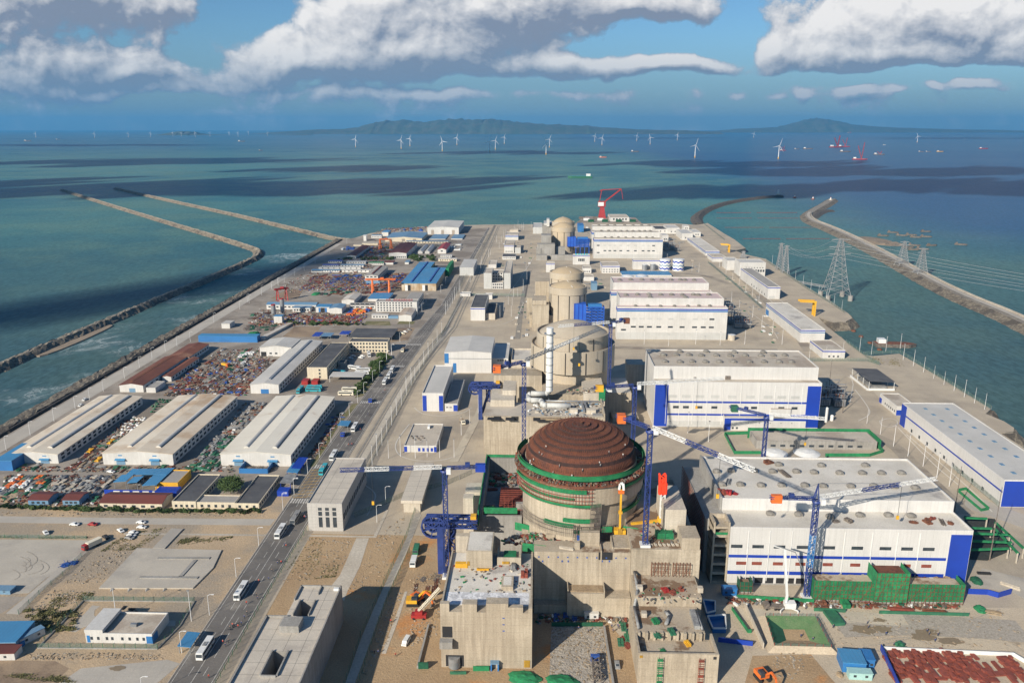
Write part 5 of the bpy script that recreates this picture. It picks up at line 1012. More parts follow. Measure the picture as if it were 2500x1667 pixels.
for k in range(150):
 a=2*pi*k/150;P=[(X6+r*cos(a),Y6+r*sin(a),dz(r)+.35)for r in(24.3,22.5,20,16.5,12,8)][:6 if k%2==0 else 4]
 mb.path(P,.13)
for i in range(N):
 r=RD_*(1-((i+1)/N)**1.25*.98)
 n=max(12,int(r*4.2))
 for k in range(n):a=2*pi*k/n;mb.bar((X6+r*cos(a),Y6+r*sin(a),dz(r)),(X6+r*cos(a),Y6+r*sin(a),dz(r)+1.3),.12)
mb.build('starter_bars','rust',t)
def band(R_,z0,z1,a0,a1,m,name,flare=0.3,n=40):
 mb=MB();mb.rev(X6,Y6,[(R_,z0),(R_+flare,z1)],n,0,True,a0,a1);mb.rev(X6,Y6,[(R_-.9,z0+.1),(R_+flare-.9,z1)],n,0,True,a0,a1);return mb.build(name,m,t)
rnd=random.Random(12)
band(28.0,49.7,51.7,R(150),R(400),'net_solid','guard_netting',.2,70);band(26.4,50.3,52.2,R(30),R(150),'net_solid','guard_netting')
mb=MB();mb.rev(X6,Y6,[(29.3,47.2),(24.6,47.3),(24.6,47.9),(29.3,47.9),(29.3,47.2)],72,0,False);mb.build('scaffold_deck','rust',t)
band(29.2,44.6,46.3,R(195),R(272),'net_solid','guard_netting');band(28.8,45.0,46.6,R(300),R(352),'net','guard_netting');band(28.6,38.2,39.6,R(200),R(285),'net_solid','guard_netting');band(27.0,32.4,34.0,R(305),R(360),'net_solid','guard_netting');band(27.2,30.5,32.2,R(252),R(283),'net_solid','guard_netting')
mb=MB()
for k in range(34):
 a=R(190+k*2.6);c_,s_=cos(a),sin(a);mb.bar((X6+28.5*c_,Y6+28.5*s_,38),(X6+28.5*c_,Y6+28.5*s_,47.4),.16)
 a2=R(190+(k+1)*2.6)
 for z in(39.5,41.2,43,44.8,46.4):mb.bar((X6+28.5*c_,Y6+28.5*s_,z),(X6+28.5*cos(a2),Y6+28.5*sin(a2),z),.22)
mb.build('scaffold','rust_red',t)
mb=MB()
for k in range(9):
 a=R(276+k*1.1);mb.bar((X6+27.4*cos(a),Y6+27.4*sin(a),24),(X6+28.9*cos(a),Y6+28.9*sin(a),40),.25)
 if k<8:
  for z in range(25,40,2):mb.bar((X6+28*cos(a),Y6+28*sin(a),z),(X6+28*cos(a+R(1.1)),Y6+28*sin(a+R(1.1)),z),.25)
mb.build('stair_tower','scrap',t)
for k in range(16):
 a,r=R(rnd.uniform(200,345)),rnd.uniform(20.5,26);person(X6+r*cos(a),Y6+r*sin(a),rnd.uniform(0,6),'cloth_pale','white_paint','worker in pale clothes and white helmet on the rebar dome','workers on the rebar dome',(dz(r)+.5 if r<RD_ else 49.9))
zi=24.5;yW=287
t=thing('nuclear_island','raw concrete building mass around the rebar-domed reactor','building',(20,yW,0))
xa,xm,xb=-.2,aty('C2',1640,590,yW)[0],aty('C2',2152,575,yW)[0]
mb=MB();zt=aty('C2',1300,600,yW)[2];zr=aty('C2',1900,572,yW)[2]
mb.box(xa,xm-.05,yW,yW+9,0,zt);mb.box(xm+.05,xb,yW-.8,Y6+26,0,zr);mb.box(xa+.2,xm-.2,yW+9.02,Y6+8,0,zt-5)
mb.build('wall','concrete',t)
MB().box(xm+.6,xb-.6,yW,Y6+25,zr+.01,zr+.06).build('roof','concrete_stain',t);MB().box(xa+.4,xm-.4,yW+.4,yW+8.6,zt+.01,zt+.05).build('roof','concrete_stain',t)
def blk(c,xl,xr,yt,yk,h,z0,m='concrete',name='block',root=None,base=None,roof=None,par=0):
 """upper block: front roof edge row yt, back roof edge yk at height h"""
 B=bt(c,xl,xr,yt,yk,h);mb=MB()
 if par:
  mb.box(B[0],B[1],B[2],B[3],z0,h-par);tt=.5
  for q in((B[0],B[1],B[2],B[2]+tt),(B[0],B[1],B[3]-tt,B[3]),(B[0],B[0]+tt,B[2]+tt,B[3]-tt),(B[1]-tt,B[1],B[2]+tt,B[3]-tt)):mb.box(*q,h-par,h)
 else:mb.box(B[0],B[1],B[2],B[3],z0,h)
 if roof:MB().box(B[0]+.5,B[1]-.5,B[2]+.5,B[3]-.5,h-par+.01,h-par+.06).build('roof',roof,root or t)
 o=mb.build(name,m,root or t);return B
blk('C2',1262,1408,455,440,zt+6,zt-6);blk('C2',1222,1262,530,515,zt+3,zt-3)
blk('C2',1505,1635,565,470,zt+.6,zt-12,name='block');MB().box(aty('C2',1400,600,yW)[0],aty('C2',1505,600,yW)[0],yW-.04,yW+.5,zt-3.2,zt+.02).build('opening','dark',t)
B=bt('C2',2010,2125,470,440,zr+5);MB().box(B[0],xb-.3,yW-.4,yW+10,zr,zr+5).build('stair_tower','concrete',t)
B=bt('C2',1895,2050,285,105,zr+11);MB().box(*B[:4],zr,zr+11).build('stair_tower','concrete_pale',t)
for i in range(10):wx=xa+2+(xm-xa-4)*i/9;MB().box(wx-.3,wx+.3,yW-.06,yW+.1,zt-2.6,zt-2.0).build('embed_plate','blue_steel',t)
for i in range(5):p=aty('C2',(985,1130,1175,1425,1480)[i],665,yW);MB().box(p[0]-.3,p[0]+.3,yW-.06,yW+.1,p[2]-.4,p[2]+.4).build('embed_plate','blue_steel',t)
yL=280.8;x0=aty('C2',1165,1085,yL)[0];x1=aty('C2',1440,1085,yL)[0];x2=xm-.1
mb=MB();h1=aty('C2',1300,905,yL)[2];mb.box(x0,x1,yL,yW-.05,0,h1);mb.box(x1+.02,x2,yL+.1,yW-.05,0,h1-2.0);mb.box(-.1,x0-.02,yL+2.2,yW-.05,0,4);mb.build('front_block','concrete',t)
MB().box(x0+.6,x1-.6,yL+1,yW-.6,h1+.02,h1+.4).build('formwork','wood',t)
mb=MB();mb.box(x0,x0+.4,yL,yW-.1,h1,h1+1.6);mb.box(x1-.4,x1,yL,yW-.1,h1,h1+1.6);mb.build('parapet','concrete',t)
# ---- left front tower block
x0,x1,y0,y1,h=bx('C2',235,905,1455,1045,680)
t2=thing('auxiliary_building','tall raw concrete block with crenellated roof edge in the lower centre','building',(x0,y0,0))
mb=MB();mb.box(x0,x1,y0,y1+8,0,h);W_=x1-x0
for u0,u1,hh,dd in((0,.1,3.2,2),(.24,.40,3.2,3.2),(.5,.74,3.6,4),(.74,.9,2.2,2.0),(.96,1,2,3)):mb.box(x0+W_*u0,x0+W_*u1,y0+.02,y0+dd,h,h+hh)
mb.box(x0,x0+.6,y0+2.2,y1+8,h,h+1.2);mb.box(x1-.6,x1,y0+3.1,y1+8,h,h+.9)
mb.build('wall','concrete',t2)
MB().box(x0+.7,x1-.7,y0+4.2,y1+7.5,h+.02,h+.08).build('roof','roof_dirty',t2)
mat('sheet_white',(.78,.78,.79),(.55,.55,.56),.3,.5,fine=.35,blotch=(.45,.55),bump=.3)
MB().box(x0+1,x1-1.2,y0+4.6,y0+12.5,h+.1,h+.16).build('roof_sheeting','sheet_white',t2)
p=at('C2',725,850,h);MB().box(p[0]-2.2,p[0]+2.2,p[1]-3,p[1]+4.5,h+.1,h+1.7).build('hatch','concrete',t2);MB().box(p[0]-1.5,p[0]+1.5,p[1]-2,p[1]+3.8,h+1.71,h+1.75).build('hatch_cover','roof_dirty',t2)
patch(t2,(x0,x1,y0,y1),'opening','S',.05,.25,.5,5.2,'dark',.05);q=x0+W_*.145;MB().cyl(q,y0-.06,.6,4.6,2.2,16).build('liner','steel',t2)
patch(t2,(x0,x1,y0,y1),'opening','S',.02,.13,12.5,17,'dark',.05);mb=MB();mb.box(x0-.2,x0+4.4,y0-2.6,y0-.06,9.4,12.2);mb.build('loading_platform','concrete_grey',t2)
for i,(u,z)in enumerate(((.69,20.6),(.69,18),(.69,15.4))):patch(t2,(x0,x1,y0,y1),'embed_plate','S',u-.012,u+.012,z,z+.4,'blue_steel',.05)
def hazard(root,xa_,xb_,y,z0,z1):
 n=6;mb=MB();w=(xb_-xa_)/n
 for i in range(n):mb.box(xa_+i*w,xa_+(i+.5)*w,y-.06,y,z0,z1)
 mb.build('hazard_stripes','yellow_paint',root);MB().box(xa_,xb_,y-.03,y+.05,z0,z1).build('hazard_panel','dark',root)
hazard(t2,x1-2.8,x1-.6,y0-.02,.6,3.6)
B=bt('C2',418,612,590,445,h+7.5);MB().box(*B[:4],h,h+7.5).build('stair_tower','concrete',t2);MB().box(B[0]+.5,B[1]-.5,B[2]+.5,B[3]-.5,h+7.51,h+7.56).build('roof','roof_dirty',t2);hazard(t2,B[0]+.3,B[0]+1.4,B[2]-.02,h+1,h+3)
B=bt('C2',648,825,640,560,h+3.4);mb=MB();mb.box(B[0],B[1],B[2],B[2]+.5,0,h+3.4);mb.box(B[0],B[0]+.5,B[2]+.5,B[3],h-4,h+3.4);mb.box(B[1]-.5,B[1],B[2]+.5,B[3],h-4,h+3.4);mb.box(B[0]+.5,B[1]-.5,B[2]+.5,B[3],h-4,h+1.5);mb.build('block','concrete',t2);hazard(t2,B[0]+2,B[0]+5,B[2]-.02,h+.6,h+1.8)
MB().box(B[0]+2.5,B[1]-2,B[2]+1.5,B[3]-1,h+1.52,h+2.4).build('netted_frame','net',t2)
ROOF6=h
stack('container','yellow_paint',*at('C2',385,708,h)[:2],pi/2,'yellow tank-like container on the crenellated block roof',None,(.8,.8,.7),h+.1)
p=at('C2',770,715,h);stack('pipe_stack','grey_steel',p[0],p[1],0,'grey formwork props stacked on the crenellated block roof',None,.8,h+.1)
p=at('C2',850,770,h);stack('crate_stack','rust_red',p[0],p[1],0,'rust red formwork crates on the crenellated block roof',None,.8,h+.1)
p=at('C2',545,730,h);stack('rebar_bundle','yellow_paint',p[0],p[1],pi/2,'yellow props lying on the crenellated block roof',None,.6,h+.1)
# ---- right front block with basin
t3=thing('pump_building','low raw concrete block with open water-stained basin at the lower edge','building',(40,242,0))
y0=242.2;x0=aty('C2',1695,1350,y0)[0];x1=aty('R4',285,1365,y0)[0];h=12.4
yb=at('C2',1950,1195,h)[1];mb=MB();mb.box(x0,x1,y0,y0+.9,0,h);mb.box(x0,x0+.8,y0+.9,yb,0,h);mb.box(x1-.8,x1,y0+.9,yb,0,h);mb.box(x0+.8,x1-.8,y0+.9,yb,0,h-2.6)
y3=at('C2',1900,1000,h)[1];mb.box(x0,x1-2.5,yb+.02,y3,0,h+.1);y4=yW-.9;h2=aty('C2',1900,930,y3)[2];xc2=aty('C2',2165,930,y3)[0];mb.box(xm+.2,xc2,y3+.02,y4,0,h2)
for i in range(9):mb.box(x0+1+i*(x1-x0-3)/9,x0+2+i*(x1-x0-3)/9,yb-1.2,yb,h-2.6,h+.6)
mb.build('wall','concrete',t3)
MB().box(x0+.9,x1-.9,y0+1,yb-1.3,h-2.58,h-2.52).build('basin_floor','concrete_stain',t3);MB().box(x0+.5,x1-3,yb+.5,y3-.4,h+.12,h+.17).build('roof','concrete_stain',t3);MB().box(xm+.8,xc2-.5,y3+.5,y4-.4,h2+.02,h2+.07).build('roof','concrete_stain',t3)
mb=MB();mb.path([(x0+1.6,yb+1,h+1),(x0+1.6,y3-2,h+1),(xm+1.4,y3+3,h2+.9),(xm+1.4,y4-1,h2+2)],1.1,0,8);mb.build('pipe','grey_steel',t3)
mb=MB();mb.path([(x1-3.4,yb+1,h+.9),(x1-3.4,y3-5,h+.9)],1.0,0,8);mb.path([(x0+12,yb+4,h+.8),(x0+14,yb+9,h+.8),(x0+13,yb+12,h+.8)],1.4,0,8);mb.build('pipe','grey_steel',t3)
MB().box(x1-6,x1-4,yb+2,y3-4,h+.2,h+1.7).build('cable_tray','grey_steel',t3)
for(c_,x,y,hh,lb)in(('C2',1735,1075,h,'vent_block'),('C2',1705,880,h2,'vent_block'),('C2',2150,890,h2,'vent_block')):p=at(c_,x,y,hh);MB().box(p[0]-1,p[0]+1,p[1]-1,p[1]+1,hh,hh+2).build(lb,'concrete_pale',t3)
for i,u in enumerate((.27,.78)):
 q=x0+(x1-x0)*u;mb=MB();[mb.bar((q+a,y0-.9,0),(q+a,y0-.9,h-1),.14)for a in(-.9,.9)];[mb.bar((q-.9,y0-.9,z*.9),(q+.9,y0-.9,z*.9),.14)for z in range(1,13)];[mb.box(q-.8,q+.8,y0-1.3,y0-.5,z,z+.3)for z in(1,4,7,10)];mb.build('stair_tower','rust_red' if i else 'net_solid',t3)
hazard(t3,x0+.5,x0+1.6,y0-.02,h-1.9,h-.9);patch(t3,(x0,x1,y0,yb),'opening','S',.93,.97,h-2,h-.9,'dark',.05)
for(x,y,m,k,lb,s)in((1820,1120,'net_solid','scaffold_rack','green rack on the basin building roof',.8),(2060,1240,'yellow_paint','crate_stack','yellow machine on the basin edge',.5),(1940,1200,'green_paint','crate_stack','green pump set on the basin edge',.6),(1835,1220,'green_paint','scrap_heap','green machine at the left basin edge',.6),(1880,1290,'net_solid','scrap_heap','green scrap lying in the stained basin',.5)):
 p=at('C2',x,y,h);stack(k,m,p[0],p[1],.3,lb,None,s,h+.2 if y<1230 else h-2.4)
for(x,y,m,k,lb,s)in((1890,885,'red_paint','crate_stack','red crates on the step roof beside the tall wall',.6),(1945,895,'rust_red','scrap_heap','rust red heap on the step roof beside the tall wall',.7),(2010,880,'rust_red','crate_stack','small rust red crates at the back of the step roof',.45)):
 p=at('C2',x,y,h2);stack(k,m,p[0],p[1],.3,lb,None,s,h2+.1)
 # ---- unfinished pit building left of the rebar dome
t4=thing('fuel_building','unfinished open-topped concrete building with rebar mats left of the rebar dome','building',(-30,300,0))
hf=24;A_=at('C1',975,1060,hf);xl=A_[0];yN=A_[1];yS=at('C2',620,285,hf)[1];xr=X6-22;mb=MB()
mb.box(xl,xl+1.2,yS,yN,0,hf);mb.box(xl+1.2,xr,yN-1.2,yN,0,hf);mb.box(xl+1.2,xr-4,yS,yS+1.2,0,hf-3);mb.box(xl+1.2,xr+3,yS+1.2,yN-1.2,0,hf-9);mb.build('wall','concrete_grey',t4)
yMid=at('C1',1090,1310,hf-6)[1];MB().box(xl+8,xr+2,yS+1.3,yMid,hf-8.9,hf-6).build('rebar_mat','rebar_dome',t4)
mb=MB()
for i in range(26):xx=xl+8.4+i*(xr-xl-7)/26;mb.bar((xx,yS+1.5,hf-5.9),(xx,yMid,hf-5.9),.28)
for i in range(14):yy=yS+2+i*(yMid-yS-3)/14;mb.bar((xl+8,yy,hf-5.6),(xr+2,yy,hf-5.6),.22)
mb.build('rebar_grid','rust_red',t4)
for a in((xl-.6,xl-.1,yS-4,yN+1),(xl,xr,yN+.1,yN+.5),(xl+2,xr-6,yS-.7,yS-.2)):MB().box(*a,hf-6 if a[0]<xl+1 and a[1]<xl else hf-1.5,hf+1.3).build('guard_netting','net_solid',t4)
for i,(x,y,k,m,lb)in enumerate(((1100,1130,'scrap_heap','wood','pale timber heap'),(1050,1250,'crate_stack','rust_red','rust red crates'),(1130,1240,'scrap_heap','net_solid','green netting heap'),(1030,1190,'scaffold_rack','green_paint','green scaffold rack'),(1160,1190,'rebar_bundle','rust','rust rebar bundle'),(1090,1290,'scrap_heap','scrap','dark scrap heap'),(1190,1270,'crate_stack','scrap','dark crates'),(1000,1330,'rebar_bundle','rust_red','red rebar bundle'))):
 p=at('C1',x,y,hf-9);stack(k,m,p[0],p[1],i*.7,f'{lb} inside the unfinished open-topped building',None,.85,hf-9)
for(c,xl_,xr_,yt,yk,hh,z0,m,lb)in(('C2',395,470,200,165,22,0,'concrete_pale',0),('C2',410,555,155,85,20,0,'concrete_pale',0),('C2',785,960,240,225,21,4,'concrete_grey',0),('C2',830,980,435,420,19,0,'concrete',0),('C2',340,440,480,455,20,0,'concrete_pale',0)):blk(c,xl_,xr_,yt,yk,hh,z0,m,'block',t4)
def scaf(label,P,z0,z1,m='rust',net=None,step=1.8,d=1.4):
 t=thing('scaffold',label,'scaffold',(P[0][0],P[0][1],z0));mb=MB();Q=resample(P,step)
 for i,p in enumerate(Q):
  for o in(0,d):
   mb.bar((p[0],p[1]+o,z0),(p[0],p[1]+o,z1),.14)
  mb.bar((p[0],p[1],z1-.5),(p[0],p[1]+d,z1-.5),.12)
  if i+1<len(Q):
   q=Q[i+1];z=z0+1.8
   while z<z1:mb.bar((p[0],p[1],z),(q[0],q[1],z),.14);mb.bar((p[0],p[1]+d,z),(q[0],q[1]+d,z),.12);z+=1.8
   if i%3==0:mb.bar((p[0],p[1],z0),(q[0],q[1],min(z1,z0+4)),.12)
 mb.build('tubes',m,t)
 if net:
  nb=MB()
  for a,b in zip(P,P[1:]):nb.add([(a[0],a[1]-.1,z0+.2),(b[0],b[1]-.1,z0+.2),(b[0],b[1]-.1,z1+.4),(a[0],a[1]-.1,z1+.4)],[(0,1,2,3)])
  nb.build('netting',net,t)
 return t
e=lambda c,x,y,z:at(c,x,y,z)[:2]
scaf('tall rusty scaffold tower below the open-topped building',[e('C2',700,470,6),e('C2',760,470,6)],6,25,'rust_red',None,1.5)
scaf('green netted scaffold at the corner of the open-topped building',[e('C2',545,420,10),e('C2',630,420,10)],10,21,'rust','net')
scaf('green netted v-shaped scaffold in the gap before the dome, left arm',[e('C2',780,395,20),e('C2',930,430,20)],17.5,21,'rust','net_solid');scaf('green netted v-shaped scaffold in the gap before the dome, right arm',[e('C2',935,425,20),e('C2',1035,340,22)],17.5,22,'rust','net_solid')
scaf('dense green scaffold at the foot of the dome',[e('C2',1010,330,26),e('C2',1080,430,24),e('C2',1200,440,24)],20,27,'net_dark','net')
scaf('green netted walkway before the yellow placing mast',[e('C2',1370,450,26),e('C2',1500,445,26)],25.5,28,'rust','net_solid');scaf('green netted walkway right of the yellow placing mast',[e('C2',1580,440,26),e('C2',1690,460,26)],25.5,28,'rust','net_solid')
scaf('green covered ramp behind the crenellated block',[e('C2',835,560,24),e('C2',1010,580,24)],22,25.5,'rust','net_solid')
scaf('narrow rust scaffold beside the blue cabin at the dome foot',[e('C2',1210,500,24),e('C2',1240,500,24)],22,30,'scrap',None,1)
for(x,y)in((1845,820),(2000,815)):
 p=e('C2',x,y,13);scaf(f"rusty wall scaffold hung on the tall right-hand wall, {'left' if x < 1900 else 'right'} of two",[(p[0]-3.4,yW-2.2),(p[0]+3.4,yW-2.2)],h2+.1,h2+6,'rust',None,1.2,1)
p=at('C2',1885,490,zr);t=thing('netted_cage','green netted cage on the roof behind the tall wall','cage',(p[0],p[1],zr));MB().box(p[0]-3.4,p[0]+3.4,p[1]-1.6,p[1]+1.6,zr+.1,zr+2.6).build('netting','net',t);mb=MB();[mb.bar((p[0]+a,p[1]+b,zr),(p[0]+a,p[1]+b,zr+3),.3)for a in(-3.4,0,3.4)for b in(-1.7,1.7)];mb.build('frame','green_paint',t)
for i in range(7):p=at('C2',1790+i*32,548,zr);stack('crate_stack','concrete_pale',p[0],p[1],.3,'small pale block in the row behind the tall wall edge','pale blocks behind the tall wall edge',.28,zr+.05)
p=at('C2',1160,575,zt);stack('rebar_bundle','concrete_pale',p[0],p[1],1.3,'white pipes lying on the roof before the dome',None,.7,zt+.05)
p=at('C2',1250,505,zt);stack('container','blue_steel',p[0],p[1],0,'blue cabin at the scaffold before the dome',None,.45,zt+.05)
# ---- the finished twin-drum reactor behind it
X5,Y5=aty('U5',1206,270,534)[0],534.0
t=thing('reactor_building','finished concrete reactor building of two stacked drums with shallow dome','reactor building',(X5,Y5,0))
mb=MB();drum(mb,X5,Y5,25.5,0,31);mb.rev(X5,Y5,[(25.5,31),(29,31.1)],72);drum(mb,X5,Y5,29,31.1,46.8,72);mb.rev(X5,Y5,[(29,46.8),(28.2,46.8),(28.2,45.4),(25.1,45.3)],72);drum(mb,X5,Y5,25.1,45.3,54.8,72);mb.rev(X5,Y5,[(25.1,54.8),(24.4,54.8),(24.4,53.6),(23.6,53.5)],72);mb.build('containment_wall','concrete_dome',t)
MB().rev(X5,Y5,[(23.7,53.4)]+[(r,53.4+8.2*(1-(r/23.7)**2))for r in(22,19,15,10,5)]+[(.01,61.6)],72,0).build('dome','concrete_dome',t)
for a in(200,228,258,285,312):mb=MB();mb.bar((X5+29.1*cos(R(a)),Y5+29.1*sin(R(a)),31),(X5+29.1*cos(R(a)),Y5+29.1*sin(R(a)),46),.5);mb.build('downpipe','dark',t)
for a in(215,262,300):mb=MB();mb.bar((X5+25.2*cos(R(a)),Y5+25.2*sin(R(a)),46),(X5+25.2*cos(R(a)),Y5+25.2*sin(R(a)),54),.4);mb.build('downpipe','dark',t)
x0,x1,y0,y1,h=bx('C1',945,1240,1040,725,580);x1=aty('U5',1600,1250,y0+2)[0]
t=thing('nuclear_island','pale concrete building terraces in front of the twin-drum reactor','building',(x0,y0,0));yk=at('U5',1000,1005,h)[1]
mb=MB();mb.box(x0,x1,y0,yk,0,h-1.2);mb.box(x0,x1,y0,y0+.8,h-1.2,h);mb.box(x1-.8,x1,y0+.8,yk,h-1.2,h+2);mb.build('wall','concrete',t)
MB().box(x0+.5,x1-1,y0+1,yk,h-1.19,h-1.1).build('roof','roof_gravel',t)
h5=h;B=bt('U5',190,490,890,830,h+4)
mb=MB();mb.box(x0+3,aty('U5',490,1000,yk)[0],yk-8,yk+14,0,h+3);mb.box(x0+10,aty('U5',490,1000,yk)[0]+.5,yk+2,yk+22,0,h+6);mb.build('block','concrete_pale',t)
hb=30;B=bt('U5',230,825,690,620,hb);mb=MB();mb.box(B[0],B[1],B[2],Y5-12,0,hb);mb.box(B[1]+.02,X5+22,yk+16,Y5-22,0,h-1);mb.build('block','concrete',t)
B2=bt('U5',1340,1605,895,830,h+3);mb=MB();mb.box(B2[0],B2[1],B2[2],Y5-16,0,h+2);mb.build('block','concrete_pale',t)
c5=at('U5',1700,1205);xr5=aty('U5',1920,1200,c5[1])[0];hr=aty('U5',1760,905,c5[1])[2];mb=MB();mb.box(x1+.05,xr5,c5[1],c5[1]+34,0,hr);mb.box(x1+10,xr5+4,c5[1]-12,c5[1]-.02,0,4);mb.build('block','concrete',t)
MB().box(x1+.6,xr5-.5,c5[1]+.5,c5[1]+33,hr+.01,hr+.07).build('roof','roof_dirty',t)
B3=bt('U5',1880,2023,555,520,hr+4);mb=MB();mb.box(B3[0],B3[1]+4,B3[2],B3[2]+14,0,hr+4);mb.build('block','concrete_pale',t)
for(x,y,w,d,hh,m)in((920,1100,3.4,2.4,1.8,'concrete_grey'),(1020,1105,2,1.6,1.5,'concrete_grey'),(1090,1105,2,1.6,1.5,'concrete_grey'),(1215,1145,2.4,1.6,2.4,'concrete_pale'),(1430,1150,2.8,2,2.4,'concrete_pale'),(1510,1200,3,2,1.6,'concrete_grey'),(930,1225,6,2.4,.8,'wood'),(790,1235,3.5,2.4,.5,'dark'),(235,1225,4,2,.4,'dark'),(430,1230,2.6,2,.4,'dark')):
 p=at('U5',x,y,h-1.1);MB().box(p[0]-w,p[0]+w,p[1]-d,p[1]+d,h-1.1,h-1.1+hh).build('roof_unit',m,t)
for u in(.115,.26):patch(t,(x0,x1,y0,yk),'opening','S',u-.03,u+.03,h-2.4,h-.1,'dark',.05)
mb=MB();[mb.bar((*at('U5',x,1022,h)[:2],h+.2),(*at('U5',x+38,1135,h)[:2],h+.2),1.2,0)for x in(1310,1350)];mb.build('cable_tray','steel',t)
mb=MB();q0,q1=at('U5',740,1000,h+1),at('U5',1585,1015,h+1);mb.bar((q0[0],q0[1],h+1),(q1[0],q1[1],h+1),1.1,0,n=8)
for k in range(6):f=k/5;mb.bar((q0[0]+(q1[0]-q0[0])*f,q0[1],h-1),(q0[0]+(q1[0]-q0[0])*f,q0[1],h+2.5),.4)
mb.build('pipe_run','steel',t)
q=at('U5',1565,960,h);MB().box(q[0]-2,q[0]+2,q[1]-.3,q[1],h-2,h+7).build('net_panel','net_solid',t)
yS_=yk+8;P=[aty('U5',925,100,yS_),aty('U5',925,880,yS_)]
t=thing('exhaust_stack','tall silver-white exhaust stack with elbow duct in front of the twin-drum reactor','chimney',(P[1][0],yS_,h))
X_=P[0][0];zT=P[0][2];zB=P[1][2]
MB().rev(X_,yS_,[(.01,zT)]+[(2.2,zT)]+[(2.2,zB)],20,0).build('shaft','white_paint',t)
for z in(zT-4,zT-14):MB().rev(X_,yS_,[(2.2,z),(3.6,z),(3.6,z+.4),(2.2,z+.4)],20,0,False).build('platform_ring','steel',t)
for k in range(7):z=zB+3+(zT-zB-8)*k/7;MB().rev(X_,yS_,[(2.2,z),(2.4,z),(2.4,z+.4),(2.2,z+.4)],20,0,False).build('flange','steel',t)
xl5=aty('U5',650,905,yS_)[0]
MB().path([(X_,yS_,zB+1),(X_-.7,yS_,zB-1.2),(X_-2.4,yS_,zB-2),(xl5+2,yS_,zB-2),(xl5+.6,yS_,zB-2.8),(xl5,yS_-1,zB-4),(xl5,yS_-8,h+1.4),(xl5+2,yS_-11,h+1.4),(xl5+8,yS_-11,h+1.4),(xl5+9,yS_-14,h+1.4),(xl5+9.5,yS_-19,h+1.2),(xl5+12,yS_-20,h+1.2),(aty('U5',1180,1160,yS_-20)[0],yS_-20,h+1.2)],3.4,0,14).build('duct','grey_clad',t)
# ---- older reactors behind
def old_unit(label,c,xc,yc,Yc,R_,zr_,apex,dzb=0):
 X=aty(c,xc,yc,Yc)[0];t=thing('reactor_building',label,'reactor building',(X,Yc,0));za=aty(c,*apex,Yc)[2]
 mb=MB();drum(mb,X,Yc,R_,0,zr_-7);mb.rev(X,Yc,[(R_,zr_-7),(R_+.7,zr_-6.6),(R_+.7,zr_)],56);mb.rev(X,Yc,[(R_+.7,zr_),(R_-.4,zr_+.1),(R_-.6,zr_-.6),(R_-1.6,zr_-.6)],56);mb.build('containment_wall','concrete_dome',t)
 mat_='concrete_dome_tan';MB().rev(X,Yc,[(R_-1.2,zr_-.8)]+[(r*R_,zr_-.5+(za-zr_)*(1-(r/.95)**2))for r in(.88,.75,.6,.4,.2)]+[(.01,za)],56,0).build('dome',mat_,t)
 for a in(205,238,272,305,330):MB().bar((X+(R_+.3)*cos(R(a)),Yc+(R_+.3)*sin(R(a)),6),(X+(R_+.3)*cos(R(a)),Yc+(R_+.3)*sin(R(a)),zr_-1),.5).build('downpipe','dark',t)
 MB().bar((X+4,Yc-R_*.85,zr_+1),(X-1,Yc,za+.1),.35).build('ladder','white_paint',t);return X
mat('concrete_dome_tan',(.47,.37,.24),(.42,.33,.22),.05,.9,fine=.15,streak=.1)
XA=old_unit('grey concrete reactor drum with tan dome, front one of the second pair','F2',1428,1060,763,18,41.5,(1425,992))
XB=old_unit('grey concrete reactor drum with tan dome, rear one of the second pair','F2',1410,870,858,18,38.7,(1410,785))
XC=old_unit('grey concrete reactor drum with tan dome, front one of the farthest pair','F2',1360,200,1236,18,41.7,(1355,130))
XD=old_unit('grey concrete reactor drum with tan dome, the farthest by the shore','F2',1358,120,1326,18,39.5,(1358,55))
def island(label,parts,loc,roof='concrete_pale'):
 t=thing('auxiliary_building',label,'building',loc)
 for a in parts:MB().box(*a[:6]).build('block',a[6]if len(a)>6 else 'concrete',t)
 return t
def raw(c,xl,xr,yt,yk,h,z0=0,m='concrete'):B=bt(c,xl,xr,yt,yk,h);return(*B[:4],z0,h,m)
island('stepped concrete block left of the front drum of the second pair',[raw('F2',905,1145,1365,1310,25),raw('F2',905,1110,1290,1215,29,0),raw('F2',820,900,1250,1225,22),raw('F2',1150,1235,1510,1480,14),raw('F2',860,900,1500,1460,12)],(XA-30,740,0))
island('concrete block with dark roof recess left of the rear drum of the second pair',[raw('F2',945,1150,1010,955,25),raw('F2',935,1145,1200,1190,8,0,'concrete_pale')],(XB-30,840,0))
island('dark grey stepped concrete block left of the front drum of the farthest pair',[raw('F2',1035,1180,330,300,33,0,'concrete_grey'),raw('F2',975,1235,460,440,22,0,'concrete_grey'),raw('F2',960,1030,520,500,16,0,'concrete_grey'),raw('F2',1250,1385,500,488,17,0,'concrete_grey'),raw('F2',1180,1500,620,610,8,0,'concrete_grey'),raw('F2',960,1120,620,605,8,0,'concrete_grey')],(XC-30,1210,0))
island('grey block with roof hut left of the farthest drum',[raw('F2',1050,1180,190,150,31,0,'concrete_grey'),raw('F2',1075,1190,155,112,34,0,'grey_clad'),raw('F2',1115,1155,95,75,42,30,'white_wall')],(XD-30,1300,0))
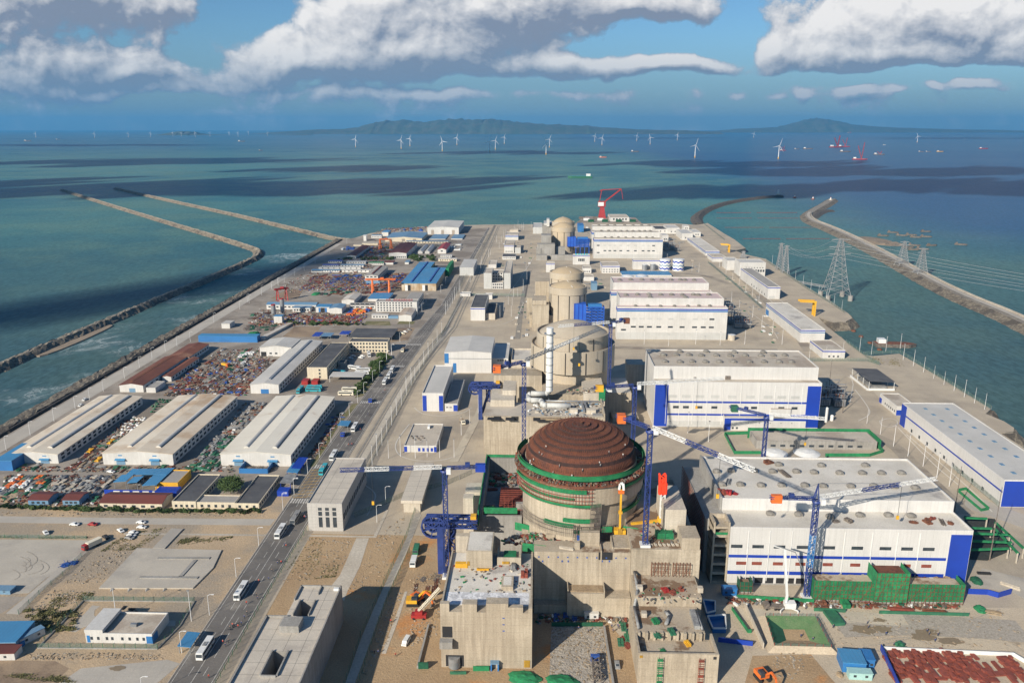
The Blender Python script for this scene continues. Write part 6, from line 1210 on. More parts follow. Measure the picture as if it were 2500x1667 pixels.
def blue_frame(label,c,xl,xr,yt,yb,h,Y):
 """blue clad tower with open blue steelwork beside a drum"""
 a,b=aty(c,xl,yt,Y),aty(c,xr,yb,Y);t=thing('steel_structure',label,'steel structure',((a[0]+b[0])/2,Y,0));x0,x1,zt_,zb_=a[0],b[0],a[2],max(0,b[2]);xm_=x0+(x1-x0)*.4
 MB().box(x0,xm_,Y,Y+10,zb_,zt_).build('cladding','blue_frame_mat',t)
 for k in range(3):MB().box(x0+(xm_-x0)*k/3+.2,x0+(xm_-x0)*k/3+.8,Y-.3,Y-.01,zb_,zt_).build('rib','blue_clad',t)
 mb=MB();zz=[zb_+(zt_-3-zb_)*i/5 for i in range(6)]
 for z in zz:
  for y in(Y,Y+9):mb.bar((xm_,y,z),(x1,y,z),.8)
  mb.bar((x1,Y,z),(x1,Y+9,z),.8)
 for i in range(4):
  xx=xm_+(x1-xm_)*i/3
  for y in(Y,Y+9):mb.bar((xx,y,0),(xx,y,zz[-1]),.8)
  if i<3:
   for j in range(5):mb.bar((xx,Y,zz[j]),(xx+(x1-xm_)/3,Y,zz[j+1]),.45)
 mb.build('steelwork','blue_frame_mat',t)
 MB().box(xm_+2,x1-2,Y+2,Y+8,zt_-6,zt_-.5).build('machine_house','bright_blue',t);return t
mat('blue_frame_mat',(.02,.11,.50),(.02,.09,.42),.2,.5,fine=.1)
blue_frame('blue steel tower and open framework right of the second pair front drum','R1',678,920,815,960,30,742);blue_frame('blue steel tower and open framework right of the farthest front drum','R1',622,800,265,345,30,1216)
for(x,y,w,m,lb)in((840,680,20,'roof_blue_dull','blue-grey roof plant right of the rear drum of the second pair'),(730,205,20,'bright_blue','blue roof plant beside the farthest drum')):
 B=bx('R1',x-w,x+w+6,y+20,y-35,y-55);house('plant_room',lb,'building',B,m,m,'slab',over=.2)
 # ================================================================== turbine halls
def vents(root,c,pts,z,s=1.0,m='steel'):
 o=None
 for x,y in pts:
  p=at(c,x,y,z)
  if o is None:
   mb=MB();mb.box(-1.6*s,1.6*s,-1.2*s,1.2*s,0,.9*s);mb.rev(0,0,[(.01,1.9*s),(1.2*s,1.7*s),(1.9*s,1.15*s),(1.9*s,.8*s)],8,0,False)
   o=mb.build('roof_vent',m);o.parent=root;q=LOC[root.name];o.location=(p[0]-q[0],p[1]-q[1],z-q[2]);b=p
  else:copies(o,[(p[0]-b[0],p[1]-b[1],0)])
def thall(label,c,xl,xr,yb,yt,ylow,yup,yback,wall,roof,z=0,name='turbine_hall',ubx=(0,1),zlow=0.0):
 """two-step hall: front foot row yb, front eave yt, step foot row ylow, upper eave yup, back edge yback"""
 x0,x1,Y,_,h=bx(c,xl,xr,yb,yt,yt-5);cx_=(xl+xr)/2
 Ys=at(c,cx_,ylow,h-1)[1];hu=aty(c,cx_,yup,Ys)[2];Yb=at(c,cx_,yback,hu)[1];w=x1-x0
 t=thing(name,label,'turbine hall',(x0,Y,0));mb=MB();mb.box(x0,x1,Y,Ys-.02,zlow,h-.9);mb.box(x0,x1,Y,Y+.4,h-.9,h);mb.box(x1-.4,x1,Y+.4,Ys-.02,h-.9,h)
 a,b=x0+w*ubx[0],x0+w*ubx[1];mb.box(a,b,Ys,Yb,0,hu-.9);mb.box(a,b,Ys,Ys+.4,hu-.9,hu);mb.box(a,b,Yb-.4,Yb,hu-.9,hu);mb.box(a,a+.4,Ys+.4,Yb-.4,hu-.9,hu);mb.box(b-.4,b,Ys+.4,Yb-.4,hu-.9,hu)
 mb.build('wall',wall,t);MB().box(x0+.3,x1-.5,Y+.5,Ys-.05,h-.89,h-.82).build('lower_roof',roof,t);MB().box(a+.5,b-.5,Ys+.5,Yb-.5,hu-.89,hu-.82).build('upper_roof',roof,t)
 return t,(x0,x1,Y,Ys,h),(a,b,Ys,Yb,hu)
t,B,U=thall('nearest big white turbine hall with blue corner panel and cluttered roof','R4',335,1868,935,560,452,372,100,'white_clad','roof_dirty');x0,x1,Y,Ys,h=B;w=x1-x0
zb1=aty('R4',1000,748,Y)[2];zb0=aty('R4',1000,855,Y)[2]
patch(t,B,'blue_stripe','S',0,.905,zb1-.7,zb1+.6,'blue_clad',.1);patch(t,B,'blue_stripe','S',0,.905,zb0-.8,zb0+.8,'blue_clad',.1);patch(t,B,'blue_panel','S',.912,.998,.5,aty('R4',1800,600,Y)[2],'blue_clad',.14);patch(t,B,'blue_panel','E',.02,.98,.5,h-2,'blue_clad',.14)
zw=aty('R4',1000,695,Y)[2]
for x in(396,535,675,825,1000,1183,1367,1508,1650):u=(aty('R4',x,690,Y)[0]-x0)/w;patch(t,B,'window','S',u-.024,u+.024,zw,zw+1.5,'glass',.06)
zw=aty('R4',1000,805,Y)[2]
for x in(425,527,665,812,990,1170,1500,1635):u=(aty('R4',x,795,Y)[0]-x0)/w;patch(t,B,'window','S',u-.021,u+.021,zw,zw+1.5,'rust_red',.06)
for x in(472,610,755,905,1100,1280,1445,1590):u=(aty('R4',x,650,Y)[0]-x0)/w;patch(t,B,'downpipe','S',u-.0012,u+.0012,2,h-1.5,'white_paint',.25)
for x in(470,540,610,680,745,810):u=(aty('R4',x,890,Y)[0]-x0)/w;patch(t,B,'opening','S',u-.017,u+.017,.8,3.4,'dark',.05)
patch(t,B,'plinth','S',0,.6,0,.7,'concrete_grey',.2)
vents(t,'R4',[(265,195),(360,190),(425,155),(510,190),(630,195),(670,150),(785,195),(900,200),(948,155),(1068,205),(1215,205),(1235,155),(1340,205),(1470,205),(300,280),(420,280),(555,285),(690,285),(840,285),(960,290),(1140,290),(1290,290),(1420,295),(1560,300)],U[4]-.8,1.0,'vent_grey')
vents(t,'R4',[(615,470),(800,475),(1005,490),(1200,480),(1385,480),(1535,485)],h-.8,1.0,'vent_grey')
for(x,y,m,k,lb,s,lo)in((345,330,'red_paint','crate_stack','red boxes on the nearest hall upper roof',.8,0),(305,330,'rust_red','crate_stack','rust red panels at the left of the nearest hall upper roof',.8,0),(385,335,'red_paint','scrap_heap','red frame on the nearest hall upper roof',.6,0),(345,260,'grey_steel','rebar_bundle','grey tubes on the nearest hall upper roof',.8,0),(710,205,'scrap','rebar_bundle','brown tubes among the roof vents of the nearest hall',1,0),(605,135,'rust','crate_stack','rusty pallets at the back of the nearest hall roof',.8,0),(1045,515,'scrap','scrap_heap','dark scrap on the nearest hall lower roof',.6,1),(1125,515,'scrap','crate_stack','dark crates on the nearest hall lower roof',.6,1),(1550,520,'rust','scrap_heap','rusty scrap on the nearest hall lower roof',.6,1),(1640,522,'rust','crate_stack','rusty crates on the nearest hall lower roof',.7,1),(1740,522,'scrap','rebar_bundle','dark rails on the nearest hall lower roof',.7,1),(1790,525,'rust','scrap_heap','rusty scrap at the right end of the lower roof',.6,1),(1670,500,'rust_red','crate_stack','rust red crate behind the others on the lower roof',.5,1)):
 z_=(h if lo else U[4])-.8;p=at('R4',x,y,z_);stack(k,m,p[0],p[1],.2+x,lb,None,s,z_)
B2=bt('R4',195,330,470,385,h+1);tt=thing('stair_block','raw concrete stair frame with open dark bays left of the nearest turbine hall','building',(B2[0],B2[2],0));xA=aty('R4',222,900,Y+.3)[0];mb=MB()
for z in(0,4.4,8.8,13.2,17.6,22,26):mb.box(xA,x0-.1,Y+.3,Y+9,z,z+1.1)
mb.box(xA,xA+.8,Y+.25,Y+9.1,0,29);mb.box(x0-.9,x0-.12,Y+.25,Y+9.1,0,29);mb.box(xA+.8,x0-.9,Y+8,Y+9,0,29);mb.build('frame','concrete',tt);MB().box(xA+.8,x0-.9,Y+.6,Y+.8,22.6,24.2).build('netting','net_solid',tt)
xw=aty('R4',95,150,U[3]-2)[0];mb=MB();mb.box(xA-1.5,U[0]-.05,Y+9.2,U[3],0,U[4]-6);mb.build('side_bay','concrete_grey',tt)
sc_=scaf('dark green netted scaffold along the left side of the nearest turbine hall',[(xA-2.2,Y+10),(xA-2.4,U[3]-1)],0,U[4]-5,'rust_red',None,2.4,.01)
MB().box(xA-3.4,xA-3.0,Y+10,U[3]-2,0,10).build('netting','net_dark',sc_)
MB().box(U[0]-1,U[0]-.1,Ys,U[3],U[4]-5.9,U[4]+.6).build('parapet','concrete_grey',tt)
def netted(label,c,xl,xr,yb,yt,yk,roofm='concrete_stain',net='net',depth=None):
 B=bx(c,xl,xr,yb,yt,yk);x0,x1,y0,y1,h=B;y1=y1 if depth is None else y0+depth
 t=thing('annex',label,'building',((x0+x1)/2,y0,0));MB().box(x0+.6,x1-.6,y0+.7,y1,0,h-.8).build('wall','concrete_grey',t);MB().box(x0+.8,x1-.8,y0+.9,y1-.2,h-.79,h-.72).build('roof',roofm,t)
 mb=MB();n=int((x1-x0)/1.5);k=max(1,int((h-.5)/1.8))
 for i in range(n+1):xx=x0+(x1-x0)*i/n;mb.bar((xx,y0-.1,0),(xx,y0-.1,h+.8),.13)
 for j in range(k+1):mb.bar((x0,y0-.1,.5+j*1.8),(x1,y0-.1,.5+j*1.8),.13)
 for i in range(0,n-3,4):xx=x0+(x1-x0)*i/n;mb.bar((xx,y0-.2,0),(xx+5.5,y0-.2,h),.13)
 mb.build('scaffold','rust',t);nb=MB();nb.box(x0-.1,x1+.1,y0-.02,y0+.05,1.4,h+.9);nb.box(x1,x1+.07,y0+.1,y1,1.4,h+.9);nb.box(x0-.07,x0,y0+.1,y1,1.4,h+.9);nb.build('netting',net,t);return t,(x0,x1,y0,y1,h)
netted('green netted low annex at the foot of the nearest hall, left part','R4',895,1305,1045,915,850);_,B3=netted('long green netted annex at the foot of the nearest hall, right part','R4',1310,1865,1055,935,870)
netted('green netted tower with open brown roof frame in the middle of the annexes','R4',1290,1500,1060,865,785,'rebar_dome','net_solid',9);netted('small green netted stair tower near the concrete pump','R4',415,495,990,920,910,'concrete_stain','net_dark',5)
yard('R4',((920,905),(1270,905),(1260,868),(960,868)),7,1,[('rebar_bundle','wood'),('crate_stack','rust_red')],'low annex before the nearest hall',.5,seed=55)
t,B,U=thall('second white turbine hall with two broad blue corner panels','R3',112,1098,478,205,190,112,10,'white_clad','roof_gravel');x0,x1,Y,Ys,h=B;w=x1-x0
zp=aty('R3',600,225,Y)[2]
for a in(0.002,.918):patch(t,B,'blue_panel','S',a,a+.08,.3,zp,'blue_clad',.14)
patch(t,B,'blue_panel','E',.02,.98,.3,zp,'blue_clad',.14)
for yy in(325,400):z_=aty('R3',400,yy,Y)[2];patch(t,B,'blue_stripe','S',.082,.918,z_-.6,z_+.6,'blue_clad',.1)
for x in(190,270,352,437,530,640,750,845,930,1010):u=(aty('R3',x,300,Y)[0]-x0)/w;patch(t,B,'downpipe','S',u-.0012,u+.0012,2,h-2,'white_paint',.22)
z_=aty('R3',600,366,Y)[2]
for x in(248,308,390,480,610,720,885,965):u=(aty('R3',x,360,Y)[0]-x0)/w;patch(t,B,'window','S',u-.018,u+.018,z_,z_+1.7,'glass',.06)
z_=aty('R3',600,302,Y)[2]
for x in(230,310,393,485,588,697,805,888,970):u=(aty('R3',x,295,Y)[0]-x0)/w;patch(t,B,'louvre','S',u-.026,u+.026,z_,z_+1.9,'grey_clad',.06)
patch(t,B,'plinth','S',.08,.42,.1,4.2,'grey_clad',.12)
vents(t,'R3',[(170,45),(270,25),(325,45),(248,45),(400,48),(430,25),(490,48),(600,30),(575,50),(665,48),(775,30),(760,50),(835,48),(905,48),(180,85),(270,88),(345,85),(425,87),(510,87),(595,87),(690,87),(780,87),(870,87),(945,88)],U[4]-.8,1.1,'vent_grey');vents(t,'R3',[(360,182),(470,180),(595,180),(715,180),(820,182),(910,182)],h-.8,1.0,'vent_grey')
for(x,y,lb)in((265,150,'yellow-grey pipework frame at the left of the second hall step'),(560,155,'brown pipework on the middle of the second hall step'),(1000,155,'yellow-grey pipework frame at the right of the second hall step')):
 p=at('R3',x,y+25,h);mt=thing('pipework',lb,'pipework',(p[0],p[1],h));mb=MB();[mb.bar((p[0]+a,p[1]+1,h-.8),(p[0]+a,p[1]+1,h+6),.4)for a in(-2,0,2)];[mb.bar((p[0]-3,p[1]+1,h+z_),(p[0]+3,p[1]+1,h+z_),.4)for z_ in(1.5,3.5,5.5)];mb.build('pipe','wood' if x==560 else 'concrete_pale',mt);MB().box(p[0]-1.6,p[0]+1.6,p[1]-1,p[1]+.8,h-.8,h+1.6).build('machine','yellow_paint' if x!=560 else 'scrap',mt)
yard('R3',((200,186),(300,186),(300,172),(200,172)),3,1,[('scrap_heap','rust_red')],'left end of the second hall step',.5,seed=56)
B4=bx('R3',540,1098,498,420,400);t=house('annex','white annex with blue top band in front of the second turbine hall','building',B4,'white_wall','roof_gravel',par=.8,win=[('S',2,.07,.16,1,1.3,1.3),('S',5,.2,.78,5,.5,.5)]);patch(t,B4,'blue_stripe','S',.07,.9,B4[4]-2,B4[4]-.6,'blue_clad',.1);patch(t,B4,'blue_panel','S',0,.07,.2,B4[4]-.6,'blue_clad',.1);patch(t,B4,'blue_panel','S',.87,1,2.5,B4[4]-.6,'blue_clad',.12)
B5=bx('R3',752,865,405,365,345);house('roof_block','white box-shaped roof house on the annex of the second hall','building',(B5[0],B5[1],B4[2]+4,B4[2]+12,B4[4]+4.5),'white_wall','roof_gravel','slab',z=B4[4]-.5,over=.1)
def whall(label,c,xl,xr,yb,yt,ylow,yup,yback,roof,wrow,ww,zl=None,ubx=(.03,.985)):
 t,B,U=thall(label,c,xl,xr,yb,yt,ylow,yup,yback,'white_wall',roof,ubx=ubx);x0,x1,Y,Ys,h=B
 for k in(0,1):patch(t,B,'blue_stripe','S',0,1,h-2.6-k*1.7,h-1.5-k*1.5,'blue_clad' if k==0 else 'bright_blue',.1);patch(t,B,'blue_stripe','W',0,1,h-2.6-k*1.7,h-1.5-k*1.5,'blue_clad',.1)
 for yy,xs,m in wrow:
  z_=aty(c,(xl+xr)/2,yy,Y)[2]
  for x in xs:u=(aty(c,x,yy,Y)[0]-x0)/(x1-x0);patch(t,B,'window','S',u-ww/2,u+ww/2,z_-.7,z_+.9,m,.06)
 return t,B,U
t,B,U=whall('white turbine hall with double blue band and pink roof, front one of the third pair','R1',1025,1918,1105,840,828,765,715,'roof_pink',[(937,(1085,1808),'glass'),(937,(1170,1233,1297,1375,1472,1567,1670,1745),'grey_clad'),(1003,(1163,1228,1295,1372,1467,1563,1665,1737,1803),'glass'),(1028,(1082,),'glass')],.045)
patch(t,B,'plinth','S',.002,.998,0,aty('R1',1400,1047,B[2])[2],'grey_clad',.12)
vents(t,'R1',[(1100,745),(1195,740),(1290,740),(1385,742),(1475,742),(1565,745),(1655,742),(1695,745),(1780,742),(1300,770-6),(1590,764)],U[4]-.8,1.2,'vent_grey');vents(t,'R1',[(1180,832),(1280,832),(1385,834),(1500,834),(1610,834),(1700,832),(1790,832)],B[4]-.8,.9,'vent_grey')
t,B,U=whall('white turbine hall with pink roof, rear one of the third pair','R1',975,1795,960,712,700,640,592,'roof_pink',[],.04)
vents(t,'R1',[(1050,622),(1140,618),(1230,618),(1315,620),(1395,620),(1470,620),(1545,620),(1585,622),(1660,622)],U[4]-.8,1.2,'vent_grey');vents(t,'R1',[(1210,690),(1330,692),(1480,692),(1560,690),(1660,692)],B[4]-.8,.9,'vent_grey')
t,B,U=whall('white turbine hall with blue band, front one of the farthest pair','R1',838,1398,440,280,268,225,208,'roof_gravel',[(335,(875,1330),'glass'),(335,(930,970,1012,1060,1120,1180,1245,1288),'grey_clad'),(378,(930,970,1012,1060,1120,1180,1243,1290,1328),'glass'),(394,(875,),'glass')],.04)
patch(t,B,'plinth','S',.002,.998,0,aty('R1',1100,407,B[2])[2],'grey_clad',.12);vents(t,'R1',[(900,218),(960,218),(1010,218),(1060,220),(1110,220),(1160,220),(1210,220),(1255,220),(1300,220)],U[4]-.8,1.3,'vent_grey');vents(t,'R1',[(930,270),(985,270),(1040,270),(1100,271),(1160,271),(1215,271),(1270,271),(1320,271)],B[4]-.8,1.1,'vent_grey')
t,B,U=whall('white turbine hall at the far shore, rear one of the farthest pair','R1',820,1340,380,222,208,178,163,'roof_gravel',[],.04)
vents(t,'R1',[(880,172),(950,172),(1010,172),(1090,172),(1160,172),(1230,172),(1290,172)],U[4]-.8,1.3,'vent_grey')
# ================================================================== tower cranes
def crane(label,base,zt,tip,ctip,w=1.8,jh=1.5,mm=('crane_blue',),jm=('white_paint','crane_blue','white_paint'),tie=True,cw='orange_paint',foot='white_paint'):
 X,Y,z0=base;t=thing('tower_crane',label,'tower crane',base);T=Vector((X,Y,zt))
 MB().truss((X,Y,z0),(X,Y,zt),w,0,.3,2.4,ms=list(range(len(mm)))).build('mast',list(mm),t);MB().box(X-2,X+2,Y-2,Y+2,z0-.1,z0+1).build('footing',foot,t)
 MB().rev(X,Y,[(1.6,zt-.6),(1.9,zt),(1.6,zt+.7)],12,0).build('slewing_ring',mm[0],t)
 u=(Vector(tip)-T).normalized();o=T+Vector((0,0,1.4))
 MB().truss(o+u*1.2,Vector(tip)+Vector((0,0,1.4)),1.25,0,.2,1.7,True,ms=list(range(len(jm))),h=jh).build('jib',list(jm),t)
 c=Vector(ctip)-T;d=c.normalized();MB().truss(o+d*1.0,o+c,1.4,0,.24,2,h=1.0).build('counter_jib',mm[0],t)
 e=o+c*.86;MB().obox(e.x,e.y,e.z-2.2,e.z+1.2,abs(d.x)*2.6+1.6,abs(d.y)*2.6+1.6,0).build('counterweight',cw,t)
 e=o+c*.55;MB().obox(e.x,e.y,e.z+.6,e.z+2,2,1.6,math.atan2(d.y,d.x)).build('winch','crane_blue',t)
 e=o+(Vector(tip)-T)*.7;MB().bar(e,e-Vector((0,0,14)),.12).build('hoist_rope','dark',t);MB().box(e.x-.5,e.x+.5,e.y-.3,e.y+.3,e.z-15.6,e.z-14).build('hook_block','yellow_paint',t)
 p=T+Vector((1.9,-1.6,0));MB().box(p.x-.9,p.x+.9,p.y-1,p.y+1,zt-.4,zt+2).build('cab','white_paint',t)
 if tie:
  a=T+Vector((0,0,8));mb=MB();[mb.bar(o+Vector((s*.7,0,0)),a,.3)for s in(-1,1)];mb.bar(o+d*1.5,a,.3);mb.build('tower_head',mm[0],t)
  MB().bar(a,o+u*((Vector(tip)-T).length*.62)+Vector((0,0,jh)),.14).bar(a,o+c*.8,.14).build('tie_bar','steel',t)
 return t
def mast_at(c,x,ytop,base):return aty(c,x,ytop,base[1])[2]
def jt(c,x,y,z):return at(c,x,y,z)
b=at('R4',850,1010);z=mast_at('R4',905,385,b);crane('blue tower crane standing before the nearest turbine hall',b,z,jt('R4',1700,262,z+1),jt('R4',612,378,z+1),mm=('crane_blue','bright_blue','crane_blue'))
b=at('C2',1742,550,zr);z=mast_at('C1',2285,850,b);crane('blue tower crane rising from the roof right of the rebar dome',(b[0],b[1],zr),z,jt('R3',722,770,z),jt('C1',2035,745,z),tie=False)
b=at('C2',278,785);z=mast_at('C1',632,1175,b);crane('blue tower crane left of the crenellated block, jib pointing left',b,z,jt('C1',-235,1205,z),jt('C1',965,1160,z),tie=False,jm=('white_paint','crane_blue','white_paint','crane_blue'),cw='blue_clad')
b=(aty('C1',1273,930,368)[0],368,24);z=mast_at('C1',1267,300,b);crane('blue tower crane between rebar dome and exhaust stack, orange counterweight',b,z,jt('C1',1900,35,z),jt('C1',1015,360,z),jh=1.4,tie=False,jm=('steel','white_paint','steel'))
b=at('U5',1648,880,24);z=mast_at('U5',1672,70,b);crane('blue tower crane right of the twin-drum reactor',b,z,jt('R1',545,1022,z),jt('R1',1130,958,z),tie=False,cw='rust')
b=(aty('C1',2168,900,398)[0],398,0);z=mast_at('C1',2172,490,b);crane('blue tower crane behind the rebar dome with a long white jib to the right',b,z,jt('R3',540,203,z),jt('C1',1845,512,z),tie=False,jm=('white_paint',),cw='yellow_paint')
b=(aty('R3',778,640,415)[0],415,0);z=mast_at('R3',790,420,b);crane('blue tower crane beside the white round tanks',b,z,jt('R3',1150,447,z),jt('R3',570,365,z),tie=False,jm=('white_paint',),cw='green_paint')
def lift(label,c,col,beam,zb,wheel):
 p=at(c,*col,0 if zb is None else zb);t=thing('lifting_gantry',label,'gantry',p);X,Y,Z=p;zt=aty(c,*beam[0],Y)[2];x0,x1=aty(c,*beam[0],Y)[0],aty(c,*beam[1],Y)[0]
 MB().box(X-1.3,X+1.3,Y-1.2,Y+1.2,Z,zt).build('column','crane_blue',t)
 MB().truss((X+5,Y+4,Z),(X+5,Y+4,zt),2.4,0,.5,4).truss((X+1,Y+2,Z+4),(X+6,Y+5,zt-3),1,0,.4,3).build('rear_leg','crane_blue',t)
 for y in(0,5):MB().truss((x0,Y+y,zt+.8),(x1,Y+y,zt+.8),2.2,0,.6,3.2,h=2.6).build('girder','crane_blue',t)
 mb=MB();rw=wheel
 for y in(-.6,.8):
  for r in(rw,rw*.45):
   for k in range(14):a,b_=2*pi*k/14,2*pi*(k+1)/14;mb.bar((x0+rw*.7+r*cos(a),Y+y,zt-.5+r*sin(a)),(x0+rw*.7+r*cos(b_),Y+y,zt-.5+r*sin(b_)),.6)
  for k in range(7):a=2*pi*k/7;mb.bar((x0+rw*.7,Y+y,zt-.5),(x0+rw*.7+rw*cos(a),Y+y,zt-.5+rw*sin(a)),.45)
 mb.build('truss_ring','crane_blue',t);MB().box(x1-3,x1-.5,Y+1,Y+4,zt+2.2,zt+4).build('winch','yellow_paint',t);return t
lift('blue steel lifting gantry with ring truss beside the crenellated block','C2',(235,750),((115,400),(500,395)),None,5.2);lift('blue steel lifting gantry with yellow winch left of the twin-drum reactor terraces','C1',(918,750),((835,490),(1080,480)),None,4.2)
p=at('C2',1555,455,zt);X,Y,Z=p;z1=aty('C2',1543,135,Y)[2];t=thing('placing_mast','yellow concrete placing mast with a white head in front of the rebar dome','concrete placing boom',p)
MB().bar((X,Y,Z),(X,Y,z1),.8).box(X-.8,X+.8,Y-.8,Y+.8,Z+9,Z+10).build('mast','yellow_paint',t);MB().box(X-1.2,X+1.2,Y-1,Y+1,z1-1.5,z1-.2).build('head','orange_paint',t);MB().path([(X-.9,Y,z1),(X-.6,Y,z1+2.6),(X+.7,Y,z1+2.8),(X+.9,Y-.5,z1)],.9).build('folded_boom','white_paint',t);MB().box(X-2.4,X+2.4,Y-1.6,Y+1.6,Z,Z+1.8).build('base_frame','yellow_paint',t);hazard(t,X-1,X+1,Y-1.65,Z+.2,Z+2.6)
p=at('C2',1865,372,zr);X,Y,Z=p;z1=aty('C2',1868,165,Y)[2];z2=aty('C2',1870,20,Y)[2];t=thing('tower_crane','white lattice mast with bright red folded upper boom on the roof by the dome','crane',p)
MB().truss((X,Y,Z+2),(X,Y,z1),1.7,0,.34,2).build('mast','white_paint',t);MB().truss((X-.2,Y,z1),(X-.6,Y,z2),2.4,0,.7,2,h=1.6).box(X-2,X+1.6,Y-.8,Y+.8,z1,z1+5).box(X-1.6,X+1,Y-.7,Y+.7,z1+5.02,z2-2).build('boom','orange_red',t)if mat('orange_red',(.85,.06,.02),None,1,.5)else 0
MB().cyl(X,Y,Z,Z+2,1.9,12).build('base','yellow_paint',t);q=at('C2',1640,395,zr);MB().bar((q[0],q[1],zr+.3),(X,Y,zr+.6),1.1).build('strut','yellow_paint',t);q=at('C2',1890,400,zr);mb=MB();mb.cyl(q[0]+.5,q[1]+1,zr+.02,zr+.1,4.4,16);tag(mb.build('ground_earth','rust'),kind='structure')
p=at('R4',700,1085);X,Y,Z=p;t=thing('concrete_pump','white concrete pump truck with folded boom reaching up the nearest hall','concrete pump',p);z1=aty('R4',712,690,Y)[2]
MB().box(X-6,X+1.5,Y-1.3,Y+1.3,1,1.8).box(X-8,X-6.02,Y-1.3,Y+1.3,.6,3).build('chassis','scrap',t);MB().path([(X+.5,Y,1.8),(X+1,Y,6),(aty('R4',712,700,Y)[0],Y+.5,z1-.5)],.9).build('boom','white_paint',t);a_=aty('R4',640,672,Y);b_=aty('R4',780,715,Y);c_=aty('R4',840,860,Y)
MB().path([(aty('R4',712,700,Y)[0],Y+.5,z1-.5),(a_[0],Y,a_[2])],.5).build('boom_tip','white_paint',t);MB().path([(a_[0]+1,Y,a_[2]),(b_[0],Y,b_[2]),(c_[0],Y,c_[2])],.35).build('hose','steel',t);MB().box(X+.2,X+4.6,Y-1.5,Y+1.5,1,3.4).build('pump_body','white_paint',t)
for s,d in((-3,-3),(4,-3),(4,3),(-3,3)):MB().path([(X+1,Y,1.4),(X+1+s,Y+d,1.2),(X+1+s,Y+d,0)],.4).build('outrigger','white_paint',t)
for s in(-1,1):
 for q in(-7,-3.5,-2.2):MB().bar((X+q,Y+s*1,.5),(X+q,Y+s*1.35,.5),1,0,n=8).build('wheel','tyre',t)
 # ================================================================== small buildings of the power station
def small(label,c,xl,xr,yb,yt,yk,wall='white_wall',roof='roof_gravel',kind='flat',band=0,win=(),pat=(),par=.6,name='building',rise=.8,over=.2,hh=None):
 B=bx(c,xl,xr,yb,yt,yk);B=(*B[:4],hh)if hh else B;t=house(name,label,'building',B,wall,roof,kind,par=par,win=win,pat=pat,rise=rise,over=over)
 if band:
  for f in 'SW':patch(t,B,'blue_band',f,0,1,B[4]-1.9,B[4]-1.0,'blue_clad',.09)
  if band>1:
   for f in 'SW':patch(t,B,'blue_band',f,0,1,B[4]-3.6,B[4]-2.8,'bright_blue',.09)
 return B
B=small('wide white gabled hall with blue left edge beside the twin-drum reactor','C1',624,1008,370,205,78,'white_clad','roof_white','gabley',rise=1.4,pat=[('blue_panel','S',.0,.09,8,16,'bright_blue',.1),('dark_line','S',.09,1,11.6,12.1,'steel',.09),('blue_panel','S',.18,.25,.2,8,'bright_blue',.1)])
B=small('tall white hall with two royal blue corner panels near the rail corridor','C1',443,615,685,535,305,'white_clad','roof_white',par=.8,pat=[('blue_panel','S',.01,.2,.2,11.4,'blue_clad',.1),('blue_panel','S',.79,.99,.2,11.4,'blue_clad',.1)]);small('low white annex with one blue panel beside the tall blue-cornered hall','C1',625,730,685,622,425,'white_wall','roof_grey',pat=[('blue_panel','S',.68,1,.2,4.6,'blue_clad',.1)],win=[('S',2,.05,.6,2.6,1.6,.6)])
B=small('low white square building with blue corners and roof pipes on a loop road','C1',292,558,1020,965,785,pat=[('blue_panel','S',0,.09,.2,3.6,'blue_clad',.1),('blue_panel','S',.92,1,.2,3.6,'blue_clad',.1)],win=[('S',4,.4,.92,.6,1.4,2.2,'blue_clad')]);rnd=random.Random(3)
for k in range(8):p=at('C1',350+14*k,885+(k%3)*14,B[4]);stack('pipe_stack','scrap',p[0],p[1],.2*k,'rusty pipes lying on the roof of the low square building','pipes on the low square roof',.3,B[4]-.5)
p=at('C1',495,815,B[4]);stack('container','white_paint',p[0],p[1],0,'white roof plant box on the low square building',None,.6,B[4]-.5)
small('white link building with dark window slot by the twin-drum reactor','C1',1015,1145,335,250,125,roof='roof_white',win=[('S',4,.3,.9,6.4,1.4,1.2)]);small('pale concrete store with sunken roof between link and twin drums','C1',1170,1335,330,262,168,'concrete_pale','roof_dirty',par=1.4)
small('pale ribbed shed standing alone by the rail corridor','L4',1755,1868,582,515,447,'grey_clad','roof_white','slab');small('white block with dark roof and blue trim in the paved yard','L4',1845,1963,950,842,732,roof='roof_slate',band=1);small('low dark-roofed annex of the blue-trimmed block','L4',1970,2045,942,890,808,'concrete_pale','roof_slate')
small('stepped pale grey office, tall left slab','L4',1953,2018,690,560,515,'grey_clad','roof_gravel');small('stepped pale grey office, windowed front with terraces','L4',2020,2112,690,640,620,'white_wall','roof_gravel',win=[('S',5,.03,.97,z,1.8,1.8)for z in(1,4.6)]);small('stepped pale grey office, middle terrace of windows','L4',2020,2112,655,560,530,'white_wall','roof_gravel',win=[('S',4,.05,.95,z,1.8,1.8)for z in(6,9.6,13)]);small('tall pale grey tower slab beside the stepped office','L4',2118,2172,690,560,460,'grey_clad','roof_slab',win=[('E',14,.05,.95,z,1.6,1.6)for z in(4,8,12)]);small('low tan-roofed rear wing of the stepped office','L4',1990,2055,520,490,455,roof='roof_gravel')
small('small blue-trimmed white block in the far yard','L4',2120,2200,395,332,285,band=1,win=[('S',4,.1,.9,1.6,2,1.4)]);small('low white block with dark roof behind the grey tower slab','L4',2105,2215,450,425,398,roof='roof_slate',win=[('S',6,.05,.95,2,1.6,1.2)]);small('white two-storey block with blue bands at the far yard','L4',2130,2235,290,248,222,band=2);small('grey windowless kiosk beside the blue-trimmed block','L4',2208,2255,400,352,335,'grey_clad');small('pale hut at the far end of the yard','L4',2165,2235,222,205,195,'concrete_pale')
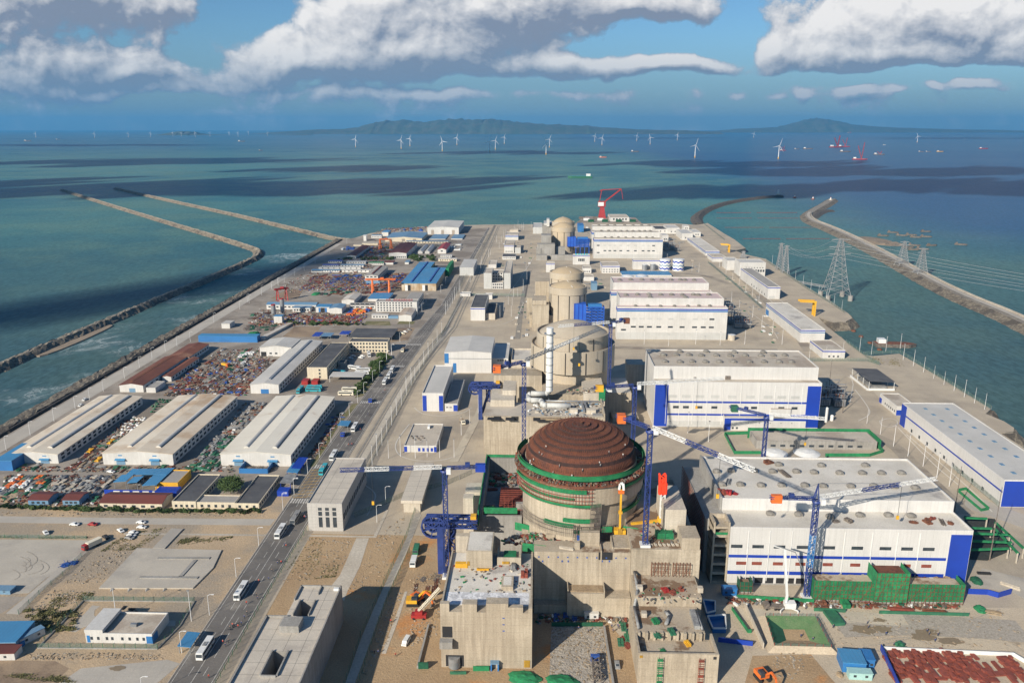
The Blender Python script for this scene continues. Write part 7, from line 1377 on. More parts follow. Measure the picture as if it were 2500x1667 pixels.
small('low white gate canopy across the yard fence, left','L4',1758,1842,752,728,712,roof='roof_white');small('low white gate canopy across the yard fence, right','L4',1960,2022,775,740,722,roof='roof_white');small('pale ribbed tower block beside the farthest reactor','R1',340,415,238,185,148,'grey_clad','roof_white')
small('narrow white three-storey block behind the second pair drums','R1',447,518,555,478,465,band=1);small('white tower block with green window strip between the reactor pairs','R1',668,805,492,412,402,band=1,win=[('S',5,.1,.9,14,2.6,2,'teal_paint'),('S',4,.3,.7,5,1.8,4)]);small('low white wing right of the green-windowed block','R1',750,818,562,520,498,win=[('S',3,.1,.9,1.6,1.6,1.6)]);small('white balconied block left of the tank farm','R1',905,1050,562,498,466,band=1,win=[('S',6,.04,.96,z,1.4,1.2)for z in(1.4,4.4)]);small('white long tank house behind the wave-painted tanks','R1',1160,1385,530,452,440,band=1);small('long low shed with bright blue roof behind the pink-roofed hall','R1',1072,1476,588,575,545,roof='roof_blue',kind='slab',name='shed');small('flat white cabin beside the rear tan dome','R1',757,840,625,592,570)
def tank(label,c,x,yt,yb,r,m,waves=False,cone=.6,name='tank'):
 p=at(c,x,yb);q=at(c,x+r,yb);R_=q[0]-p[0];Y=p[1]+R_;X=p[0];h=aty(c,x,yt,Y)[2];t=thing(name,label,'tank',(X,Y,0));MB().rev(X,Y,[(R_,0),(R_,h)],28,0).build('shell',m,t);MB().rev(X,Y,[(R_+.1,h),(R_*.6,h+cone),(.01,h+cone*1.4)],28,0).build('roof','white_paint',t)
 if waves:
  for k in range(3):
   z0=h*(.12+.3*k);mb=MB();n=56;vs=[]
   for i in range(n+1):a=2*pi*i/n;o=h*.045*sin(a*8);vs+=[((R_+.08)*cos(a)+X,(R_+.08)*sin(a)+Y,z0+o),((R_+.08)*cos(a)+X,(R_+.08)*sin(a)+Y,z0+o+h*(.09 if k%2 else .13))]
   mb.add(vs,[(2*i,2*i+2,2*i+3,2*i+1)for i in range(n)],0,True).build('wave_band','blue_clad' if k!=1 else 'roof_blue_dull',t)
tank('white tank painted with blue wave bands, left of the pair','R1',1428,445,542,45,'white_paint',True);tank('white tank painted with blue wave bands, right of the pair','R1',1538,445,546,47,'white_paint',True);tank('small grey tank before the long tank house, left','R1',1258,490,540,22,'steel');tank('small grey tank before the long tank house, right','R1',1325,485,540,22,'steel')
tank('low white domed tank behind the nearest hall roof, left','R3',868,632,662,78,'bright_blue',False,1.4);tank('low white domed tank behind the nearest hall roof, right','R3',1064,632,664,80,'bright_blue',False,1.4);tank('tall slim white gas tank beside the second hall annex','R3',1155,362,448,11,'white_paint');tank('short slim white gas tank beside the tall one','R3',1193,408,440,10,'white_paint');tank('grey round tank at the corner of the pink-roofed hall','R1',1975,1065,1115,30,'concrete_pale',False,.2);tank('low white tank top behind the pink-roofed hall, left','R1',1120,582,600,48,'bright_blue',False,1);tank('low white tank top behind the pink-roofed hall, right','R1',1236,580,600,48,'bright_blue',False,1)
small('long pump house with grey roof and blue bands at the far harbour','R1',1755,1868,418,378,268,band=2,roof='roof_dirty');small('small white flat building next to the far pump house','R1',1812,1925,468,430,398,band=1);small('white box building with arcade wing on the harbour side','R2',345,425,580,515,492,roof='roof_white');small('white arcade wing with a row of small windows facing the yard','R2',428,600,622,528,505,roof='roof_white',win=[('S',7,.2,.95,11,1.2,1.2),('S',9,.1,.98,6,2.2,3)]);small('long white building with grey roof along the harbour fence','R2',618,700,775,692,565,band=1,roof='roof_grey',win=[('W',6,.05,.6,2,2,2.4)],pat=[('door','S',.1,.6,0,3.4,'grey_clad')])
small('long white building with weathered rusty roof and double blue band','R2',838,1000,1068,978,800,band=2,roof='roof_dirty',pat=[('blue_panel','W',.9,.99,.5,6,'bright_blue')]);small('small white building with two-level roof beside the quay fence','R2',990,1138,1178,1118,1050,band=1,roof='roof_gravel',win=[('S',3,.2,.8,1.4,1.6,1.4)]);small('small white building with blue corner left of the long warehouse','R3',1578,1695,408,350,272,roof='roof_gravel',pat=[('blue_panel','S',0,.25,.3,4,'blue_clad',.1),('blue_panel','W',.86,1,.3,4,'blue_clad',.1)],win=[('W',6,.05,.7,1.8,1.2,1.4)])
for i,(xl,xr,yb,yt,yk)in enumerate(((1440,1540,238,190,165),(1560,1650,290,235,200),(1655,1715,262,225,200),(1575,1620,210,175,165),(1345,1462,235,200,172),(1400,1450,300,250,232))):small(('white shed at the far shore, leftmost of a cluster','white double block with dark doors in the far shore cluster','low white block at the right of the far shore cluster','small white hut on top of the far shore cluster','wide dark-roofed low block right of the farthest hall','white box annex at the corner of the farthest front hall')[i],'R1',xl,xr,yb,yt,yk,roof='roof_slate' if i==4 else 'roof_white',win=[('S',2,.2,.8,3,2,2)])
B=bx('R2',1300,1475,1392,1340,1252);x0,x1,y0,y1,h=B;t=canopy('pavilion','open pavilion with dark grey roof and white parapet walls','pavilion',(x0,x1,y0,y1,h+1),'roof_slate','white_paint',n=4,slope=.5);MB().box(x0,x1,y0-.4,y0+.3,0,1.6).box(x0-1,x0-.4,y0-.4,y1,0,1.6).build('parapet','white_paint',t);MB().box(x0+3,x1-4,y0+4,y1-4,0,1.8).build('machine','grey_steel',t)
x0,x1,y0,y1,h=B=bx('R3',2208,2420,960,795,335);x1=x0+33;B=(x0,x1,y0,y1,h);t=house('warehouse','very long white warehouse with skylit roof at the right edge','warehouse',B,'white_clad','roof_white',par=.5,pat=[('blue_panel','S',.01,.42,.3,h-.8,'blue_clad',.12),('blue_line','W',0,.94,h*.52,h*.58,'blue_clad',.1),('blue_panel','W',.94,1,.3,h-.8,'blue_clad',.12)],win=[('W',9,.1,.9,1.2,2,2)])
mb=MB().box(-1,1,-1.5,1.5,h-.38,h-.2);o=mb.build('skylight','roof_blue_dull');o.parent=t;o.location=(-(x1-x0)*.2,-(y1-y0)*.42,0);q=LOC[t.name];copies(o,[((x1-x0)*.42*(i%2),(y1-y0)*.092*(i//2),0)for i in range(1,20)])
x0,x1,y0,y1,h=B=bx('R3',735,1455,610,560,502);t=house('building','long low concrete building wrapped in green netting behind the nearest hall','building',B,'concrete_grey','roof_gravel',par=.4,win=[('S',10,.1,.9,1.4,3,1.4)]);MB().box(x0-1,x1+2,y1+1,y1+1.3,0,h+1.5).box(x1+2,x1+2.3,y0,y1+1,0,h+1).build('netting','net_solid',t)
P=[at('R3',*q)[:2]for q in((690,520),(540,525),(600,640),(760,640))];fence('green netting fence round the small yard left of the netted building',P,2.2,4,'net_solid');fence('green netting fence in front of the netted building',[at('R3',*q)[:2]for q in((1150,655),(1420,655),(1500,630),(1460,590))],2.2,4,'net_solid')
def transf(c,pts,label,grp):
 for i,(x,y)in enumerate(pts):
  p=at(c,x,y)
  def mk():
   t=thing('transformer','','transformer');MB().box(-2.6,2.6,-1.6,1.6,.4,3.6).build('tank','grey_steel',t);mb=MB();[mb.box(-2.4+k*.8,-2+k*.8,-2.2,-1.62,.6,3)for k in range(6)];mb.build('radiator','steel',t);mb=MB();[mb.cyl(-1.6+k*1.6,0,3.6,6,.25,6)for k in range(3)];mb.build('bushing','rust',t);mb=MB();[mb.bar((a,2.6,0),(a,2.6,8),.3)for a in(-3,3)];mb.bar((-3,2.6,7.6),(3,2.6,7.6),.4).bar((-3,-2,5),(3,-2,5),.3);mb.build('gantry','steel',t);return t
  place('transformer',mk,p[0],p[1],0,0,label,grp,1.5)
transf('R1',((1950,900),(2010,960),(1960,980),(2060,990),(1930,860),(2090,1010),(2020,1010)),'grey transformer in the shade right of the pink-roofed hall','transformers by the pink-roofed hall');transf('R3',((1130,300),(1180,330),(1140,345),(1230,350),(1200,290),(1240,320)),'grey transformer in the shade right of the second hall','transformers by the second hall');transf('R1',((1440,350),(1480,370),(1430,375),(1520,380),(1470,340)),'grey transformer right of the farthest halls','transformers by the farthest halls')
def lgantry(label,c,a,b,h):
 A,B_=at(c,*a),at(c,*b);t=thing('gantry_crane',label,'gantry crane',A);MB().bar((A[0],A[1],0),(A[0],A[1],h),1.6).bar((A[0],A[1]+6,0),(A[0],A[1]+6,h),1.6).build('leg','yellow_paint',t);MB().bar((A[0]+1,A[1],h),(B_[0],B_[1],h),1.8).bar((A[0]+1,A[1]+6,h),(B_[0],B_[1]+6,h),1.8).bar((A[0],A[1],h),(A[0],A[1]+6,h),1.4).build('girder','yellow_paint',t)
lgantry('yellow l-shaped gantry crane behind the rusty-roofed harbour building','R2',(935,890),(830,885),15);lgantry('yellow l-shaped gantry crane at the far pump house','R2',(360,462),(305,458),12)
p=at('R1',905,108);X,Y,Z=p;t=thing('harbour_crane','dark red slewing harbour crane on the far quay','crane',p);MB().add([(X+a*8,Y+b*8,0)for a,b in((-1,-1),(1,-1),(1,1),(-1,1))]+[(X+a*4,Y+b*4,24)for a,b in((-1,-1),(1,-1),(1,1),(-1,1))],[(i,(i+1)%4,4+(i+1)%4,4+i)for i in range(4)]+[(4,5,6,7)]).build('tower','red_paint',t);MB().box(X-9,X+7,Y-5,Y+5,24.1,36).build('machine_house','red_paint',t);MB().box(X-9.1,X+3,Y-5.1,Y-5.01,26,34).build('panel','white_paint',t);MB().path([(X+4,Y,34),(X+40,Y,62)],2.6).path([(X-6,Y,36),(X-2,Y,60),(X+40,Y,62)],1.4).bar((X-6,Y,58),(X+2,Y,60),2).bar((X+40,Y,62),(X+44,Y,40),1).build('boom','red_paint',t)
sheet('quay',[at('R1',*q)[:2]for q in((690,150),(770,95),(1180,105),(1230,150))],.3,'yard',9);small('white arched quay office beside the red harbour crane','R1',975,1130,138,105,78,win=[('S',5,.1,.9,3,3,4)])
for k in range(12):p=at('R1',740+38*k,118+(k%3)*12);stack('container',('scrap','white_paint','net_dark')[k%3],p[0],p[1],pi/2,f'{("dark", "white", "green")[k % 3]} container on the far quay by the red crane',f'{("dark", "white", "green")[k % 3]} containers on the far quay',2)
# ================================================================== lattice pylons and cables
def pylon(label,c,x,yb,yt,w,arms=2,plat=0,z=SEA):
 p=at(c,x,yb,z);X,Y,_=p;h=aty(c,x,yt,Y)[2];t=thing('pylon',label,'pylon',p);mb=MB();z0=z+plat;N=11;zs=[z0+(h-z0)*(1-(1-i/N)**1.25)for i in range(N+1)]
 rw=lambda q:(w/2)*(1-.9*((q-z0)/(h-z0))**.75)+.5
 for a,b in zip(zs,zs[1:]):
  for i in range(4):
   A_=((-1,-1),(1,-1),(1,1),(-1,1));(s,u),(s2,u2)=A_[i],A_[(i+1)%4];ra,rb=rw(a),rw(b)
   mb.bar((X+s*ra,Y+u*ra,a),(X+s*rb,Y+u*rb,b),.42);mb.bar((X+s*ra,Y+u*ra,a),(X+s2*rb,Y+u2*rb,b),.26);mb.bar((X+s2*ra,Y+u2*ra,a),(X+s*rb,Y+u*rb,b),.26);mb.bar((X+s*rb,Y+u*rb,b),(X+s2*rb,Y+u2*rb,b),.26)
 mb.build('tower','steel_pale',t);tips=[]
 for k in range(arms):
  q=h-1-(h-z0)*.13*k;L_=w*(.42 if k==0 else .5);m2=MB()
  for s in(-1,1):m2.bar((X,Y,q+1.2),(X+s*L_,Y,q),.4).bar((X,Y-.5,q-.8),(X+s*L_,Y,q),.35).bar((X,Y+.5,q-.8),(X+s*L_,Y,q),.35);tips.append((X+s*L_,Y,q-1.6))
  m2.build('crossarm','steel_pale',t)
 if plat:
  for s in(-1,1):
   for u in(-1,1):MB().cyl(X+s*w/2,Y+u*w/2,z-2,z0+.3,w*.11,10).build('pile','concrete_grey',t)
  if plat<4:MB().box(X-w*.55,X+w*.55,Y-w*.55,Y+w*.55,z0-1.2,z0-.3).build('platform','concrete_pale',t)
 return tips
mat('steel_pale',(.36,.36,.36),None,.3,.5,metal=.3,fine=.1)
T1=pylon('big lattice power pylon on dark piles in the harbour water','R2',1075,772,368,26,3,6);T2=pylon('lattice pylon on a white platform at the breakwater, left of two','R2',1525,565,385,15,2,3.5);T3=pylon('lattice pylon on a white platform at the breakwater, right of two','R2',1648,628,432,15,2,3.5);T4=pylon('slim lattice pylon behind the harbour fence, left of the close pair','R2',700,578,398,9,2,0,0);T5=pylon('slim lattice pylon behind the harbour fence, right of the close pair','R2',735,600,413,9,2,0,0);T6=pylon('short lattice mast near the far pump house','R2',455,500,452,8,1,0,0)
def cable(a,b,sag,label,grp):
 pts=[Vector(a).lerp(Vector(b),i/14)-Vector((0,0,sag*4*(i/14)*(1-i/14)))for i in range(15)];tag(MB().path(pts,.16).build('power_cable','steel_pale'),label,'power cable',grp)
for i,a in enumerate(T1):cable(a,(a[0]+420,a[1]-330,12+a[2]*.4),12,'thin power line running from the big pylon towards the right edge','power lines to the right');cable(a,(T3 if i%2 else T2)[i%4],9,'thin power line between the big pylon and the breakwater pylons','power lines to the breakwater');cable(a,(T5 if i%2 else T4)[i%4],9,'thin power line between the big pylon and the close pair','power lines to the close pair')
a,b=at('R2',805,655,-2),at('R2',1010,690,-2);tag(MB().truss(a,b,2,0,.3,3).build('footbridge','steel_pale'),'pale footbridge from the harbour edge to the big pylon','footbridge')
# ================================================================== fences and masts
FN=[('R2',((1275,1150),(1515,1140),(1800,1320),(2130,1522)),'mesh fence with lamps along the quay right of the pavilion'),('R2',((610,520),(735,605),(880,705),(1060,815),(1140,870)),'mesh fence along the harbour edge behind the long white building'),('R2',((215,530),(400,680),(580,835)),'dark mesh fence between halls and harbour buildings'),('R2',((870,1195),(1290,1195),(1375,1222)),'low mesh fence crossing the yard before the second hall'),('R2',((1150,1070),(1290,1170),(1375,1222)),'mesh fence along the small harbour inlet'),('C1',((-300,1330),(0,1150),(370,440),(560,120),(640,0)),'tall mesh fence with posts along the rail corridor'),('L4',((1720,740),(1890,440),(2040,170)),'tall mesh fence along the far rail corridor'),('L4',((1600,1090),(1720,860),(1760,745),(2020,745),(2290,750)),'mesh fence round the paved yard of the blue-trimmed block'),('R3',((1640,470),(1960,760),(2200,960)),'mesh fence along the long white warehouse'),('R2',((190,270),(330,380)),'mesh fence at the far harbour corner'),('C1',((-120,1560),(300,1380),(640,1290),(850,1200)),'mesh fence by the small overhanging building')]
for c,P,lb in FN:fence(lb,[at(c,*q)[:2]for q in P],3,7,pw=.16,post='steel')
MG='slim light masts inside the power station'
def masts(c,a,b,n,j=0,key='mast'):
 for i in range(n):f=i/max(1,n-1);p=at(c,a[0]+(b[0]-a[0])*f+rnd.uniform(-j,j),a[1]+(b[1]-a[1])*f+rnd.uniform(-j,j));place(key,mk_mast,p[0],p[1],0,rnd.uniform(0,6),'slim white light mast in the power station grounds',MG,rnd.uniform(.75,1.05))
for a in(('C1',(30,1130),(350,470),9),('C1',(380,430),(600,60),7),('L4',(1640,900),(1750,720),7),('L4',(1780,690),(2240,170),12,25),('L4',(2080,940),(2200,760),4,10),('R1',(20,330),(330,160),9,30),('R1',(150,900),(300,560),6,25),('R2',(1320,1150),(1515,1110),3),('R2',(1535,1185),(2085,1520),9),('R2',(650,540),(1120,850),10),('R2',(250,520),(560,800),8),('R2',(380,800),(700,1080),6,20),('R3',(200,480),(450,560),3,15),('R3',(1400,460),(1900,840),7,12),('C1',(160,1060),(700,1060),6,10),('C1',(760,880),(900,700),3),('R1',(1430,480),(1700,560),5,12),('R1',(1250,1150),(2080,1150),5,10),('R2',(900,1190),(1240,1130),4)):masts(*a)
for c,x,y,h_,lb in(('R4',1815,470,1.9,'tall dark lightning mast right of the nearest hall roof'),('R4',2045,770,2.6,'tallest thin dark mast before the long white warehouse'),('R3',1172,250,1.6,'thin dark mast in the shade right of the second hall'),('R3',1255,390,1.6,'thin dark mast by the slim gas tanks')):p=at(c,x,y);tag(MB().cyl(p[0],p[1],0,14*h_,.3,6,0,.12).build('lightning_mast','scrap'),lb,'mast')
# ================================================================== right foreground
sheet('ground_sand',poly('R4',(-60,1640),(230,1050),(330,1060),(2400,1080),(2600,1640)),.06,'site_soil')if mat('site_soil',(.54,.45,.33),(.47,.385,.28),.04,.95,fine=.35,c3=(.30,.235,.165),s3=.035,t3=(.58,.68),bump=.2)else 0
sheet('ground_earth',poly('C2',(1050,1150),(1430,1150),(1490,1640),(1030,1640)),.09,'gravel')if mat('gravel',(.47,.42,.35),(.36,.32,.27),.25,.95,fine=.7,bump=.5)else 0
sheet('ground_earth',[at('R4',*q)[:2]for q in((500,1390),(430,1640),(1100,1640),(880,1380))],.08,'earth');sheet('ground_slab',[at('R4',*q)[:2]for q in((1900,930),(2200,980),(2330,1050),(2330,900),(2000,820))],.08,'slab');sheet('road',[at('R4',*q)[:2]for q in((1880,420),(2271,560),(2271,470),(1900,330))],.08,'road_pale')
rim=[at('R4',*q)[:2]for q in((580,1155),(905,1160),(1010,1362),(640,1352))];cx_=sum(p[0]for p in rim)/4;cy_=sum(p[1]for p in rim)/4;mb=MB();t=thing('excavation_pit','square excavation pit lined with green netting slopes','pit',(cx_,cy_,0))
inn=[(cx_+(x-cx_)*.42,cy_+(y-cy_)*.36)for x,y in rim];out=[(cx_+(x-cx_)*1.25,cy_+(y-cy_)*1.2)for x,y in rim]
for i,m in enumerate(('net_slope','net_slope','earth','net_dark')):
 j=(i+1)%4;MB().add([(*rim[i],2.0),(*rim[j],2.0),(*inn[j],.12),(*inn[i],.12)],[(0,1,2,3)]).build('slope',MATS.get(m)or mat('net_slope',(.10,.20,.08),(.14,.22,.10),.3,.95,fine=.4),t)
 MB().add([(*rim[i],2.0),(*rim[j],2.0),(*out[j],.05),(*out[i],.05)],[(0,3,2,1)]).build('berm','site_soil',t)
MB().prism(inn,.1,.14).build('floor','earth',t);fence('red and white barrier rail round the green netted pit',[*rim,rim[0]],1.1,3,'fence_net','red_paint',z=2.0)
for(pts,h_,m,lb)in((((900,1098),(1105,1108)),1.6,'green_paint','green site barrier row before the netted annex'),(((1325,1115),(1910,1130)),1.4,'green_paint','long green barrier row on the sandy yard'),(((395,1015),(900,1045)),1.8,'net_solid','green barrier fence along the foot of the nearest hall'),(((1900,985),(2030,990),(2100,1010),(2185,985)),2.4,'blue_clad','crooked royal blue hoarding at the right of the annex'),(((275,1298),(500,1325)),2,'blue_clad','royal blue hoarding behind the basin building'),(((450,1080),(570,1345)),2.6,'concrete_pale','pale concrete wall running down from the blue cabin'),(((365,1090),(470,1240),(492,1240)),1.6,'net_solid','green rail fence beside the pale concrete wall'),(((1335,1350),(1450,1600)),2.4,'blue_clad','blue and white hoarding left of the red steel stock'),(((1340,1352),(2200,1392),(2330,1470)),1.6,'white_paint','white hoarding along the back of the red steel stock'),(((395,1500),(720,1550)),1.6,'net_solid','')):
 if lb:tag(MB().path([(*at('R4',*q)[:2],h_/2)for q in pts],.35,0,4,h_).build('hoarding',m),lb,'hoarding')
RS=[('crate_stack','rust_red'),('plank_stack','rust_red'),('crate_stack','red_brown'),('plank_stack','red_brown')];mat('red_brown',(.30,.075,.05),(.22,.06,.04),.3,.8,fine=.4);ADJ['red_brown']='red-brown'
yard('R4',((1400,1560),(2300,1560),(2210,1395),(1370,1360)),14,6,RS,'stock yard of red steel at the lower right corner',.9,.1,fill=.82,seed=61)
for(x,y,s,lb)in((1620,1400,1,'black netting sheet over the red steel stock, left'),(1850,1400,1,'black netting sheet over the red steel stock, right')):p=at('R4',x,y);o=MB();o.add([(-5,-5.5,2.2),(4,-6,2.3),(5,5,2.6),(-4,5.5,2.4),(-5,-5.5,2.0),(4,-6,2.1),(5,5,2.4),(-4,5.5,2.2)],[(0,1,2,3),(7,6,5,4),(0,4,5,1),(1,5,6,2),(2,6,7,3),(3,7,4,0)]);tag(o.build('tarpaulin','net_black',None,(p[0],p[1],0))if 'net_black' in MATS or mat('net_black',(.025,.03,.028),(.04,.045,.04),.5,.9,fine=.4)else 0,lb,'tarpaulin')
for(x,y,L_,W_,h_,m,r,lb)in((1140,1455,8,8,4,'roof_blue',-.1,'pale blue roofed site cabin beside the pit'),(1240,1435,4,6,3.4,'bright_blue',-.1,'bright blue narrow cabin right of the pale blue one'),(1195,1530,8,3,2.6,'pale_teal',-.05,'pale teal cabin at the lower edge'),(345,985,6,3,3,'bright_blue',0,'small blue and white cabin at the foot of the nearest hall')):mat('pale_teal',(.35,.55,.52),None,.3,.5)if m=='pale_teal' else 0;cabin(lb,'R4',(x,y),'bright_blue' if m=='roof_blue' else m,m,r,L_,W_,h_)
for(q,lb)in((((175,1050),(255,1060),(255,1125),(200,1140)),'blue'),(((205,1160),(320,1150),(325,1240),(240,1240)),'b')):
 P=[at('R4',*a)[:2]for a in q];t=thing('steel_box_frame','open bright blue lined tank frame beside the basin building, '+('rear of two' if lb=='blue' else 'front of two'),'tank',(*P[0],0));MB().prism(P,.05,.4).build('floor','bright_blue',t);mb=MB();[mb.bar((*a,1),(*b,1),.3,0,2)for a,b in zip(P,P[1:]+P[:1])];mb.build('side','bright_blue',t);mb=MB();[mb.bar((*a,2.1),(*b,2.1),.5)for a,b in zip(P,P[1:]+P[:1])];mb.build('rim','white_paint',t)
p=at('R4',1030,1150);stack('container','green_paint',p[0],p[1],.1,'big flat green container on the sandy yard',None,(2,1.5,.5))
for(x,y,k,m,r,s,lb)in((1470,1100,'rebar_bundle','rust_red',1.5,1.2,'red steel sections in the middle of the green barrier row'),(1690,1110,'rebar_bundle','rust',1.5,1.1,'rusty sections at the right of the green barrier row'),(1985,1090,'covered_heap','net_solid',0,.9,'green tarpaulin heap at the right of the barrier row'),(2050,1110,'rebar_bundle','wood',1.3,.9,'timber lying right of the green heap'),(1470,1335,'crate_stack','green_paint',.5,.7,'green skip behind the red steel stock'),(1070,1515,'covered_heap','wood',0,.5,'tan canopy-like heap beside the pale teal cabin'),(960,1065,'crate_stack','rust',0,.8,'rust coloured crates before the netted annex'),(1100,1060,'crate_stack','net_solid',0,.9,'green crates before the netted annex'),(1250,1060,'scrap_heap','rust_red',0,.9,'red scrap at the foot of the netted tower'),(2180,940,'rebar_bundle','concrete_pale',.8,.9,'pale beams on the slab right of the annex'),(1960,905,'covered_heap','net_dark',0,1,'dark green netted heap right of the annex'),(2010,855,'rebar_bundle','dark',1.5,.7,'black pipe arch right of the annex')):p=at('R4',x,y);stack(k,m,p[0],p[1],r,lb,None,s,.05)
t=thing('trench_frame','dark open trench building with green steel beams right of the nearest hall','structure',at('R4',1950,640));mb=MB();P=[at('R4',*q)[:2]for q in((1880,760),(2030,770),(2200,700),(2080,500),(1880,480))];MB().prism(P,.05,.3).build('floor','net_black',t)
for a,b in(((1880,490),(2030,495)),((1880,555),(2060,560)),((1890,590),(2180,600)),((1900,640),(2190,650)),((1880,700),(2170,690)),((2085,520),(2270,690)),((2080,560),(2230,720))):A_,B_=at('R4',*a,5),at('R4',*b,5);MB().bar(A_,B_,1.0,0,.8).build('beam','net_solid',t);[MB().bar((q[0],q[1],0),q,.5).build('post','concrete_pale',t)for q in(A_,B_)]
pass;P=[at('R4',*q)[:2]for q in((1835,320),(1990,450),(2040,440),(1890,310))];fence('green rail frame round the small sunken yard by the long warehouse',[*P,P[0]],1.8,4,'net_solid')
EX=(('C2',60,960,'orange_paint',.9,'orange excavator at the left of the crenellated block'),('C2',25,985,'yellow_paint',1.6,'yellow excavator next to the orange one'),('R4',560,1540,'orange_paint',.3,'orange excavator on the orange soil by the pit'))
for c,x,y,m,r,lb in EX:p=at(c,x,y);place(('exc',m),lambda:mk_excavator(m),p[0],p[1],.08,r,lb,None,1.3)
p=at('C2',70,1085);X,Y,_=p;t=thing('mobile_crane','red mobile crane with a long pale boom beside the crenellated block','mobile crane',p);MB().box(X-3,X+3,Y-1.4,Y+1.4,.6,2).box(X-1.5,X+1.5,Y-1.2,Y+1.2,2.02,3.4).build('body','red_paint',t);q=at('C2',225,915,6);MB().truss((X,Y,3),(q[0],q[1],9),.9,0,.3,1.5).build('boom','cream_paint',t);[MB().bar((X+a,Y+s,.5),(X+a,Y+s*1.25,.5),1,0,n=8).build('wheel','tyre',t)for a in(-2,2)for s in(-1.2,1.2)]
p=at('C2',1345,1080);cabin('white site hut with red barrier before the tall concrete front','C2',(1345,1085),'white_wall','roof_white',0,5.5,3);p=at('C2',1385,1520);t=thing('steel_tower_section','dark steel lattice section lying on the gravel pit floor','lattice frame',p);MB().truss((p[0],p[1]-4,.9),(p[0],p[1]+8,.9),2.6,0,.4,2.6).build('lattice','scrap',t);MB().box(p[0]-1.6,p[0]+1.6,p[1]+8,p[1]+9.5,.2,2.6).build('end_frame','blue_steel',t)
p=at('C2',630,1480);t=thing('stair_shelter','bright blue stair shelter at the foot of the crenellated block','shelter',p);MB().box(p[0]-1.5,p[0]-1,p[1],p[1]+3.4,0,3).box(p[0]+1,p[0]+1.5,p[1],p[1]+3.4,0,3).build('side','bright_blue',t);MB().box(p[0]-1.6,p[0]+1.6,p[1]-.2,p[1]+3.4,3.02,3.4).build('roof','roof_blue_dull',t)
for(xl,y,xr,m,h_,lb)in((470,1475,590,'net_solid',1.8,'green barrier panels left of the blue stair shelter'),(280,1420,395,'net_solid',2.2,'green barrier panels before the dark opening'),(300,1500,420,'green_paint',1,'row of green barriers on the sand'),(1050,1145,1430,'net_dark',1.6,'dark green rail along the back of the gravel pit'),(65,1460,140,'net_dark',2.6,'dark green skip at the lower left of the block')):a,b=at('C2',xl,y),at('C2',xr,y);tag(MB().bar((a[0],a[1],h_/2),(b[0],b[1],h_/2),.6,0,h_).build('barrier',m),lb,'barrier')
for i,(x,y,sx_,lb)in enumerate(((850,1530,1.5,'bright green tarpaulin mound at the lower edge, left of the pit'),(1130,1560,1.6,'bright green tarpaulin mound at the lower edge, in the pit corner'))):p=at('C2',x,y);stack('covered_heap','net_solid',p[0],p[1],1.4,lb,None,(sx_,1.9,.8))
for a,b,h_,lb in(((1440,1160),(1510,1600),1.4,'low grey wall along the right side of the gravel pit'),((140,1150),(60,1460),1.2,'low grey trench wall left of the crenellated block')):A_,B_=at('C2',*a),at('C2',*b);tag(MB().bar((A_[0],A_[1],h_/2),(B_[0],B_[1],h_/2),.7,0,h_).build('wall','concrete_grey'),lb,'wall')
yard('C2',((0,900),(200,900),(230,770),(100,770)),4,3,[('scrap_heap','wood'),('rebar_bundle','rust'),('scrap_heap','scrap')],'sandy strip left of the crenellated block',.7,fill=.8,seed=63);yard('C2',((930,1110),(1300,1110),(1300,1060),(930,1060)),6,2,[('scrap_heap','scrap'),('crate_stack','blue_steel'),('rebar_bundle','grey_steel')],'shaded gap before the tall front',.6,seed=64);yard('C2',((1540,1300),(1640,1300),(1640,1130),(1560,1130)),2,4,[('scrap_heap','rust_red'),('crate_stack','green_paint')],'strip beside the basin building',.6,seed=65)
for(x,y,m,lb)in((50,600,'green_paint','green container truck on the sunken path'),(30,690,'white_paint','white truck at the left of the blue gantry')):p=at('C2',x,y);place(('trk',m),lambda:mk_truck(m,m,7,1.8),p[0],p[1],.12,0,lb)
p=at('E1',1490,1270);place(('car','van'),lambda:mk_car('white_paint',5.2,2,True),p[0],p[1],.1,-.2,'white van parked on the sand near the sunken path');p=at('C1',985,920);stack('container','grey_steel',p[0],p[1],0,'grey bin with blue end standing on the pale paving',None,(1.2,.7,1));p=at('C1',770,785);place('truck_pale',lambda:mk_truck('cream_paint','wood',7,1.4),p[0],p[1],.1,.3,'small pale truck on the loop road')
for i in range(26):
 c,x,y=('R4',rnd.uniform(420,2000),rnd.uniform(1060,1330))if i<16 else('C2',rnd.uniform(950,1640),rnd.uniform(1090,1200));p=at(c,x,y);person(p[0],p[1],rnd.uniform(0,6),'cloth_blue','yellow_paint','worker in blue with yellow helmet on the building site ground','workers on the building site',.1)
 # ================================================================== at sea
def mk_turbine():
 t=thing('wind_turbine','','wind turbine');MB().rev(0,0,[(4.2,0),(4.2,14)],12,0).build('foundation','yellow_paint',t);MB().rev(0,0,[(3.6,14),(2.2,100)],12,0).build('tower','turbine_white',t);MB().box(-2.2,2.2,-4,9,99,104).build('nacelle','turbine_white',t);mb=MB()
 mb.rev(0,0,[(.01,0),(2.4,0)],8);mb.v=[(x,-4.5,101.5+y)for x,y,z in mb.v]
 for k in range(3):
  a=2*pi*k/3+.35;u=Vector((sin(a),0,cos(a)));v=Vector((cos(a),0,-sin(a)));o=Vector((0,-5,101.5));mb.add([o+u*r+v*w+Vector((0,d,0))for d in(-.5,.5)for r,w in((1,-1.4),(14,-2.2),(62,-.4),(62,.4),(14,2.2),(1,1.4))],[(0,1,2,3,4,5),(11,10,9,8,7,6)]+[(i,6+i,6+(i+1)%6,(i+1)%6)for i in range(6)])
 mb.build('rotor','turbine_white',t);return t
mat('turbine_white',(.66,.68,.70),None,1,.4,fine=0)
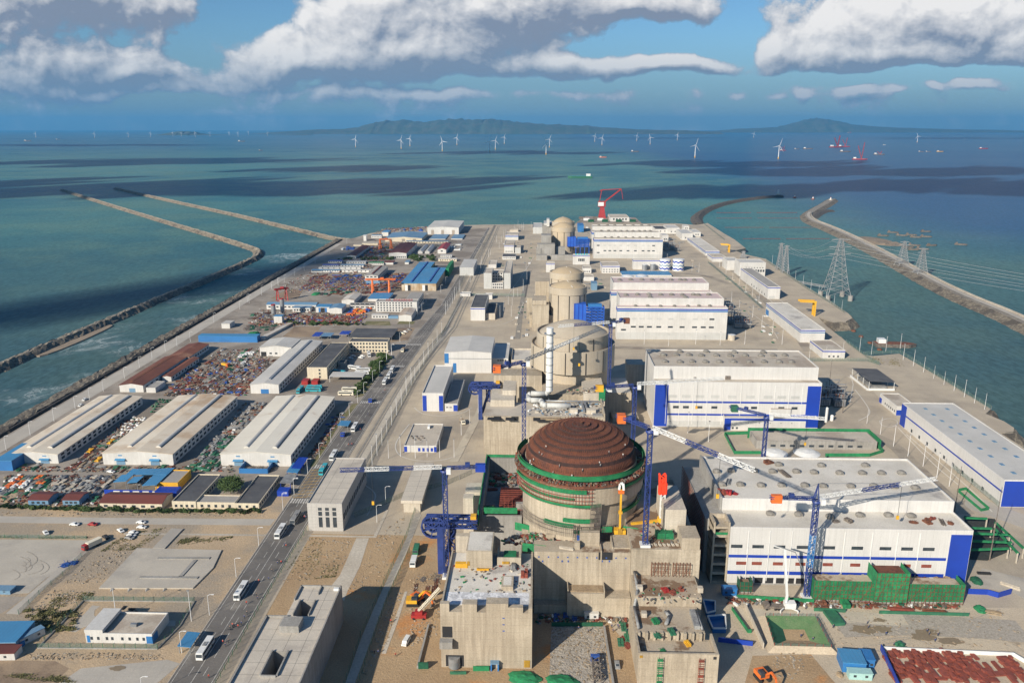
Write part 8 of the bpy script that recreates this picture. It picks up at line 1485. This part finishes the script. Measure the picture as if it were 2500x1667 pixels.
TW=[('S4',268,312),('S4',704,328),('S4',788,303),('S4',1097,350),('S4',1237,293),('S4',1550,358),('S4',1605,335),('S4',1690,280),('S4',2090,383),('S4',2122,315),('S2',380,652),('S2',413,668),('S2',573,648),('S2',634,664),('S2',759,645),('S2',840,725),('S2',1223,730),('S2',1110,633),('S2',1861,655)]+[('S1',x,y)for x,y in((590,632),(692,630),(795,628),(833,626),(897,630),(965,627),(1053,624),(1094,628),(1142,622),(1229,625),(165,632),(435,634))]
for i,(c,x,y)in enumerate(TW):p=at(c,x,y,SEA);place('turbine',mk_turbine,p[0],p[1],SEA,rnd.uniform(-.5,.6)+(pi if i%5==3 else 0),'white offshore wind turbine standing in the bay before the hills','offshore wind turbines in the bay',(.8,.8,.8))
def ship(label,c,x,y,L_,W_,hull='blue_steel',deck='rust',house_=1,r=0,mastn=0,cat='ship',s=1):
 p=at(c,x,y,SEA);t=thing('ship' if L_>25 else 'boat',label,cat,p);t.rotation_euler=(0,0,r);h=L_*.07+.6;P=[(-L_/2,-W_/2),(L_*.32,-W_/2),(L_/2,0),(L_*.32,W_/2),(-L_/2,W_/2)];Q=[(a*.96,b*.85)for a,b in P]
 def add(nm,mb,m):o=mb.build(nm,m);o.parent=t
 add('hull',MB().prism(Q,-1,h,0,None,P),hull);add('deck',MB().prism([(a*.94,b*.88)for a,b in P],h+.02,h+.25),deck)
 if house_:add('wheelhouse',MB().box(-L_*.42,-L_*.25,-W_*.33,W_*.33,h+.26,h+L_*.08+1),'scrap' if L_==20 else 'white_paint')
 if mastn:add('crane_boom',MB().truss((L_*.1,0,h),(L_*.2,0,h+L_*mastn),L_*.035,0,L_*.012).truss((L_*.1,0,h),(-L_*.2,0,h+L_*mastn*.8),L_*.03,0,L_*.01),'red_paint')
 return t
ship('long green cargo ship crossing the middle of the bay','D',1332,409,100,15,'green_paint','teal_paint',1,pi);ship('rusty work barge with blue tarpaulin near the inlet','R2',1480,1095,38,11,'scrap','rust',1,-.1,cat='barge')
for x,y in((1465,328),(1525,348),(1590,345),(1620,360),(1690,322),(1690,357),(1610,415),(1610,445),(1570,428),(1730,416),(1925,410),(1400,350),(1455,412),(1665,440)):ship('small dark fishing boat moored off the s-shaped breakwater','R2',x,y,20,5,'scrap','scrap',1,rnd.uniform(-.5,.5),cat='fishing boat')['group']='fishing boats off the breakwater'
for(c,x,y,L_,m,mn,lb)in(('S3',555,315,150,'red_paint',.7,'red and white crane vessel, left of the twin lifting pair'),('S3',630,310,120,'red_paint',.7,'red and white crane vessel, right of the twin lifting pair'),('S3',780,432,90,'red_paint',1.1,'red crane barge with a dark tall boom'),('S3',640,358,90,'scrap',0,'long dark barge below the twin crane vessels'),('S3',285,330,90,'scrap',0,'grey work ship left of the crane vessels'),('S3',178,332,50,'scrap',0,'small dark ship beside the grey work ship'),('S3',965,385,80,'scrap',.25,'dark dredger right of the crane barge'),('S3',1368,358,45,'scrap',0,'small dark ship, left of the far right pair'),('S3',1435,358,40,'scrap',0,'small dark ship, right of the far right pair'),('S3',1550,356,60,'yellow_paint',0,'ochre work boat right of the dark pair'),('S3',1965,328,80,'red_paint',0,'red and white ship at the far right'),('S3',45,345,60,'red_paint',.6,'red crane boat beside a wind turbine'),('S3',685,180,150,'scrap',.4,'distant dark crane ship behind the twin vessels'),('S3',1018,292,40,'cream_paint',0,'small cream boat right of the crane vessels'),('S2',565,698,70,'scrap',0,'dark barge among the right-hand turbines'),('S2',418,724,50,'orange_paint',0,'orange work boat in the green water'),('S1',128,650,120,'scrap',0,'distant cargo ship at the far left'),('S1',268,642,80,'scrap',0,'smaller distant ship at the far left'),('S1',1198,692,35,'rust',0,'small red boat in the bay left of the turbines'),('S1',1110,651,110,'scrap',0,'distant flat barge left of the hills')):ship(lb,c,x,y,L_,L_*.2,m,'rust' if mn==0 else 'white_paint',1,rnd.uniform(-.3,.3),mn)
for k,(x0,x1,y,lb)in enumerate(((275,820,193,'topmost'),(275,830,230,'second'),(330,935,293,'third'),(455,1040,369,'lowest'))):
 mb=MB();n=46;a,b=at('R2',x0,y,SEA),at('R2',x1,y,SEA)
 for i in range(n):
  f=i/n
  if .42<f<.5:continue
  X,Y=a[0]+(b[0]-a[0])*f,a[1]+(b[1]-a[1])*f;mb.bar((X,Y,SEA+.3),(X+(b[0]-a[0])/n*.72,Y,SEA+.3),1.3 if k!=0 else 1.7,0,n=6)
 tag(mb.build('floating_boom','float_red'),f'{lb} red floating boom line across the harbour basin','floating boom')if 'float_red' in MATS or mat('float_red',(.22,.07,.07),(.16,.07,.07),.2,.6)else 0
for(x,y,lb)in((690,72,'white lighthouse at the curved breakwater tip'),(803,92,'small round harbour beacon, left of the pair'),(926,103,'small round harbour beacon, right of the pair'),(1045,108,'white beacon at the tip of the s-shaped breakwater')):
 p=at('R2',x,y,-3 if x in(690,1045)else SEA);t=thing('lighthouse' if x==690 else 'beacon',lb,'lighthouse',p);Z=p[2];MB().cyl(p[0],p[1],Z-1,Z+3,4.5,12).build('base','rust_red' if x in(803,926)else 'concrete_pale',t);MB().cyl(p[0],p[1],Z+3,Z+(14 if x==690 else 7),1.8,10,0,1.2).build('tower','white_paint',t);MB().cyl(p[0],p[1],Z+(14.1 if x==690 else 7.1),Z+(16 if x==690 else 8.4),1.3,8).build('lantern','red_paint' if x!=690 else 'white_paint',t)
for(x,y)in((1140,960),(1200,993),(1250,1030),(1310,1073),(1375,1118)):p=at('R2',x,y,SEA);tag(MB().cyl(p[0],p[1],SEA-1,SEA+1.4,2.6,10,0,2).build('mooring_float','rust'),'rust brown float on the line across the small inlet','float','floats across the inlet')
# ================================================================== loose detail
SZ=[0]
def strip(name,c,pts,w,m,z=.12,k=2):
 SZ[0]+=1;z=(z if z>.1 else .092)+(SZ[0]%19)*.0042
 P=smooth([at(c,*q)[:2]for q in pts],k);mb=MB()
 L_,R_=[],[]
 for i,p in enumerate(P):
  a,b=P[max(0,i-1)],P[min(len(P)-1,i+1)];d=Vector((b[0]-a[0],b[1]-a[1])).normalized();L_.append((p[0]-d.y*w/2,p[1]+d.x*w/2,z));R_.append((p[0]+d.y*w/2,p[1]-d.x*w/2,z))
 n=len(P);mb.add(L_+R_,[(i,i+1,n+i+1,n+i)for i in range(n-1)]);return struct(name,mb,m)
mat('kerb_pale',(.60,.56,.49),None,.3,.8);mat('tyre_mark',(.34,.30,.245),(.40,.355,.295),.6,.95,fine=.5);mat('paving_dark',(.36,.31,.245),(.31,.27,.215),.06,.95,fine=.35,c3=(.25,.21,.17),s3=.03);mat('paving_light',(.53,.465,.36),(.47,.41,.32),.06,.95,fine=.25,c3=(.38,.33,.26),s3=.02)
for c,P in(('C1',((335,790),(255,890),(212,965),(240,1045),(350,1085),(480,1097),(620,1085),(720,1052),(790,960),(880,770))),('C1',((375,655),(410,690),(470,715),(620,728),(770,705),(850,655))),('E1',((1165,90),(1255,150),(1268,200),(1200,330))),('R3',((1330,250),(1400,340),(1430,400),(1350,440))),('R3',((1480,440),(1540,420),(1600,445),(1560,480),(1490,470),(1480,440))),('R3',((1640,520),(1900,740),(2080,900),(2160,990))),('R3',((1590,480),(1800,700),(1960,830))),('R3',((1120,170),(1330,160),(1300,330))),('R2',((480,600),(700,780),(860,900))),('R2',((350,520),(560,700),(700,850),(820,1010))),('R1',((2100,870),(2300,1010),(2350,1100))),('R1',((1000,1150),(1600,1160),(2340,1165))),('R1',((120,760),(280,540),(350,420))),('L4',((1640,1020),(1760,800),(1800,740))),('L4',((1720,1020),(2200,985),(2280,800)))):strip('kerb',c,P,.7,'kerb_pale',.13)
for c,P,w,m in(('C1',((700,1100),(900,720),(960,560)),5,'paving_light'),('R3',((1180,500),(1500,520),(1760,780),(2000,1000)),9,'paving_dark'),('R3',((1300,120),(1480,260),(1660,480)),8,'paving_light'),('R2',((300,500),(560,740),(780,960),(900,1130)),9,'paving_dark'),('R2',((230,530),(420,690),(590,840)),4,'track'),('R1',((960,1170),(1700,1185),(2350,1190)),8,'paving_dark'),('R1',((450,560),(640,470),(1150,560),(1700,560),(1950,650)),9,'paving_dark'),('L4',((2230,1100),(2270,760),(2330,540)),5,'track'),('L4',((2290,760),(2330,560)),2,'asphalt'),('L4',((1770,750),(2290,752)),5,'track'),('R4',((1050,1200),(1500,1180),(2270,1230)),14,'tyre_mark'),('R4',((420,1120),(1000,1130),(1500,1160)),8,'paving_light')):strip('paving',c,P,w,m,.075)
rnd=random.Random(77)
for i in range(9):
 x,y,r,a0=rnd.uniform(-60,200),rnd.uniform(300,480),120+i*34,rnd.uniform(-.9,-.3);strip('tyre_track','E2',[(x+r*cos(a0+k*.3),y+r*.3*sin(a0+k*.3))for k in range(6)],.3,'tyre_mark',.10,3)
for i in range(12):
 x=rnd.uniform(700,2150);y=rnd.uniform(1150,1330);strip('tyre_track','R4',[(x,y),(x+rnd.uniform(100,260),y+rnd.uniform(-40,40)),(x+420,y+rnd.uniform(-90,90))],.45,'tyre_mark',.11,4)
for(c,x,y,w_)in(('R4',1220,1218,6),('R4',1340,1215,5),('R4',1610,1265,5),('R4',1790,1297,5),('R4',1640,1237,5),('R4',1330,1160,3),('E2',1190,1420,3),('C1',1860,1020,4)):p=at(c,x,y);mb=MB();q=[w_*rnd.uniform(.6,1.1)for _ in range(18)];mb.add([(p[0]+r_*cos(k*pi/9),p[1]+r_*.55*sin(k*pi/9),.19+x*1e-6)for k,r_ in enumerate(q)],[tuple(range(18))]);struct('ground_stain',mb,'ground_stain_wet' if 'ground_stain_wet' in MATS else mat('ground_stain_wet',(.24,.185,.12),None,.3,.6))
def scatter(name,areas,n,mats,s0,s1,flat=.6,seed=1,z=.05):
 """countless small loose pieces over measured quads: one object of kind stuff"""
 r=random.Random(seed);mb=MB();k=0
 for c,Q,f in areas:
  P=[at(c,*q)[:2]for q in Q]
  for _ in range(int(n*f)):
   u,v=r.random(),r.random();x,y=[(P[0][i]*(1-u)+P[1][i]*u)*(1-v)+(P[3][i]*(1-u)+P[2][i]*u)*v for i in(0,1)]
   s=r.uniform(s0,s1);L_,a=s*r.uniform(1,3),r.uniform(0,pi);mb.obox(x,y,z,z+s*flat*r.uniform(.5,1.3),L_,s,a,r.randrange(len(mats)))
 tag(mb.build(name,mats),kind='stuff')
scatter('rubble',[('E2',((260,900),(520,620),(960,640),(800,740)),.8),('E2',((250,1260),(1600,1270),(1650,1330),(300,1330)),.8),('E2',((640,560),(1000,560),(1400,190),(1200,90)),.7),('E1',((560,830),(1000,780),(1100,500),(760,500)),.8),('E1',((1040,900),(1290,900),(1500,300),(1300,470)),.6),('E1',((1150,1560),(1340,1300),(1480,900),(1380,900)),.5),('C2',((1050,1150),(1430,1150),(1490,1568),(1030,1568)),2.5),('R4',((700,1350),(900,1360),(800,1560),(560,1500)),.5),('R4',((950,1080),(2200,1110),(2271,1330),(1000,1330)),1),('C2',((0,760),(230,760),(220,1200),(0,1300)),.9),('L3',((0,50),(1700,60),(1700,78),(0,75)),.6)],300,['rock_pale','sand','wood','tyre_mark'],.15,.5,.5,5)
scatter('yard_debris',[('L2',((0,800),(650,800),(740,680),(40,680)),1.2),('L2',((420,650),(620,650),(920,300),(800,320)),1),('L2',((1180,655),(1400,655),(1700,220),(1560,220)),1),('L2',((100,660),(1480,660),(1480,625),(100,625)),.8),('L1',((1040,1480),(1590,1480),(1760,1180),(1400,1180)),2.4),('L2',((0,885),(640,885),(640,810),(0,810)),.8),('L4',((200,720),(1200,720),(1200,560),(480,560)),2.6),('L4',((0,1000),(900,990),(1000,860),(100,860)),1.8),('L4',((850,440),(1500,440),(1800,300),(1000,300)),1.5),('L4',((1000,260),(1480,240),(1480,180),(1100,200)),.8),('E3',((330,1130),(400,1130),(640,760),(590,760)),.6),('C2',((930,1120),(1640,1120),(1640,1070),(930,1070)),.4),('R4',((330,1060),(900,1070),(900,1020),(330,1010)),.4),('R4',((900,1075),(1850,1085),(1850,1060),(900,1060)),.6)],420,['scrap','rust','grey_steel','scrap','rust_red','wood','scrap','rust','net_dark','rust','scrap','white_paint'],.25,.95,.8,6)
scatter('yard_debris',[('L4',((430,700),(960,705),(1060,590),(560,600)),2.4),('L4',((1060,700),(1260,690),(1420,560),(1180,560)),1),('L4',((850,440),(1180,440),(1400,320),(1040,320)),1.2),('L4',((60,990),(930,985),(1010,900),(150,905)),1.6),('L4',((640,555),(1000,560),(1150,450),(700,450)),.8),('L4',((1080,225),(1480,215),(1480,180),(1150,195)),.8),('L1',((1040,1480),(1590,1480),(1700,1250),(1250,1250)),1.2)],420,['rust','rust','scrap','rust_red','scrap','wood','blue_steel','grey_steel'],.5,1.9,.5,16)
def on(name,c,Q,n,h,mats,s0,s1,seed):
 r=random.Random(seed);P=[at(c,*q,h)[:2]for q in Q];mb=MB()
 for _ in range(n):
  u,v=r.random(),r.random();x,y=[(P[0][i]*(1-u)+P[1][i]*u)*(1-v)+(P[3][i]*(1-u)+P[2][i]*u)*v for i in(0,1)];s=r.uniform(s0,s1);mb.obox(x,y,h,h+s*.8,s*r.uniform(1,3),s,r.uniform(0,pi),r.randrange(len(mats)))
 tag(mb.build(name,mats),kind='stuff')
SM=['rust','scrap','wood','rust_red','net_solid','concrete_pale','grey_steel']
on('site_debris','C2',((650,540),(1240,560),(1240,460),(800,470)),240,zt-4.9,SM,.3,1.1,1);on('site_debris','C2',((320,900),(880,900),(910,690),(330,690)),90,ROOF6+.1,SM,.2,.6,2);on('site_debris','C2',((1680,540),(2080,540),(2040,320),(1700,400)),90,zr+.06,SM,.2,.7,3);on('site_debris','C1',((980,1300),(1210,1300),(1210,1080),(1010,1080)),320,15.1,SM,.4,1.3,4);on('site_debris','C2',((1700,980),(2150,980),(2150,870),(1690,870)),50,h2+.08,SM,.2,.6,5);on('site_debris','U5',((600,1180),(1560,1200),(1560,1040),(760,1030)),160,h5-1.1,['grey_steel','concrete_pale','scrap','white_paint','roof_blue_dull'],.3,1.1,6);on('site_debris','U5',((1100,900),(1600,900),(1600,850),(1100,850)),60,h5+2.1,SM,.3,1,7);on('site_debris','R4',((930,905),(1270,905),(1260,868),(960,868)),60,5.6,SM,.3,1,8);on('site_debris','R4',((1520,915),(1840,925),(1830,885),(1520,880)),60,5.6,SM,.3,1,9)
mb=MB();rr_=random.Random(9)
for k in range(420):a=R(rr_.uniform(170,375));r=rr_.uniform(25,29);s=rr_.uniform(.2,.7);mb.obox(X6+r*cos(a),Y6+r*sin(a),47.9,47.9+rr_.uniform(.2,.9),s*2,s,a,rr_.randrange(6))if r>24.7 else 0
tag(mb.build('site_debris',['rust','scrap','wood','rust_red','rust','scrap']),kind='stuff')
def weeds(areas,n,seed):
 r=random.Random(seed);mb=MB()
 for c,Q,f in areas:
  P=[at(c,*q)[:2]for q in Q];cl=[(r.random(),r.random())for _ in range(9)]
  for i in range(int(n*f)):
   u,v=cl[i%9];u=min(1,max(0,u+r.gauss(0,.08)));v=min(1,max(0,v+r.gauss(0,.12)));x,y=[(P[0][k]*(1-u)+P[1][k]*u)*(1-v)+(P[3][k]*(1-u)+P[2][k]*u)*v for k in(0,1)]
   for _ in range(4):a=r.uniform(0,6.3);s=r.uniform(.25,.6);mb.add([(x,y,.05),(x+s*cos(a),y+s*sin(a),.12+s*.5),(x+s*cos(a+.7),y+s*sin(a+.7),.05)],[(0,1,2)])
 tag(mb.build('weeds','grass'),kind='stuff')
weeds([('E2',((230,1010),(620,640),(960,660),(700,900)),3),('E2',((0,80),(880,80),(880,98),(0,98)),.6),('E1',((560,820),(960,780),(1080,500),(760,500)),.8),('L3',((650,300),(880,290),(1080,150),(800,190)),1.2),('L3',((1120,260),(1450,260),(1480,210),(1180,210)),1.2),('L3',((0,1110),(480,1140),(480,1100),(0,1080)),1.2),('R2',((1330,1230),(1560,1230),(1500,1165),(1310,1165)),.8)],330,4)
tag(MB().box(-341.5,-340.6,250,1380,0,1.3).build('parapet_wall','rock_dark'),'low dark parapet wall between the coast road and the rubble bank','wall')
for c,Q,nx,ny,wh,s,sd in(('R1',((30,520),(330,500),(340,300),(100,300)),7,5,'yard left of the grey reactor blocks',.9,71),('R1',((1430,540),(1720,560),(1650,440),(1440,440)),6,4,'ground right of the wave tanks',.9,72),('R2',((330,640),(600,830),(560,760),(330,600)),8,3,'strip along the dark mesh fence',.7,73),('R2',((400,780),(640,1090),(790,1090),(560,830)),6,7,'ground beside the rusty-roofed harbour building',.7,74),('L4',((2160,1110),(2330,1110),(2340,780),(2250,780)),4,7,'strip left of the second pair blocks',.8,75),('R1',((760,700),(950,700),(960,600),(770,600)),4,3,'gap between tan domes and pink halls',1,76),('R1',((690,240),(810,240),(810,180),(700,180)),3,3,'gap beside the farthest drums',1.2,77),('R1',((1440,320),(1600,330),(1560,240),(1440,240)),4,3,'ground right of the farthest halls',1,78),('C1',((1640,700),(2250,700),(2250,560),(1650,560)),0,0,'',1,79)):yard(c,Q,nx,ny,[('crate_stack','concrete_pale'),('crate_stack','grey_steel'),('pipe_stack','grey_steel'),('scaffold_rack','green_paint'),('crate_stack','white_paint')],wh,s,fill=.6,seed=sd)
for(xl_,xr_,yt,yk,hh,z0,m)in((1010,1075,470,462,23,15,'concrete'),(1060,1070,560,470,22,15,'concrete'),(1090,1200,470,464,22.5,15,'concrete_pale'),(1415,1425,590,470,zt+.8,zt-9,'concrete'),(1500,1510,560,470,zt+1,zt-9,'concrete'),(1290,1380,420,412,25,16,'concrete'),(930,985,560,548,21,14,'concrete_pale'),(1150,1215,545,535,22,15,'concrete')):blk('C2',xl_,xr_,yt,yk,hh,z0,m,'block',bpy.data.objects['nuclear_island'])
t=bpy.data.objects['reactor_building'];band(26.6,27.6,29.4,R(232),R(262),'net','guard_netting');band(26.4,25.2,26.8,R(262),R(300),'net_dark','guard_netting');band(28.2,41.0,42.4,R(205),R(262),'net','guard_netting');band(28.4,36.2,37.2,R(330),R(372),'net_dark','guard_netting')
mb=MB()
for k in range(46):
 a=R(300+k*1.7);c_,s_=cos(a),sin(a);mb.bar((X6+28.3*c_,Y6+28.3*s_,43.2),(X6+28.3*c_,Y6+28.3*s_,47.6),.12);a2=R(300+(k+1)*1.7)
 for z in(44.2,46):mb.bar((X6+28.3*c_,Y6+28.3*s_,z),(X6+28.3*cos(a2),Y6+28.3*sin(a2),z),.14)
for k in range(60):
 a=R(195+k*1.7);c_,s_=cos(a),sin(a);mb.bar((X6+27.4*c_,Y6+27.4*s_,24),(X6+27.2*c_,Y6+27.2*s_,29),.12);a2=R(195+(k+1)*1.7)
 for z in(25.6,27.4,29):mb.bar((X6+27.3*c_,Y6+27.3*s_,z),(X6+27.3*cos(a2),Y6+27.3*sin(a2),z),.13)
mb.build('scaffold','scrap',t)
P=smooth(pL('R2',(905,190),(890,215),(930,250),(1040,290),(1180,352),(1400,462),(1600,575),(1900,735),(2352,915),(2700,1110)),2);mb=MB();L_=[]
for i,p in enumerate(P):a,b=P[max(0,i-1)],P[min(len(P)-1,i+1)];d=Vector((b[0]-a[0],b[1]-a[1])).normalized();L_.append((p[0]-d.y*6,p[1]+d.x*6,-1.2))
mb.path(L_,.9,0,4,2.6);tag(mb.build('parapet_wall','concrete_pale'),'pale parapet wall along the crest of the s-shaped breakwater','wall');mb=MB();n=len(P);mb.add([(p[0]+s*w_,p[1],-1.75)for s,w_ in((-1,3.4),(1,3.4))for p in P],[(i,i+1,n+i+1,n+i)for i in range(n-1)]);struct('breakwater_road',mb,'road_pale')
